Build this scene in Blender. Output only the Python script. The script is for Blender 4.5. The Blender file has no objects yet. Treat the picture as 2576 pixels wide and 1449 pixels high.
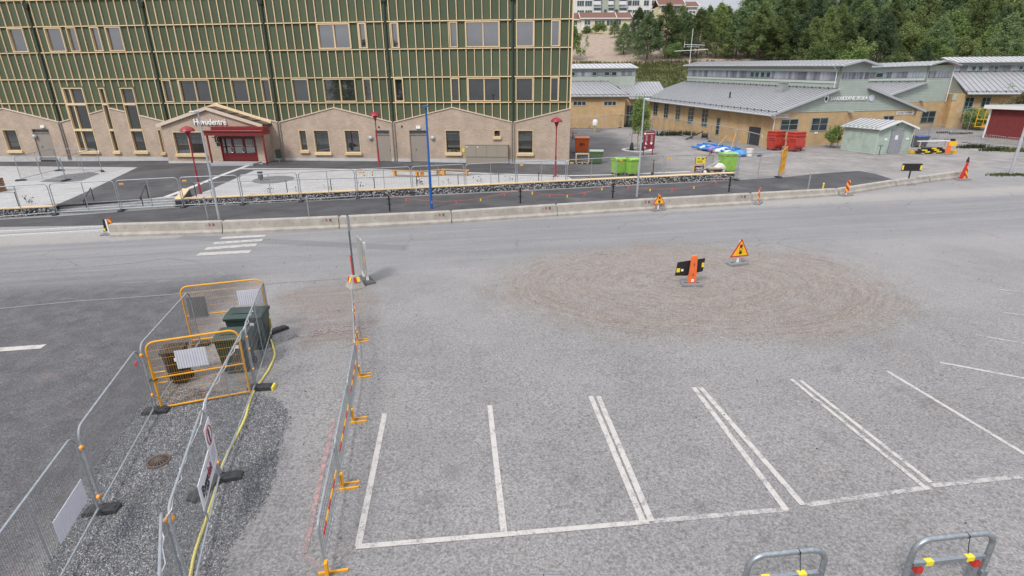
import bpy, bmesh, math, random
from mathutils import Vector, Matrix
random.seed(7)
SC = bpy.context.scene
COL = SC.collection
rad = math.radians
# ---------------------------------------------------------------- camera
FPX, PITCH, ROLL, CX, CY, CAMH = 1352.0, rad(20.75), rad(-0.31), 1288.0, 724.5, 7.67
_fw = Vector((0, math.cos(PITCH), -math.sin(PITCH))); _u0 = Vector((0, math.sin(PITCH), math.cos(PITCH))); _r0 = Vector((1, 0, 0))
_rt = _r0*math.cos(ROLL) + _u0*math.sin(ROLL); _up = -_r0*math.sin(ROLL) + _u0*math.cos(ROLL)
CAM = Vector((0, 0, CAMH))
cd = bpy.data.cameras.new('camera'); co = bpy.data.objects.new('camera', cd); COL.objects.link(co)
cd.sensor_width = 36; cd.lens = 36*FPX/2576; cd.clip_start = .1; cd.clip_end = 3000
M = Matrix((( _rt.x, _up.x, -_fw.x, 0), (_rt.y, _up.y, -_fw.y, 0), (_rt.z, _up.z, -_fw.z, CAMH), (0, 0, 0, 1)))
co.matrix_world = M
SC.camera = co
# ---------------------------------------------------------------- sky, sun, exposure
W = bpy.data.worlds.new('World'); SC.world = W; W.use_nodes = True
wn = W.node_tree.nodes; wl = W.node_tree.links
sky = wn.new('ShaderNodeTexSky'); sky.sky_type = 'NISHITA'; sky.sun_disc = False
SUN_EL, SUN_AZ = rad(48), rad(215)
sky.sun_elevation = SUN_EL; sky.sun_rotation = SUN_AZ
hsv = wn.new('ShaderNodeHueSaturation'); hsv.inputs['Saturation'].default_value = .45
wl.new(sky.outputs[0], hsv.inputs['Color'])
wtc = wn.new('ShaderNodeTexCoord'); wmp = wn.new('ShaderNodeMapping'); wmp.inputs['Scale'].default_value = (1, 1, 3.2)
wno = wn.new('ShaderNodeTexNoise'); wno.inputs['Scale'].default_value = 2.6; wno.inputs['Detail'].default_value = 7; wno.inputs['Roughness'].default_value = .6
wl.new(wtc.outputs['Generated'], wmp.inputs[0]); wl.new(wmp.outputs[0], wno.inputs['Vector'])
wcr = wn.new('ShaderNodeValToRGB'); wcr.color_ramp.elements[0].position = .34; wcr.color_ramp.elements[1].position = .68
wcr.color_ramp.elements[0].color = (4.9, 5.1, 5.8, 1); wcr.color_ramp.elements[1].color = (9.0, 9.1, 9.6, 1)
wl.new(wno.outputs['Fac'], wcr.inputs[0])
wmx = wn.new('ShaderNodeMixRGB'); wmx.inputs[0].default_value = .8
wl.new(hsv.outputs[0], wmx.inputs[1]); wl.new(wcr.outputs[0], wmx.inputs[2])
wsp = wn.new('ShaderNodeSeparateXYZ'); wl.new(wtc.outputs['Generated'], wsp.inputs[0])
wmr = wn.new('ShaderNodeMapRange'); wmr.inputs[1].default_value = 0; wmr.inputs[2].default_value = 1; wmr.inputs[3].default_value = .42; wmr.inputs[4].default_value = 1.75
wl.new(wsp.outputs[2], wmr.inputs[0]); wmu = wn.new('ShaderNodeMixRGB'); wmu.blend_type = 'MULTIPLY'; wmu.inputs[0].default_value = 1
wl.new(wmx.outputs[0], wmu.inputs[1]); wl.new(wmr.outputs[0], wmu.inputs[2])
wl.new(wmu.outputs[0], wn['Background'].inputs['Color']); wn['Background'].inputs['Strength'].default_value = .11
sl = bpy.data.lights.new('sun', 'SUN'); sl.energy = 1.8; sl.angle = rad(12); sl.color = (1, .96, .9)
so = bpy.data.objects.new('sun', sl); COL.objects.link(so)
# direction to the sun: behind the camera, to the left
sd = Vector((math.sin(SUN_AZ)*math.cos(SUN_EL), math.cos(SUN_AZ)*math.cos(SUN_EL), math.sin(SUN_EL)))
so.rotation_euler = sd.to_track_quat('Z', 'Y').to_euler(); so.location = sd*200
SC.view_settings.view_transform = 'Standard'; SC.view_settings.look = 'None'; SC.view_settings.gamma = 1
SC.view_settings.exposure = .44
# ---------------------------------------------------------------- photo pixel -> place
def ray(x, y): return _rt*((x-CX)/FPX) + _up*(-(y-CY)/FPX) + _fw
def G(x, y): return .014*x + .012*(y-8)
def gp(x, y, dz=0.0):
    d = ray(x, y); t = (CAMH-dz+.096)/(.014*d.x+.012*d.y-d.z); return CAM + d*t
def hit(x, y, p0, n):
    d = ray(x, y); t = (Vector(p0)-CAM).dot(n)/d.dot(n); return CAM + d*t
def at_dist(x, y, q):
    d = ray(x, y); t = math.hypot(q[0], q[1])/math.hypot(d.x, d.y); return CAM + d*t
def at_y(x, y, Y):
    d = ray(x, y); return CAM + d*(Y/d.y)
def raise_(x):
    if x < -25: return .5
    if x > 4: return .1
    return .5 + (x+25)/29*(-.4)
def PZ(x, y): return G(x, y) + raise_(x) + max(0, y-40)*.018*min(1, max(.0, (8-x)/20))
def pp(x, y, dz=0.0):
    z = .5
    for _ in range(12):
        d = ray(x, y); t = (z-CAMH)/d.z; p = CAM+d*t; z = PZ(p.x, p.y)+dz
    return p
# ---------------------------------------------------------------- materials
MATS = {}
def nmat(name):
    m = bpy.data.materials.new(name); m.use_nodes = True
    return m, m.node_tree.nodes, m.node_tree.links, m.node_tree.nodes['Principled BSDF']
def mat(name, col, rough=.6, metal=0.0, var=.12, scale=6.0, bump=0.0, bscale=None, spec=.5, ior=None, detail=5, dirt=None, coord='Object'):
    if name in MATS: return MATS[name]
    m, n, l, b = nmat(name)
    b.inputs['Roughness'].default_value = rough; b.inputs['Metallic'].default_value = metal
    b.inputs['Specular IOR Level'].default_value = spec
    if ior: b.inputs['IOR'].default_value = ior
    tc = n.new('ShaderNodeTexCoord'); no = n.new('ShaderNodeTexNoise')
    no.inputs['Scale'].default_value = scale; no.inputs['Detail'].default_value = detail; no.inputs['Roughness'].default_value = .62
    l.new(tc.outputs[coord], no.inputs['Vector'])
    cr = n.new('ShaderNodeValToRGB'); e = cr.color_ramp.elements
    e[0].position = .3; e[1].position = .72
    e[0].color = tuple(c*(1-var) for c in col)+(1,); e[1].color = tuple(min(1, c*(1+var)) for c in col)+(1,)
    l.new(no.outputs['Fac'], cr.inputs[0]); out = cr.outputs[0]
    if dirt:
        n2 = n.new('ShaderNodeTexNoise'); n2.inputs['Scale'].default_value = dirt[2]; n2.inputs['Detail'].default_value = 6
        l.new(tc.outputs[coord], n2.inputs['Vector'])
        mr = n.new('ShaderNodeMapRange'); mr.inputs[1].default_value = .5; mr.inputs[2].default_value = .75; mr.inputs[4].default_value = dirt[1]
        l.new(n2.outputs['Fac'], mr.inputs[0])
        mx = n.new('ShaderNodeMixRGB'); mx.inputs[2].default_value = tuple(dirt[0])+(1,)
        l.new(mr.outputs[0], mx.inputs[0]); l.new(out, mx.inputs[1]); out = mx.outputs[0]
    l.new(out, b.inputs['Base Color'])
    if bump:
        bn = n.new('ShaderNodeTexNoise'); bn.inputs['Scale'].default_value = bscale or scale*6; bn.inputs['Detail'].default_value = 3
        l.new(tc.outputs[coord], bn.inputs['Vector'])
        bp = n.new('ShaderNodeBump'); bp.inputs['Strength'].default_value = bump; bp.inputs['Distance'].default_value = .02
        l.new(bn.outputs['Fac'], bp.inputs['Height']); l.new(bp.outputs[0], b.inputs['Normal'])
    MATS[name] = m
    return m
def brickmat(name, c1, c2, mortar, bw=.25, bh=.075, ms=.012, rot=None):
    if name in MATS: return MATS[name]
    m, n, l, b = nmat(name); b.inputs['Roughness'].default_value = .85
    tc = n.new('ShaderNodeTexCoord'); sp = n.new('ShaderNodeSeparateXYZ'); ad = n.new('ShaderNodeMath'); cb = n.new('ShaderNodeCombineXYZ')
    l.new(tc.outputs['Object'], sp.inputs[0]); l.new(sp.outputs[0], ad.inputs[0]); l.new(sp.outputs[1], ad.inputs[1])
    l.new(ad.outputs[0], cb.inputs[0]); l.new(sp.outputs[2], cb.inputs[1])
    bt = n.new('ShaderNodeTexBrick'); bt.inputs['Scale'].default_value = 1; bt.inputs['Brick Width'].default_value = bw; bt.inputs['Row Height'].default_value = bh
    bt.inputs['Mortar Size'].default_value = ms; bt.inputs['Color1'].default_value = c1+(1,); bt.inputs['Color2'].default_value = c2+(1,); bt.inputs['Mortar'].default_value = mortar+(1,)
    l.new(cb.outputs[0], bt.inputs['Vector'])
    no = n.new('ShaderNodeTexNoise'); no.inputs['Scale'].default_value = .9; no.inputs['Detail'].default_value = 6
    l.new(tc.outputs['Object'], no.inputs['Vector'])
    mx = n.new('ShaderNodeMixRGB'); mx.blend_type = 'MULTIPLY'; mx.inputs[0].default_value = 1
    cr = n.new('ShaderNodeValToRGB'); cr.color_ramp.elements[0].position = .3; cr.color_ramp.elements[1].position = .7
    cr.color_ramp.elements[0].color = (.84, .83, .82, 1); cr.color_ramp.elements[1].color = (1.08, 1.07, 1.05, 1)
    l.new(no.outputs['Fac'], cr.inputs[0]); l.new(bt.outputs['Color'], mx.inputs[1]); l.new(cr.outputs[0], mx.inputs[2]); l.new(mx.outputs[0], b.inputs['Base Color'])
    bp = n.new('ShaderNodeBump'); bp.inputs['Strength'].default_value = .5; bp.inputs['Distance'].default_value = .01; bp.invert = True
    l.new(bt.outputs['Fac'], bp.inputs['Height']); l.new(bp.outputs[0], b.inputs['Normal'])
    MATS[name] = m
    return m
def glassmat(name, col=(.012, .014, .016), ior=2.3, rough=.02):
    if name in MATS: return MATS[name]
    m, n, l, b = nmat(name); b.inputs['Roughness'].default_value = rough; b.inputs['IOR'].default_value = ior
    tc = n.new('ShaderNodeTexCoord'); no = n.new('ShaderNodeTexNoise'); no.inputs['Scale'].default_value = .8; no.inputs['Detail'].default_value = 2
    l.new(tc.outputs['Object'], no.inputs['Vector'])
    cr = n.new('ShaderNodeValToRGB'); cr.color_ramp.elements[0].color = tuple(c*.5 for c in col)+(1,); cr.color_ramp.elements[1].color = tuple(c*1.7 for c in col)+(1,)
    l.new(no.outputs['Fac'], cr.inputs[0]); l.new(cr.outputs[0], b.inputs['Base Color'])
    bp = n.new('ShaderNodeBump'); bp.inputs['Strength'].default_value = .015; bp.inputs['Distance'].default_value = .05
    l.new(no.outputs['Fac'], bp.inputs['Height']); l.new(bp.outputs[0], b.inputs['Normal'])
    MATS[name] = m
    return m
def woodmat(name, col, var=.22, sx=.6, sz=12, rr=(.86, 1.08)):
    if name in MATS: return MATS[name]
    m, n, l, b = nmat(name); b.inputs['Roughness'].default_value = .7
    tc = n.new('ShaderNodeTexCoord'); mp = n.new('ShaderNodeMapping'); mp.inputs['Scale'].default_value = (sz, sz, sx)
    no = n.new('ShaderNodeTexNoise'); no.inputs['Scale'].default_value = 1.5; no.inputs['Detail'].default_value = 5
    l.new(tc.outputs['Object'], mp.inputs[0]); l.new(mp.outputs[0], no.inputs['Vector'])
    oi = n.new('ShaderNodeObjectInfo')
    cr = n.new('ShaderNodeValToRGB'); cr.color_ramp.elements[0].position = .3; cr.color_ramp.elements[1].position = .7
    cr.color_ramp.elements[0].color = tuple(c*(1-var) for c in col)+(1,); cr.color_ramp.elements[1].color = tuple(min(1, c*(1+var)) for c in col)+(1,)
    mx = n.new('ShaderNodeMixRGB'); mx.blend_type = 'MULTIPLY'; mx.inputs[0].default_value = 1
    mr = n.new('ShaderNodeMapRange'); mr.inputs[3].default_value = rr[0]; mr.inputs[4].default_value = rr[1]
    l.new(oi.outputs['Random'], mr.inputs[0]); l.new(no.outputs['Fac'], cr.inputs[0]); l.new(cr.outputs[0], mx.inputs[1]); l.new(mr.outputs[0], mx.inputs[2])
    l.new(mx.outputs[0], b.inputs['Base Color'])
    MATS[name] = m
    return m
# ---------------------------------------------------------------- mesh builder
class MB:
    def __init__(s): s.v = []; s.f = []; s.mi = []; s.cur = 0; s.mats = []
    def m(s, material):
        if material not in s.mats: s.mats.append(material)
        s.cur = s.mats.index(material); return s
    def add(s, vs, fs):
        o = len(s.v); s.v += [tuple(v) for v in vs]; s.f += [tuple(i+o for i in f) for f in fs]; s.mi += [s.cur]*len(fs); return s
    def box(s, c, d, rz=0.0, R=None, taper=1.0):
        x, y, z = d[0]/2, d[1]/2, d[2]/2
        vs = [Vector((-x, -y, -z)), Vector((x, -y, -z)), Vector((x, y, -z)), Vector((-x, y, -z)),
              Vector((-x*taper, -y*taper, z)), Vector((x*taper, -y*taper, z)), Vector((x*taper, y*taper, z)), Vector((-x*taper, y*taper, z))]
        if R is None: R = Matrix.Rotation(rz, 3, 'Z')
        vs = [R @ v + Vector(c) for v in vs]
        return s.add(vs, [(3, 2, 1, 0), (4, 5, 6, 7), (0, 1, 5, 4), (1, 2, 6, 5), (2, 3, 7, 6), (3, 0, 4, 7)])
    def bb(s, x0, x1, y0, y1, z0, z1): return s.box(((x0+x1)/2, (y0+y1)/2, (z0+z1)/2), (abs(x1-x0), abs(y1-y0), abs(z1-z0)))
    def beam(s, p0, p1, w, h, upv=(0, 0, 1)):
        p0, p1 = Vector(p0), Vector(p1); d = p1-p0; L = d.length; d.normalize()
        u = Vector(upv)
        if abs(d.dot(u)) > .99: u = Vector((0, 1, 0))
        x = d.cross(u).normalized(); y = x.cross(d)
        return s.box((p0+p1)/2, (w, L, h), R=Matrix((x, d, y)).transposed())
    def tube(s, pts, r, n=8, closed=False, caps=True):
        pts = [Vector(p) for p in pts]; N = len(pts); rs = r if isinstance(r, (list, tuple)) else [r]*N
        vs = []; fs = []; px = None
        for i, p in enumerate(pts):
            if closed: t = pts[(i+1) % N]-pts[i-1]
            else: t = pts[min(i+1, N-1)]-pts[max(i-1, 0)]
            t.normalize()
            if px is None:
                a = Vector((0, 0, 1)) if abs(t.z) < .9 else Vector((1, 0, 0)); px = t.cross(a).normalized()
            else:
                px = (px - t*px.dot(t)).normalized()
            py = t.cross(px)
            for k in range(n):
                a = 2*math.pi*k/n; vs.append(p + (px*math.cos(a)+py*math.sin(a))*rs[i])
        for i in range(N if closed else N-1):
            j = (i+1) % N
            for k in range(n): fs.append((i*n+k, i*n+(k+1) % n, j*n+(k+1) % n, j*n+k))
        if caps and not closed: fs.append(tuple(range(n))[::-1]); fs.append(tuple(range((N-1)*n, N*n)))
        return s.add(vs, fs)
    def lathe(s, prof, c=(0, 0, 0), n=16):
        vs = []; fs = []; N = len(prof)
        for r, z in prof:
            for k in range(n):
                a = 2*math.pi*k/n; vs.append((c[0]+r*math.cos(a), c[1]+r*math.sin(a), c[2]+z))
        for i in range(N-1):
            for k in range(n): fs.append((i*n+k, i*n+(k+1) % n, (i+1)*n+(k+1) % n, (i+1)*n+k))
        fs.append(tuple(range(n))[::-1]); fs.append(tuple(range((N-1)*n, N*n)))
        return s.add(vs, fs)
    def prism(s, poly, d):
        """poly: list of 3D points, extruded by vector d"""
        n = len(poly); d = Vector(d); P0 = [Vector(p) for p in poly]
        return s.add(P0+[p+d for p in P0], [tuple(range(n))[::-1], tuple(range(n, 2*n))]+[(i, (i+1) % n, n+(i+1) % n, n+i) for i in range(n)])
    def quad(s, *p): return s.add(p, [tuple(range(len(p)))])
    def mesh(s, name, material=None, smooth=False, bevel=0.0):
        me = bpy.data.meshes.new(name); me.from_pydata(s.v, [], s.f)
        bm = bmesh.new(); bm.from_mesh(me); bmesh.ops.recalc_face_normals(bm, faces=bm.faces); bm.to_mesh(me); bm.free()
        if s.mats:
            for mt in s.mats: me.materials.append(mt)
            me.polygons.foreach_set('material_index', s.mi)
        elif material: me.materials.append(material)
        if smooth:
            me.polygons.foreach_set('use_smooth', [True]*len(me.polygons))
            me.set_sharp_from_angle(angle=rad(40))
        return me
    def build(s, name, material=None, parent=None, smooth=False, bevel=0.0):
        o = bpy.data.objects.new(name, s.mesh(name, material, smooth)); COL.objects.link(o)
        if parent: o.parent = parent
        if bevel:
            b = o.modifiers.new('bevel', 'BEVEL'); b.width = bevel; b.segments = 2; b.limit_method = 'ANGLE'
        return o
def inst(name, me, parent=None, loc=(0, 0, 0), rz=0.0, rot=None, sc=None):
    o = bpy.data.objects.new(name, me); COL.objects.link(o); o.parent = parent; o.location = loc
    o.rotation_euler = rot if rot else (0, 0, rz)
    if sc: o.scale = sc
    return o
def tag(o, label, cat, group=None):
    o['label'] = label; o['category'] = cat
    if group: o['group'] = group
    return o
def thing(name, label, cat, loc=(0, 0, 0), rz=0.0, group=None):
    o = bpy.data.objects.new(name, None); COL.objects.link(o); o.location = loc; o.rotation_euler = (0, 0, rz); o.empty_display_size = .2
    return tag(o, label, cat, group)
def struct(name, mb, material=None, parent=None, **k):
    o = mb.build(name, material, parent, **k)
    if not parent: o['kind'] = 'structure'
    return o
def stuff(o): o['kind'] = 'stuff'; return o
def copy_tree(o, parent=None, **props):
    c = o.copy(); COL.objects.link(c); c.parent = parent
    for k, v in props.items(): c[k] = v
    for ch in [x for x in bpy.data.objects if x.parent == o]: copy_tree(ch, c)
    return c
ORD = ['first', 'second', 'third', 'fourth', 'fifth', 'sixth', 'seventh', 'eighth', 'ninth', 'tenth', 'eleventh', 'twelfth', 'thirteenth', 'fourteenth', 'fifteenth', 'sixteenth', 'seventeenth', 'eighteenth', 'nineteenth', 'twentieth']
ORD += ['twenty-'+o for o in ORD[:9]]+['thirtieth']+['thirty-'+o for o in ORD[:9]]
def text(body, size, material, parent, loc, R=None, name='lettering', ext=.01, bold=False, align='CENTER', sx=1.0, shear=0.0):
    """lettering standing in the xz plane of its parent, readable from -y"""
    cu = bpy.data.curves.new('lettering', 'FONT'); cu.body = body; cu.size = size; cu.extrude = ext; cu.align_x = align; cu.align_y = 'CENTER'; cu.shear = shear
    cu.resolution_u = 3
    if bold: cu.offset = size*.012
    to = bpy.data.objects.new('tmp_text', cu); COL.objects.link(to)
    me = bpy.data.meshes.new_from_object(to.evaluated_get(bpy.context.evaluated_depsgraph_get()))
    bpy.data.objects.remove(to)
    me.materials.clear(); me.materials.append(material)
    o = bpy.data.objects.new(name, me); COL.objects.link(o); o.parent = parent; o.location = loc
    o.rotation_euler = R if R else (math.pi/2, 0, 0); o.scale = (sx, 1, 1)
    return o
# ================================================================ GROUND
def raise_(x):
    if x < -25: return .5
    if x > 16: return .012
    if x > 4: return .1 - (x-4)/12*.088
    return .5 + (x+25)/29*(-.4)
class NG:
    """tiny node helper"""
    def __init__(s, nt): s.n = nt.nodes; s.l = nt.links
    def _in(s, sock, v):
        if hasattr(v, 'is_linked') or isinstance(v, bpy.types.NodeSocket): s.l.new(v, sock)
        else: sock.default_value = v
    def math(s, op, a, b=0.0, c=None, clamp=False):
        k = s.n.new('ShaderNodeMath'); k.operation = op; k.use_clamp = clamp; s._in(k.inputs[0], a); s._in(k.inputs[1], b)
        if c is not None: s._in(k.inputs[2], c)
        return k.outputs[0]
    def noise(s, vec, scale, detail=4, rough=.6, col=False):
        k = s.n.new('ShaderNodeTexNoise'); k.inputs['Scale'].default_value = scale; k.inputs['Detail'].default_value = detail; k.inputs['Roughness'].default_value = rough
        s.l.new(vec, k.inputs['Vector']); return k.outputs['Color' if col else 'Fac']
    def vor(s, vec, scale, feat='F1'):
        k = s.n.new('ShaderNodeTexVoronoi'); k.inputs['Scale'].default_value = scale; k.feature = feat; s.l.new(vec, k.inputs['Vector']); return k.outputs['Distance']
    def rng(s, v, a, b, c=0.0, d=1.0, smooth=True):
        k = s.n.new('ShaderNodeMapRange'); k.clamp = True
        if smooth: k.interpolation_type = 'SMOOTHSTEP'
        s._in(k.inputs[0], v)
        for i, x in zip((1, 2, 3, 4), (a, b, c, d)): k.inputs[i].default_value = x
        return k.outputs[0]
    def mix(s, f, a, b, mode='MIX'):
        k = s.n.new('ShaderNodeMixRGB'); k.blend_type = mode; s._in(k.inputs[0], f)
        for i, x in ((1, a), (2, b)):
            if isinstance(x, tuple): k.inputs[i].default_value = x+(1,) if len(x) == 3 else x
            else: s.l.new(x, k.inputs[i])
        return k.outputs[0]
    def comb(s, x, y, z=0.0):
        k = s.n.new('ShaderNodeCombineXYZ'); s._in(k.inputs[0], x); s._in(k.inputs[1], y); s._in(k.inputs[2], z); return k.outputs[0]
    def pos(s):
        k = s.n.new('ShaderNodeNewGeometry'); q = s.n.new('ShaderNodeSeparateXYZ'); s.l.new(k.outputs['Position'], q.inputs[0])
        return k.outputs['Position'], q.outputs[0], q.outputs[1], q.outputs[2]
    def bump(s, h, strength, dist, bsdf):
        k = s.n.new('ShaderNodeBump'); k.inputs['Strength'].default_value = strength; k.inputs['Distance'].default_value = dist
        s.l.new(h, k.inputs['Height']); s.l.new(k.outputs[0], bsdf.inputs['Normal'])
def ell(g, X, Y, cx, cy, a, b, nz, amp):
    dx = g.math('DIVIDE', g.math('SUBTRACT', X, cx), a); dy = g.math('DIVIDE', g.math('SUBTRACT', Y, cy), b)
    r = g.math('SQRT', g.math('ADD', g.math('MULTIPLY', dx, dx), g.math('MULTIPLY', dy, dy)))
    return g.math('ADD', r, g.math('MULTIPLY', g.math('SUBTRACT', nz, .5), amp)), dx, dy
def ground_material():
    m, n, l, b = nmat('worn_asphalt'); g = NG(m.node_tree); P, X, Y, Z = g.pos()
    b.inputs['Roughness'].default_value = .82; b.inputs['Specular IOR Level'].default_value = .3
    big = g.noise(P, .22, 6, .62); mid = g.noise(P, 1.6, 6, .65); fine = g.noise(P, 26, 3, .7); grain = g.noise(P, 90, 2, .6)
    base = g.mix(g.rng(big, .35, .65), (.225, .218, .214), (.275, .265, .259))
    base = g.mix(g.rng(mid, .32, .7, 0, .38), base, (.30, .293, .288))
    # older dark roadway on the left, and the through road
    lm = g.math('ADD', X, g.math('MULTIPLY', g.math('SUBTRACT', big, .5), 3.0))
    lm = g.math('ADD', lm, g.math('MULTIPLY', g.math('SUBTRACT', Y, 8.0), .22))
    left = g.math('MULTIPLY', g.rng(lm, -7.4, -9.2), g.rng(Y, 25.5, 21.5))
    base = g.mix(g.math('MULTIPLY', left, .95), base, g.mix(g.rng(mid, .3, .7), (.080, .078, .082), (.125, .122, .126)))
    # long streaks along the road, left behind by tyres
    sv = g.comb(g.math('MULTIPLY', g.math('ADD', X, g.math('MULTIPLY', Y, .16)), .05), g.math('SUBTRACT', Y, g.math('MULTIPLY', X, .13)), 0.0)
    st = g.noise(sv, 1.1, 6, .7); st2 = g.noise(sv, 4.5, 4, .7)
    yr = g.math('SUBTRACT', Y, g.math('MULTIPLY', X, .13))
    roadm = g.math('MULTIPLY', g.rng(yr, 22.0, 24.5), g.rng(yr, 32.5, 30.8))
    base = g.mix(g.math('MULTIPLY', roadm, .75), base, g.mix(g.rng(st, .3, .7), (.178, .178, .184), (.255, .252, .254)))
    base = g.mix(g.math('MULTIPLY', g.math('MULTIPLY', g.rng(yr, 20.0, 23.0), g.rng(yr, 33, 30)), g.rng(st2, .58, .74, 0, .5)), base, (.36, .345, .33))
    # sandy verge just in front of the barriers
    vg = g.math('MULTIPLY', g.rng(g.math('ADD', yr, g.math('MULTIPLY', mid, 1.2)), 30.9, 31.7), g.rng(yr, 33.5, 32.2))
    base = g.mix(g.math('MULTIPLY', vg, g.rng(fine, .3, .7, .35, .95)), base, (.36, .335, .31))
    # swept sand patch in the middle
    r1, dx, dy = ell(g, X, Y, 7.3, 20.2, 8.6, 5.6, big, .55)
    ang = g.math('ARCTAN2', dy, dx)
    r0 = g.math('ADD', g.math('SQRT', g.math('ADD', g.math('MULTIPLY', dx, dx), g.math('MULTIPLY', dy, dy))), g.math('MULTIPLY', g.math('SUBTRACT', g.noise(P, .12, 2), .5), .22))
    swirl = g.noise(g.comb(g.math('MULTIPLY', r0, 10.0), g.math('MULTIPLY', ang, .7), 0.0), 1.4, 6, .75)
    swf = g.noise(g.comb(g.math('MULTIPLY', r0, 40.0), g.math('MULTIPLY', ang, 1.6), 0.0), 1.4, 3, .7)
    rag = g.math('ADD', r1, g.math('MULTIPLY', g.math('SUBTRACT', g.noise(P, 1.1, 6, .75), .5), .55))
    sand = g.math('MULTIPLY', g.rng(rag, 1.08, .76), g.rng(swirl, .28, .66, .62, 1.0))
    iso = g.noise(P, 7.0, 5, .75); swm = g.math('ADD', g.math('MULTIPLY', swf, .45), g.math('MULTIPLY', iso, .55))
    sandc = g.mix(g.rng(swm, .40, .62), (.190, .156, .130), (.305, .262, .226))
    sandc = g.mix(g.rng(mid, .45, .7, 0, .6), sandc, (.285, .268, .255))
    # tyre ruts curving round the edge of the patch
    wob = r0
    rut = g.noise(g.comb(g.math('MULTIPLY', wob, 30.0), g.math('MULTIPLY', ang, .5), 3.0), 1.3, 4, .7)
    rutm = g.math('MULTIPLY', g.math('MULTIPLY', g.rng(r1, .5, .85), g.rng(r1, 1.2, 1.0)), g.math('MULTIPLY', g.rng(g.noise(P, .28, 4, .6), .38, .52), g.rng(iso, .3, .6, .3, 1.0)))
    sandc = g.mix(g.math('MULTIPLY', rutm, g.rng(rut, .52, .62, 0, .6)), sandc, (.15, .122, .102))
    sandc = g.mix(g.math('MULTIPLY', rutm, g.rng(rut, .46, .36, 0, .4)), sandc, (.36, .315, .275))
    base = g.mix(g.math('MULTIPLY', sand, .92), base, sandc)
    for cx, cy, a, bb in ((-7.2, 19.0, 2.6, 2.0), (-6.0, 16.6, 1.7, 1.9)):
        r2, _, _ = ell(g, X, Y, cx, cy, a, bb, g.noise(P, .9, 5), 1.3)
        base = g.mix(g.math('MULTIPLY', g.rng(r2, 1.05, .45), g.rng(st2, .35, .62, .3, .95)), base, (.215, .178, .155))
    # reddish dust stains
    base = g.mix(g.rng(g.noise(P, .5, 5, .7), .58, .74, 0, .35), base, (.31, .245, .23))
    # gravelly school yard on the right
    yd = g.math('MULTIPLY', g.rng(g.math('ADD', X, g.math('MULTIPLY', mid, 3)), 16.5, 19.0), g.rng(g.math('SUBTRACT', Y, g.math('MULTIPLY', X, .14)), 38.4, 39.6))
    yc = g.mix(g.rng(g.noise(P, .55, 6, .7), .34, .66), (.205, .195, .187), (.315, .29, .275))
    base = g.mix(yd, base, yc)
    # hairline cracks, oil drips and mended trenches
    cv = g.n.new('ShaderNodeTexVoronoi'); cv.feature = 'DISTANCE_TO_EDGE'; cv.inputs['Scale'].default_value = .28
    wp = g.n.new('ShaderNodeMixRGB'); wp.blend_type = 'ADD'; wp.inputs[0].default_value = 1.2; l.new(P, wp.inputs[1]); l.new(g.noise(P, .8, 4, .6, col=True), wp.inputs[2]); l.new(wp.outputs[0], cv.inputs['Vector'])
    crk = g.math('MULTIPLY', g.rng(cv.outputs['Distance'], .009, .003), g.rng(g.noise(P, .3, 3), .50, .60))
    base = g.mix(g.math('MULTIPLY', crk, g.rng(Y, 24.0, 20.0, .45, .14)), base, (.075, .07, .068))
    for cx, cy, a, bb, k in ((-1.3, 9.3, .34, .28, .55), (1.3, 9.0, .26, .4, .5), (4.0, 9.8, .45, .3, .45), (7.2, 10.2, .3, .5, .55), (3.6, 8.2, .2, .22, .6), (-1.6, 8.5, .5, .35, .4), (10.4, 11.5, .5, .3, .45), (9.0, 13.2, .3, .2, .5), (2.0, 12.6, .16, .12, .6), (-3.2, 24.8, .9, .2, .4), (12.5, 27.5, 1.2, .22, .4)):
        ro_, _, _ = ell(g, X, Y, cx, cy, a, bb, g.noise(P, 3.0, 4), .9); base = g.mix(g.rng(ro_, 1.05, .35, 0, k*.45), base, (.085, .08, .078))
    tr1 = g.math('MULTIPLY', g.rng(g.math('ABSOLUTE', g.math('SUBTRACT', g.math('ADD', Y, g.math('MULTIPLY', X, .22)), 24.4)), .46, .44), g.math('MULTIPLY', g.rng(X, -18.2, -18.0), g.rng(X, -5.0, -5.3)))
    base = g.mix(g.math('MULTIPLY', tr1, .4), base, (.12, .118, .12))
    # stone speckle of the worn surface
    sp = g.vor(P, 15.0); sp2 = g.noise(P, 12.0, 4, .8)
    dark = g.math('MULTIPLY', g.rng(sp2, .49, .60), g.rng(sp, .75, .3))
    near = g.rng(Y, 22.0, 11.0, .35, 1.0)
    base = g.mix(g.math('MULTIPLY', g.math('MULTIPLY', dark, .72), near), base, (.075, .070, .068))
    gs = g.noise(P, 24.0, 3, .55); gm = g.rng(gs, .34, .64, .58, 1.22, smooth=False)
    gmc = g.comb(gm, gm, gm); base = g.mix(g.rng(Y, 26.0, 14.0, .35, 1.0), base, g.mix(1.0, base, gmc, 'MULTIPLY'))
    lt = g.rng(fine, .55, .75, 0, .45); base = g.mix(lt, base, (.42, .41, .40))
    base = g.mix(g.rng(grain, .42, .3, 0, .42), base, (.08, .08, .082))
    l.new(base, b.inputs['Base Color'])
    g.bump(g.math('ADD', g.math('MULTIPLY', grain, .5), g.math('MULTIPLY', sp2, 1.0)), .55, .02, b)
    return m
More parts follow.
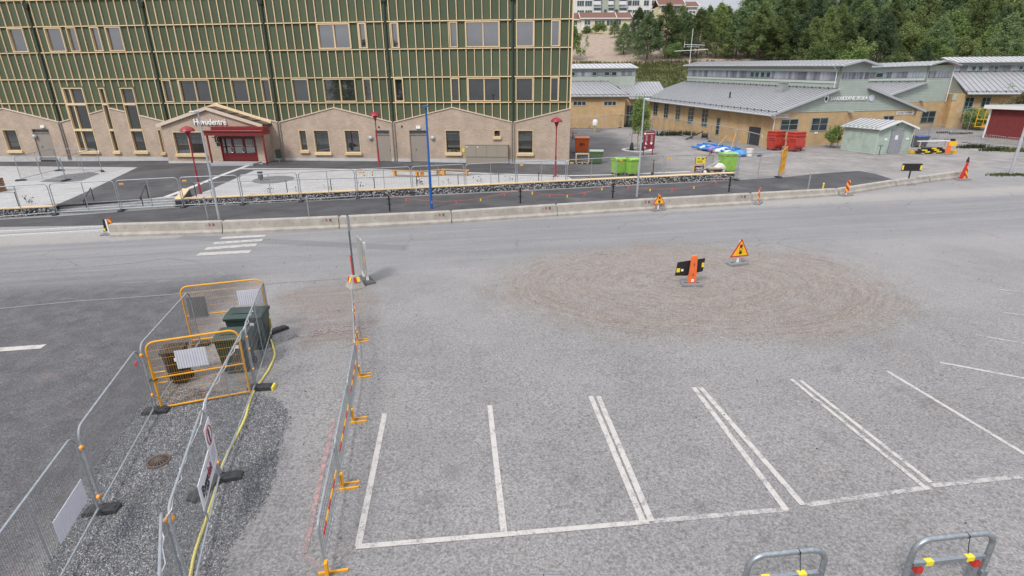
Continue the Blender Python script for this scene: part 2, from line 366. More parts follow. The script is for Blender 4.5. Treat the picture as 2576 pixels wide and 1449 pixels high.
def asphalt(name, c0, c1, scale=.5, spots=True, coarse=60, yard=False):
    m, n, l, b = nmat(name); g = NG(m.node_tree); P, X, Y, Z = g.pos()
    b.inputs['Roughness'].default_value = .85; b.inputs['Specular IOR Level'].default_value = .25
    a = g.noise(P, scale, 6, .65); f = g.noise(P, coarse, 2, .7)
    st = g.noise(g.comb(g.math('MULTIPLY', X, .12), Y), 2.0, 5, .7)
    base = g.mix(g.rng(a, .32, .68), c0, c1); base = g.mix(g.rng(st, .5, .75, 0, .4), base, tuple(min(1, x*1.55) for x in c1))
    base = g.mix(g.rng(f, .55, .75, 0, .3), base, tuple(x*2 for x in c1)); base = g.mix(g.rng(f, .42, .3, 0, .5), base, tuple(x*.5 for x in c0))
    if spots: base = g.mix(g.rng(g.noise(P, .16, 5, .6), .56, .72, 0, .5), base, (.2, .19, .18))
    if yard:
        nz = g.math('MULTIPLY', g.math('SUBTRACT', g.noise(P, .35, 6, .7), .5), 9.0)
        base = g.mix(g.rng(g.math('ADD', X, nz), 4.0, 12.0, 0, .75), base, g.mix(g.rng(a, .3, .7), (.125, .12, .118), (.185, .176, .168)))
        base = g.mix(g.rng(g.math('ADD', X, nz), 12.5, 16.0, 0, .9), base, g.mix(g.rng(f, .3, .7), (.21, .20, .19), (.31, .285, .27)))
    l.new(base, b.inputs['Base Color']); g.bump(f, .5, .012, b)
    MATS[name] = m
    return m
def sheet(name, pts, zf, off, material, cell=2.0, parent=None, kind=True, thick=0):
    """flat polygon (xy points) draped over the height function zf"""
    bm = bmesh.new(); vs = [bm.verts.new((p[0], p[1], 0)) for p in pts]; bm.faces.new(vs); bmesh.ops.triangulate(bm, faces=bm.faces[:])
    xs = [p[0] for p in pts]; ys = [p[1] for p in pts]
    for ax, lo, hi in ((0, min(xs), max(xs)), (1, min(ys), max(ys))):
        k = math.ceil(lo/cell)*cell
        while k < hi:
            pc = [0, 0, 0]; pc[ax] = k; nn = [0, 0, 0]; nn[ax] = 1
            bmesh.ops.bisect_plane(bm, geom=bm.verts[:]+bm.edges[:]+bm.faces[:], plane_co=pc, plane_no=nn); k += cell
    for v in bm.verts: v.co.z = zf(v.co.x, v.co.y)+off
    bmesh.ops.recalc_face_normals(bm, faces=bm.faces)
    if bm.faces and sum(f.normal.z for f in bm.faces) < 0: bmesh.ops.reverse_faces(bm, faces=bm.faces)
    me = bpy.data.meshes.new(name); bm.to_mesh(me); bm.free(); me.materials.append(material)
    o = bpy.data.objects.new(name, me); COL.objects.link(o)
    if parent: o.parent = parent
    elif kind: o['kind'] = 'structure'
    return o
def strip_pts(pl, w):
    """polyline -> polygon of width w"""
    L = []; R = []
    for i, p in enumerate(pl):
        p = Vector(p[:2]); a = Vector(pl[max(i-1, 0)][:2]); c = Vector(pl[min(i+1, len(pl)-1)][:2]); t = (c-a).normalized(); nn = Vector((-t.y, t.x))
        L.append(p+nn*w/2); R.append(p-nn*w/2)
    return L+R[::-1]
GM = ground_material()
me = bpy.data.meshes.new('ground'); S = 420
me.from_pydata([(-S, -S, G(-S, -S)), (S, -S, G(S, -S)), (S, S, G(S, S)), (-S, S, G(-S, S))], [], [(0, 1, 2, 3)]); me.materials.append(GM)
ground = bpy.data.objects.new('ground', me); COL.objects.link(ground); ground['kind'] = 'structure'
# --- dark new asphalt of the pavement between barriers and gabion wall
DARK = asphalt('new_asphalt', (.058, .057, .060), (.088, .086, .089), .45)
walk = [(-300, 574), (0, 571), (285, 566), (700, 553), (1136, 539), (1500, 517), (1883, 494), (2105, 482), (2247, 452), (2200, 437), (2160, 430), (2060, 437), (1975, 446), (1850, 454), (1300, 482), (900, 501), (442, 523), (140, 545), (0, 553), (-300, 560)]
sheet('pavement', [gp(*p) for p in walk], G, .012, DARK)
# --- plaza in front of the new school
DARK2 = asphalt('plaza_asphalt', (.062, .060, .063), (.105, .102, .105), .3, yard=True)
WL, WR = gp(442, 521), gp(1848, 452); WD = (WR-WL).normalized(); WN = Vector((-WD.y, WD.x, 0)).normalized()
SL = gp(140, 540); SN = Vector((-(WL-SL).y, (WL-SL).x, 0)).normalized(); SD = (WL-SL).normalized()
LLd = (gp(0, 549)-gp(140, 541)).normalized(); LL = SL+LLd*40; LLN = Vector((LLd.y, -LLd.x, 0)).normalized()
edge = [LL+LLN*.25, SL+SN*.3, SL+SN*1.05, WL+SN*1.05+WD*.1, WL+WN*.25+WD*.2, WR+WN*.25]
plz = [(p.x, p.y) for p in edge]+[(15.6, 47), (16.8, 56), (17.4, 66), (19.5, 78), (20, 96), (-10, 96), (-90, 70)]
sheet('plaza', plz, PZ, 0, DARK2)
PAV = None
def paver_material():
    m, n, l, b = nmat('concrete_pavers'); g = NG(m.node_tree); P, X, Y, Z = g.pos(); b.inputs['Roughness'].default_value = .85
    bt = n.new('ShaderNodeTexBrick'); bt.inputs['Scale'].default_value = 1; bt.inputs['Brick Width'].default_value = .42; bt.inputs['Row Height'].default_value = .21; bt.inputs['Mortar Size'].default_value = .012
    bt.inputs['Color1'].default_value = (.40, .395, .39, 1); bt.inputs['Color2'].default_value = (.47, .465, .46, 1); bt.inputs['Mortar'].default_value = (.22, .215, .21, 1)
    l.new(g.comb(g.math('ADD', g.math('MULTIPLY', X, .97), g.math('MULTIPLY', Y, .22)), g.math('SUBTRACT', g.math('MULTIPLY', Y, .97), g.math('MULTIPLY', X, .22))), bt.inputs['Vector'])
    c = g.mix(g.rng(g.noise(P, .8, 5), .35, .7, 0, .35), bt.outputs['Color'], (.32, .31, .30))
    l.new(c, b.inputs['Base Color']); g.bump(g.math('SUBTRACT', 1.0, bt.outputs['Fac']), .4, .01, b)
    return m
PAV = paver_material()
KERBM = mat('pale_granite', (.52, .52, .51), .8, scale=12, var=.15, bump=.3)
sheet('paving_left', [pp(*p) for p in [(-250, 416), (0, 418), (346, 421), (300, 443), (150, 512), (60, 521), (-250, 535)]], PZ, .006, PAV)
sheet('paving_right', [pp(*p) for p in [(478, 497), (640, 428.5), (760, 427), (965, 430), (1130, 435), (1290, 441), (1428, 444), (1448, 454), (1300, 463), (1040, 476.5), (700, 492)]], PZ, .006, PAV)
def band(name, pl, w, off=.014, m=KERBM): return sheet(name, strip_pts(pl, w), PZ, off, m, cell=1.0)
band('paved_band', [pp(*p) for p in [(626, 416), (560, 440), (490, 468), (417, 496)]], .42)
band('paved_band', [pp(*p) for p in [(606, 425), (760, 425), (965, 428), (1130, 433), (1290, 439), (1430, 442)]], .4)
band('paved_band', [pp(*p) for p in [(1431, 442.5), (1540, 440), (1640, 436), (1736, 432)]], .38, .018)
c = pp(688, 452); rr = (pp(736, 452)-pp(638, 452)).length/2
sheet('planting_circle', [(c.x+rr*math.cos(a*.2618), c.y+rr*math.sin(a*.2618)) for a in range(24)], PZ, .02, mat('dark_setts', (.16, .16, .165), .9, scale=9, var=.35, bump=.6))
c2 = pp(160, 446); sheet('unfinished_paving', [pp(*p) for p in [(100, 457), (160, 440), (225, 433), (250, 437), (205, 455), (150, 460)]], PZ, .02, mat('dark_setts', (.16, .16, .165)))
sheet('door_mat', [pp(*p) for p in [(551, 414), (566, 408), (656, 407), (662, 414)]], PZ, .03, mat('mat_grey', (.36, .37, .38), .8, scale=14))
sheet('manhole_frame', [pp(*p) for p in [(1434, 448), (1470, 446), (1484, 450), (1446, 455)]], PZ, .02, mat('dark_setts', (.16, .16, .165)))
# white ring with planted tree in the yard
rc = gp(1603, 378); ro = (gp(1643, 378)-gp(1563, 378)).length/2
ring = MB(); zz = PZ(rc.x, rc.y)
for i in range(40):
    a0, a1 = i*math.pi/20, (i+1)*math.pi/20
    q = [(rc.x+r*math.cos(a), rc.y+r*math.sin(a)) for r, a in ((ro, a0), (ro, a1), (ro-.42, a1), (ro-.42, a0))]
    ring.prism([(x, y, PZ(x, y)+.0) for x, y in q], (0, 0, .06))
struct('tree_ring_kerb', ring, KERBM)
# --- painted markings
def paint_material(name, col, wear=.5, sc=5):
    m, n, l, b = nmat(name); g = NG(m.node_tree); P, X, Y, Z = g.pos(); b.inputs['Roughness'].default_value = .7
    w = g.math('ADD', g.math('MULTIPLY', g.noise(P, sc, 6, .7), .6), g.math('MULTIPLY', g.noise(P, 40, 3, .7), .4))
    k = g.rng(w, wear+.06, wear-.08, 0, .9)
    l.new(g.mix(k, col, (.16, .155, .155)), b.inputs['Base Color'])
    return m
WP = paint_material('worn_white_paint', (.47, .445, .415), .45); WP2 = paint_material('very_worn_paint', (.43, .41, .39), .50); WP3 = paint_material('crossing_paint', (.44, .415, .385), .45); WP4 = paint_material('paint_trace', (.24, .23, .22), .55)
RP = paint_material('red_spray_paint', (.44, .24, .225), .53, 9); RP2 = paint_material('faint_red_spray', (.42, .27, .25), .55, 9)
nmark = [0]
def mark(name, pl, w, m, off=.006):
    nmark[0] += 1
    return sheet(name, strip_pts([gp(*p) for p in pl], w), G, off+.0007*(nmark[0] % 8), m, cell=3.0)
for pl in ([(968, 1040), (901, 1374)], [(1232, 1020), (1268, 1342)], [(1486, 997), (1619, 1316)], [(1505, 997), (1639, 1312)],
           [(1745, 975), (1978, 1284)], [(1762, 975), (2020, 1271)]): mark('parking_line', pl, .125, WP)
for pl in ([(1990, 954), (2334, 1233)], [(2013, 957), (2342, 1214)], [(2232, 934), (2400, 1035), (2700, 1216)], [(2365, 912), (2700, 975)]): mark('parking_line', pl, .10, WP)
for pl in ([(2454, 843), (2700, 886)], [(2515, 785), (2700, 812)], [(2508, 728), (2700, 752)], [(2530, 544), (2700, 548)]): mark('parking_line', pl, .09, WP2)
mark('parking_line', [(896, 1376), (1270, 1345), (1632, 1313)], .11, WP)
mark('parking_line', [(1645, 1311), (1980, 1281)], .11, WP2); mark('parking_line', [(2028, 1271), (2338, 1226)], .11, WP2); mark('parking_line', [(2345, 1222), (2700, 1185)], .11, WP2)
for i, pl in enumerate(([(556, 599), (668, 593)], [(537, 612), (660, 604)], [(517, 626), (645, 616)], [(498, 640), (630, 633)])): mark('crossing_stripe', pl, (.46, .46, .48, .5)[i], WP3)
mark('lane_dash', [(-120, 888), (0, 880), (110, 872)], .30, WP)
mark('stop_line_trace', [(-60, 690), (150, 678), (330, 662), (420, 650), (490, 656), (565, 692)], .12, WP4)
mark('lane_trace', [(-60, 782), (200, 757), (420, 742), (700, 712), (880, 700)], .10, WP4)
mark('red_spray_line', [(840, 1055), (812, 1180), (766, 1392)], .10, RP); mark('red_spray_line', [(768, 1398), (812, 1440), (850, 1490)], .12, RP2)
# chalk lettering on the asphalt
ch = text('1A BACK', .62, RP2, None, (0, 0, 0), name='chalk_lettering', ext=.001, sx=1.15)
p = gp(812, 836); q = gp(860, 829); ch.location = (p.x, p.y, G(p.x, p.y)+.014); ch.rotation_euler = (.012, -.014, math.atan2(q.y-p.y, q.x-p.x)); ch['kind'] = 'structure'
# kerb stones at the far left, by the end of the barriers
for pl in ([(-200, 594), (0, 586), (262, 573)], [(-200, 607), (0, 597), (262, 583)]):
    P3 = [gp(*p) for p in pl]; kb = MB()
    for a, c in zip(P3, P3[1:]):
        kb.beam(a+Vector((0, 0, -.05)), c+Vector((0, 0, -.05)), .13, .34)
    struct('kerb', kb, KERBM)
# gravel bed between the site fences
GRAV = mat('dark_gravel_bed', (.16, .162, .168), .9, scale=26, var=.55, bump=.9, bscale=60)
gravel_poly = [(80, 1480), (112, 1449), (200, 1290), (272, 1150), (345, 1045), (380, 1000), (430, 978), (520, 985), (610, 990), (690, 1004), (715, 1030), (722, 1062), (700, 1110), (688, 1150), (690, 1190), (660, 1260), (610, 1330), (565, 1385), (548, 1449), (540, 1490)]
gpts = [gp(*p) for p in gravel_poly]
sheet('gravel_bed', gpts, G, .010, GRAV)
def inside(x, y, poly):
    c = False; j = len(poly)-1
    for i in range(len(poly)):
        if (poly[i].y > y) != (poly[j].y > y) and x < (poly[j].x-poly[i].x)*(y-poly[i].y)/(poly[j].y-poly[i].y)+poly[i].x: c = not c
        j = i
    return c
def stones(n, place, size, mats_, name, flat=.7):
    """many loose stones as one mesh; place() -> (x, y, z)"""
    rg = random.Random(5); mb = MB(); base = [Vector(v) for v in ((1, 0, 0), (-1, 0, 0), (0, 1, 0), (0, -1, 0), (0, 0, 1), (0, 0, -1))]
    fs = [(0, 2, 4), (2, 1, 4), (1, 3, 4), (3, 0, 4), (2, 0, 5), (1, 2, 5), (3, 1, 5), (0, 3, 5)]
    for i in range(n):
        p = place(rg)
        if p is None: continue
        s = rg.uniform(*size); R = Matrix.Rotation(rg.random()*6.3, 3, Vector((rg.random()-.5, rg.random()-.5, rg.random()-.5+.01)).normalized())
        mb.m(rg.choice(mats_)); mb.add([(R @ v)*s*rg.uniform(.7, 1.2)+Vector(p) for v in base], fs)
    return mb
SM = [mat('stone_dark', (.09, .092, .098), .85, var=.3), mat('stone_mid', (.20, .202, .21), .85, var=.3), mat('stone_pale', (.44, .44, .445), .85, var=.25), mat('stone_warm', (.20, .175, .16), .85, var=.3), mat('stone_blue', (.27, .28, .30), .85, var=.3)]
xs = [p.x for p in gpts]; ys = [p.y for p in gpts]
def place_g(rg):
    x, y = rg.uniform(min(xs), max(xs)), rg.uniform(min(ys), max(ys))
    if not inside(x+rg.gauss(0, .07), y+rg.gauss(0, .07), gpts): return None
    return (x, y, G(x, y)+.014)
gr = stones(88000, place_g, (.008, .019), [SM[0], SM[0], SM[1], SM[1], SM[4], SM[2], SM[3]], 'gravel')
gr = gr.build('gravel', parent=None); gr['kind'] = 'stuff'; tag(gr, 'dark loose gravel spread between the two site fences', 'gravel')
# ================================================================ NEW SCHOOL BUILDING
FA = rad(-4.86); FE = Vector((math.cos(FA), math.sin(FA), 0)); FN = Vector((math.sin(FA), -math.cos(FA), 0)); F0 = Vector((0, 51.07, 0))
# local frame: x along the facade to the right, -y towards the street, z up
BLD = thing('school_building', 'large new school with green panels, pale timber battens and gabled brick base', 'building', F0, FA)
def fs(x, y, out=0.0):
    p = hit(x, y, F0+FN*out, FN); return (p-F0).dot(FE), p.z
GREEN = woodmat('green_panel', (.070, .092, .049), .07, .4, .5, rr=(.86, 1.12))
CREAM = woodmat('pale_timber', (.80, .60, .37), .14)
CREAM2 = woodmat('pale_timber_frame', (.66, .51, .31), .12)
BRK = brickmat('beige_brick', (.385, .285, .215), (.49, .38, .295), (.47, .40, .335), .25, .075, .011)
PLINTH = mat('plinth_concrete', (.50, .50, .50), .85, var=.1, scale=2)
GLASS = glassmat('window_glass', (.025, .027, .034), 4.2); GLASSL = glassmat('window_glass_low', (.022, .026, .027), 2.6)
PIPE = mat('green_pipe', (.030, .045, .034), .45, var=.1); DOORG = mat('taupe_door', (.285, .25, .215), .5, var=.05); DARKM = mat('dark_metal', (.03, .03, .032), .5)
COPE = mat('pale_coping', (.60, .50, .40), .7, var=.08)
SX0, SX1, STOP = -70.0, 5.26, 16.6
LZ = [15.03, 12.86, 10.66, 8.34, 6.19]        # ledge levels, top to bottom
PIPES = [-66.4, -55.28, -44.16, -33.05, -22.0, -10.97, .18]
MOD = .741
EAVE, PEAK = 4.40, 5.70
def brick_top(s):
    for a, b_ in zip(PIPES, PIPES[1:]+[11.3]):
        if a <= s <= b_:
            m_ = (a+b_)/2; h = (b_-a)/2
            return EAVE+(PEAK-EAVE)*(1-abs(s-m_)/h)
    return EAVE
# windows in the green storeys: left px, right px at a given photo row, mullion px (or None), row
UW = [((24, 64), 100, None, 1), ((117, 160), 100, None, 1), ((172, 196), 100, None, 1), ((231, 254), 100, None, 1), ((270, 309), 100, None, 1),
      ((799, 881), 90, 840, 1), ((903, 921), 90, None, 1), ((984, 1002), 90, None, 1), ((1131, 1151), 88, None, 1), ((1171, 1256), 88, 1215, 1), ((1298, 1343), 83, None, 1), ((1386, 1408), 83, None, 1),
      ((411, 433), 230, None, 3), ((453, 530), 230, 492, 3), ((583, 625), 230, None, 3), ((658, 681), 225, None, 3), ((735, 777), 225, None, 3), ((814, 895), 225, 856, 3), ((914, 935), 225, None, 3),
      ((992, 1015), 225, None, 3), ((1134, 1156), 225, None, 3), ((1177, 1259), 225, 1218, 3), ((1297, 1341), 225, None, 3), ((1384, 1405), 225, None, 3)]
wins = []
for (a, b_), y, mu, row in UW:
    wins.append((fs(a, y)[0], fs(b_, y)[0], LZ[row+1]+.06, LZ[row]-.10, fs(mu, y)[0] if mu else None, row))
# tall stair windows that run down into the brick storey: (s0, s1, mullion)
TALL = []
for (xa, xb), (xc, xd), mu in (((157, 209), (200, 249), .34), ((247, 262), (288, 303), None), ((303, 335), (338, 373), None)):
    s0 = (fs(xa, 225)[0]+fs(xc, 380)[0])/2; s1 = (fs(xb, 225)[0]+fs(xd, 380)[0])/2
    TALL.append((s0, s1, fs(xc, 381)[1], fs(xa, 221)[1], s0+(s1-s0)*mu if mu else None))
TZ = [fs(230, 262)[1], fs(230, 327)[1]]
# brick storey windows: left px, right px, top px, bottom px at the frame corners
BW = [((12, 57), (326, 379), None), ((402, 417), (326, 384), None), ((754, 777), (327, 379), None), ((791, 833), (327, 384), None), ((868, 909), (327, 384), None),
      ((1121, 1160), (327, 385), None), ((1242, 1259), (327, 344), None), ((1302, 1341), (327, 386), None)]
bw = []
for (a, b_), (t, bo), mu in BW:
    bw.append(((fs(a, bo)[0]+fs(a, t)[0])/2 if a > 20 else fs(22, bo)[0], fs(b_, bo)[0], fs(b_, bo)[1], fs(b_, t)[1]))
DOORS = []
for (a, b_), (t, bo), two in (((101, 144), (324, 396), True), ((950, 986), (327, 403), False), ((1034, 1079), (327, 404), True)):
    DOORS.append((fs(a, bo)[0], fs(b_, bo)[0], fs(b_, bo)[1]-.1, fs(b_, t)[1], two))
def overlaps(s, z0, z1, pad=.0):
    for w in wins:
        if w[0]-pad < s < w[1]+pad and z0 < w[3] and z1 > w[2]: return w
    return None
# --- backing walls (behind the panels) with openings left for glass boxes set into them
mb = MB(); mb.bb(SX0, SX1-.02, .32, 14, .2, STOP); mb.build('core_wall', mat('dark_wall', (.03, .034, .026), .9), BLD)
mb = MB(); mb.bb(SX0-.05, SX1+.05, .0, 14.2, STOP, STOP+.35); mb.build('roof_cap', DARKM, BLD)
# --- green panels and timber battens
cols = []
for a, b_ in zip(PIPES, PIPES[1:]+[SX1+.001]):
    s = a+MOD*.5
    while s < b_-.12: cols.append(s); s += MOD
    cols.append(None)
rows = [(LZ[0], STOP)]+[(LZ[i+1], LZ[i]) for i in range(4)]+[(0, LZ[4])]
panels = []; battens = []
allb = [c_ for c_ in cols if c_ is not None]
for r, (z0, z1) in enumerate(rows):
    for i, s in enumerate(allb):
        zz = z0+.05 if r < 5 else brick_top(s)
        za, zb = zz, z1-.09
        # cut by tall windows
        inT = [t for t in TALL if t[0]-.1 < s < t[1]+.1]
        if inT and r == 5: continue
        if inT and r == 4: za = max(za, inT[0][3]+.12)
        w = overlaps(s, za+.2, zb-.2, -.05)
        if w is None and zb-za > .1: battens.append((s, za, zb))
    for s in allb+[PIPES[0]-.37]:
        s0 = s; s1 = s+MOD
        if s1 > SX1: s1 = SX1
        if s1-s0 < .15: continue
        mid_ = (s0+s1)/2
        za = z0 if r < 5 else min(brick_top(s0), brick_top(s1))-.05
        inT = [t for t in TALL if t[0]-.25 < mid_ < t[1]+.25]
        if inT and r == 5: continue
        if inT and r == 4: za = inT[0][3]
        # split by upper windows
        segs = [(s0, s1)]
        for w in wins:
            if za < w[3] and z1 > w[2] and not (w[3] < za+.3 or w[2] > z1-.3):
                ns = []
                for a, b_ in segs:
                    if w[1] <= a or w[0] >= b_: ns.append((a, b_)); continue
                    if w[0] > a: ns.append((a, w[0]))
                    if w[1] < b_: ns.append((w[1], b_))
                segs = ns
        for a, b_ in segs:
            if b_-a > .08: panels.append((a, b_, za, z1))
def vis_key(s, z): return -s
battens.sort(key=lambda t: -(t[2]-t[1])*10-t[0] if t[0] > -51 else 99); panels.sort(key=lambda t: -(t[3]-t[2])*(t[1]-t[0])-t[0]*.02 if t[0] > -51 else 99)
BWD, BDP = .056, .11
rest = MB()
for i, (s, za, zb) in enumerate(battens):
    if i < 300: MB().bb(s-BWD/2, s+BWD/2, 0, BDP, za, zb).build('batten', CREAM, BLD)
    else: rest.bb(s-BWD/2, s+BWD/2, 0, BDP, za, zb)
if rest.v: stuff(rest.build('far_battens', CREAM, BLD))
rest = MB()
rg = random.Random(3)
for i, (a, b_, za, zb) in enumerate(panels):
    t = rg.uniform(.0, .012)
    if i < 300: MB().bb(a+.006, b_-.006, BDP+t, BDP+.12, za+.004, zb-.004).build('panel', GREEN, BLD)
    else: rest.bb(a+.006, b_-.006, BDP+t, BDP+.12, za+.004, zb-.004)
if rest.v: stuff(rest.build('far_panels', GREEN, BLD))
# thin vertical joints seen in some panels
for z in LZ:
    for a, b_ in zip(PIPES, PIPES[1:]+[SX1+.06]):
        MB().bb(a+.13, b_-(.13 if b_ < 5 else 0), -.035, .18, z-.06, z+.01).build('ledge', CREAM, BLD)
MB().bb(SX1-.02, SX1+.10, -.02, .14, EAVE+1.2, STOP).build('corner_trim', CREAM, BLD)
MB().bb(SX1-.019, SX1+.06, .14, 14, 4.4, STOP-.01).build('side_cladding', mat('timber_side', (.62, .43, .27), .7, var=.12), BLD)
for s in PIPES:
    p_ = MB().tube([(s, .02, EAVE+.1), (s, .02, 14.35)], .075, 10).build('downpipe', PIPE, BLD, smooth=True)
    MB().box((s, .02, 14.5), (.38, .3, .32), taper=1.25).box((s, .1, 14.72), (.62, .36, .09)).build('hopper', PIPE, p_)
    MB().bb(s-.2, s+.2, .3, .4, 14.7, 15.4).build('scupper', DARKM, p_)
def window(s0, s1, z0, z1, mull, glass, depth=.22, fw=.085, sill=False, transoms=(), name='window', fm=None, out=0.0):
    fm = fm or CREAM2
    root = bpy.data.objects.new(name, None); COL.objects.link(root); root.parent = BLD; root.location = ((s0+s1)/2, -out, z0)
    w = (s1-s0)/2; h = z1-z0
    f = MB()
    f.bb(-w, -w+fw, -.02, depth+.06, 0, h).bb(w-fw, w, -.02, depth+.06, 0, h).bb(-w+fw, w-fw, -.02, depth+.06, h-fw, h).bb(-w+fw, w-fw, -.02, depth+.06, 0, fw)
    if mull is not None: m_ = mull-(s0+s1)/2; f.bb(m_-.05, m_+.05, .03, depth+.055, fw, h-fw)
    for t in transoms: f.bb(-w+fw, w-fw, -.05, depth+.05, t-z0-.10, t-z0+.10)
    f.build('frame', fm, root)
    xs_ = [-w+fw]+([mull-(s0+s1)/2] if mull is not None else [])+[w-fw]; zs_ = [fw]+[t-z0 for t in sorted(transoms)]+[h-fw]
    for a, b_ in zip(xs_, xs_[1:]):
        for c_, d_ in zip(zs_, zs_[1:]): MB().bb(a+.002, b_-.002, depth-.03, depth, c_+.002, d_-.002).build('pane', glass, root)
    if sill: MB().bb(-w-.08, w+.08, -.16, .05, -.22, -.004).build('sill', CREAM2, root)
    return root
for w in wins: window(w[0], w[1], w[2], w[3], w[4], GLASS if w[5] == 1 else GLASSL)
# --- brick storey: wall with real openings, cut with a grid of pieces
def brick_wall(s0, s1, topf, opens, y0, parent, name='brick_wall', zb=.1, thick=.30, material=None):
    mb = MB(); cuts = sorted(set([s0, s1]+[c_ for o in opens for c_ in (o[0], o[1]) if s0 < c_ < s1]+[c_ for c_ in [p for p in PIPES]+[(a+b_)/2 for a, b_ in zip(PIPES, PIPES[1:]+[11.3])] if s0 < c_ < s1]))
    for a, b_ in zip(cuts, cuts[1:]):
        if b_-a < 1e-4: continue
        m_ = (a+b_)/2; os_ = sorted([o for o in opens if o[0]-1e-6 <= a and b_ <= o[1]+1e-6], key=lambda o: o[2])
        z = zb
        for o in os_:
            if o[2] > z: mb.bb(a, b_, y0, y0+thick, z, o[2])
            z = o[3]
        ta, tb = topf(a+1e-5), topf(b_-1e-5)
        if min(ta, tb) > z+.01: mb.prism([(a, y0, z), (b_, y0, z), (b_, y0, tb), (a, y0, ta)], (0, thick, 0))
    return mb.build(name, material or BRK, parent)
ENT0, ENT1 = fs(428, 402)[0]-.35, -22.0      # entrance pavilion extent
opens = [(o[0], o[1], o[2], o[3]) for o in bw]+[(t[0], t[1], t[2], 99) for t in TALL]+[(d[0], d[1], d[2]-.5, d[3]) for d in DOORS]
WALL = brick_wall(SX0, SX1+.1, brick_top, opens, -.02, BLD)
for s0, s1, z0, z1 in bw: window(s0, s1, z0, z1, None, GLASSL, depth=.24, fw=.055, sill=True, out=.03)
for s0, s1, z0, z1, mu in TALL: window(s0, s1, z0, z1, mu, GLASSL, depth=.24, fw=.08, sill=True, transoms=TZ, out=.03)
for s0, s1, z0, z1, two in DOORS:
    d = bpy.data.objects.new('door', None); COL.objects.link(d); d.parent = BLD; d.location = (s0, 0, z0)
    w = s1-s0; h = z1-z0; lt = h-.42
    MB().bb(0, .05, -.03, .25, 0, h).bb(w-.05, w, -.03, .25, 0, h).bb(.05, w-.05, -.03, .25, h-.05, h).bb(.05, w-.05, -.03, .25, lt, lt+.06).build('frame', DOORG, d)
    MB().bb(.05, w-.05, .12, .15, lt+.06, h-.05).build('transom_pane', GLASSL, d)
    if two: MB().bb(.052, .48, .06, .12, .02, lt-.004).build('leaf', DOORG, d); lf = MB().bb(.486, w-.052, .05, .12, .02, lt-.004).build('leaf', DOORG, d); MB().bb(.54, .57, -.02, .05, 1.0, 1.25).build('handle', mat('steel', (.6, .6, .6), .3, 1), lf)
    else: lf = MB().bb(.052, w-.052, .05, .12, .02, lt-.004).build('leaf', DOORG, d); MB().bb(w-.16, w-.10, -.02, .05, 1.0, 1.25).build('handle', mat('steel', (.6, .6, .6), .3, 1), lf)
    MB().bb(-.02, w+.02, -.14, .2, -.16, .0).build('threshold', mat('steel', (.6, .6, .6), .3, 1), d)
# plinth and copings
for a, b_ in zip(PIPES, PIPES[1:]+[SX1+.12]):
    cuts = sorted([a+.02, b_-.02]+[c_ for d in DOORS for c_ in (d[0], d[1]) if a < c_ < b_])
    for c_, d_ in zip(cuts, cuts[1:]):
        if any(abs(c_-d[0]) < .01 for d in DOORS): continue
        MB().bb(c_+.004, d_-.004, -.035, .12, -.4, 1.16 if a < -1 else 1.12).build('plinth', PLINTH, BLD)
    m_ = (a+b_)/2 if b_ < 5 else a+5.56
    for u, v in ((a+.07, m_), (m_, b_-.07)):
        if v > SX1+.2: v = SX1+.1
        if v-u < .3: continue
        gaps = sorted([(t[0]-.03, t[1]+.03) for t in TALL if t[0] > u-1 and t[1] < v+1]); x = u; segs = []
        for g0, g1 in gaps:
            if g0 > x and g0 < v: segs.append((x, min(g0, v)))
            if g1 > x: x = g1
        if x < v: segs.append((x, v))
        for c_, d_ in segs:
            za, zb = brick_top(c_), brick_top(d_)
            MB().prism([(c_, -.10, za), (d_, -.10, zb), (d_, -.10, zb+.085), (c_, -.10, za+.085)], (0, .24, 0)).build('coping', COPE, BLD)
    # pair of grey rainwater pipes at the valleys
    for dx in (-.11, .11):
        MB().tube([(a+dx, -.09, .9), (a+dx, -.09, EAVE)], .05, 8).build('rainwater_pipe', mat('taupe_pipe', (.27, .235, .20), .5), BLD, smooth=True)
MB().bb(SX1-.18, SX1+.09, .285, 14, .2, 5.66).build('side_wall', BRK, BLD)
# wall lamps, signs, vents
for px_, py_ in ((89, 343), (933, 347), (1089, 347)):
    s, z = fs(px_, py_)
    MB().lathe([(.04, -.10), (.2, -.08), (.2, .0), (.17, .06), (.08, .12), (.01, .13)], n=16).build('wall_lamp', mat('lamp_grey', (.42, .44, .45), .4), BLD, smooth=True).matrix_local = Matrix.Translation((s, -.13, z)) @ Matrix.Rotation(rad(90), 4, 'X')
for px_, py_ in ((109, 318), (1053, 320)):
    s, z = fs(px_, py_); MB().bb(s-.2, s+.2, -.16, -.02, z-.12, z+.12).build('exit_lamp', mat('white_plastic', (.8, .8, .8), .5, var=.04), BLD)
for px_, py_ in ((953, 319.5), (1011, 318)):
    s, z = fs(px_, py_); MB().tube([(s, -.06, z), (s, 0, z)], .09, 12).build('vent', DARKM, BLD)
s, z = fs(1086, 335)
# electricity warning plate
s, z = fs(1166, 378); pl_ = MB().bb(s-.11, s+.11, -.05, -.02, z-.16, z+.16).build('warning_plate', mat('sign_yellow', (.80, .62, .03), .5, var=.05), BLD)
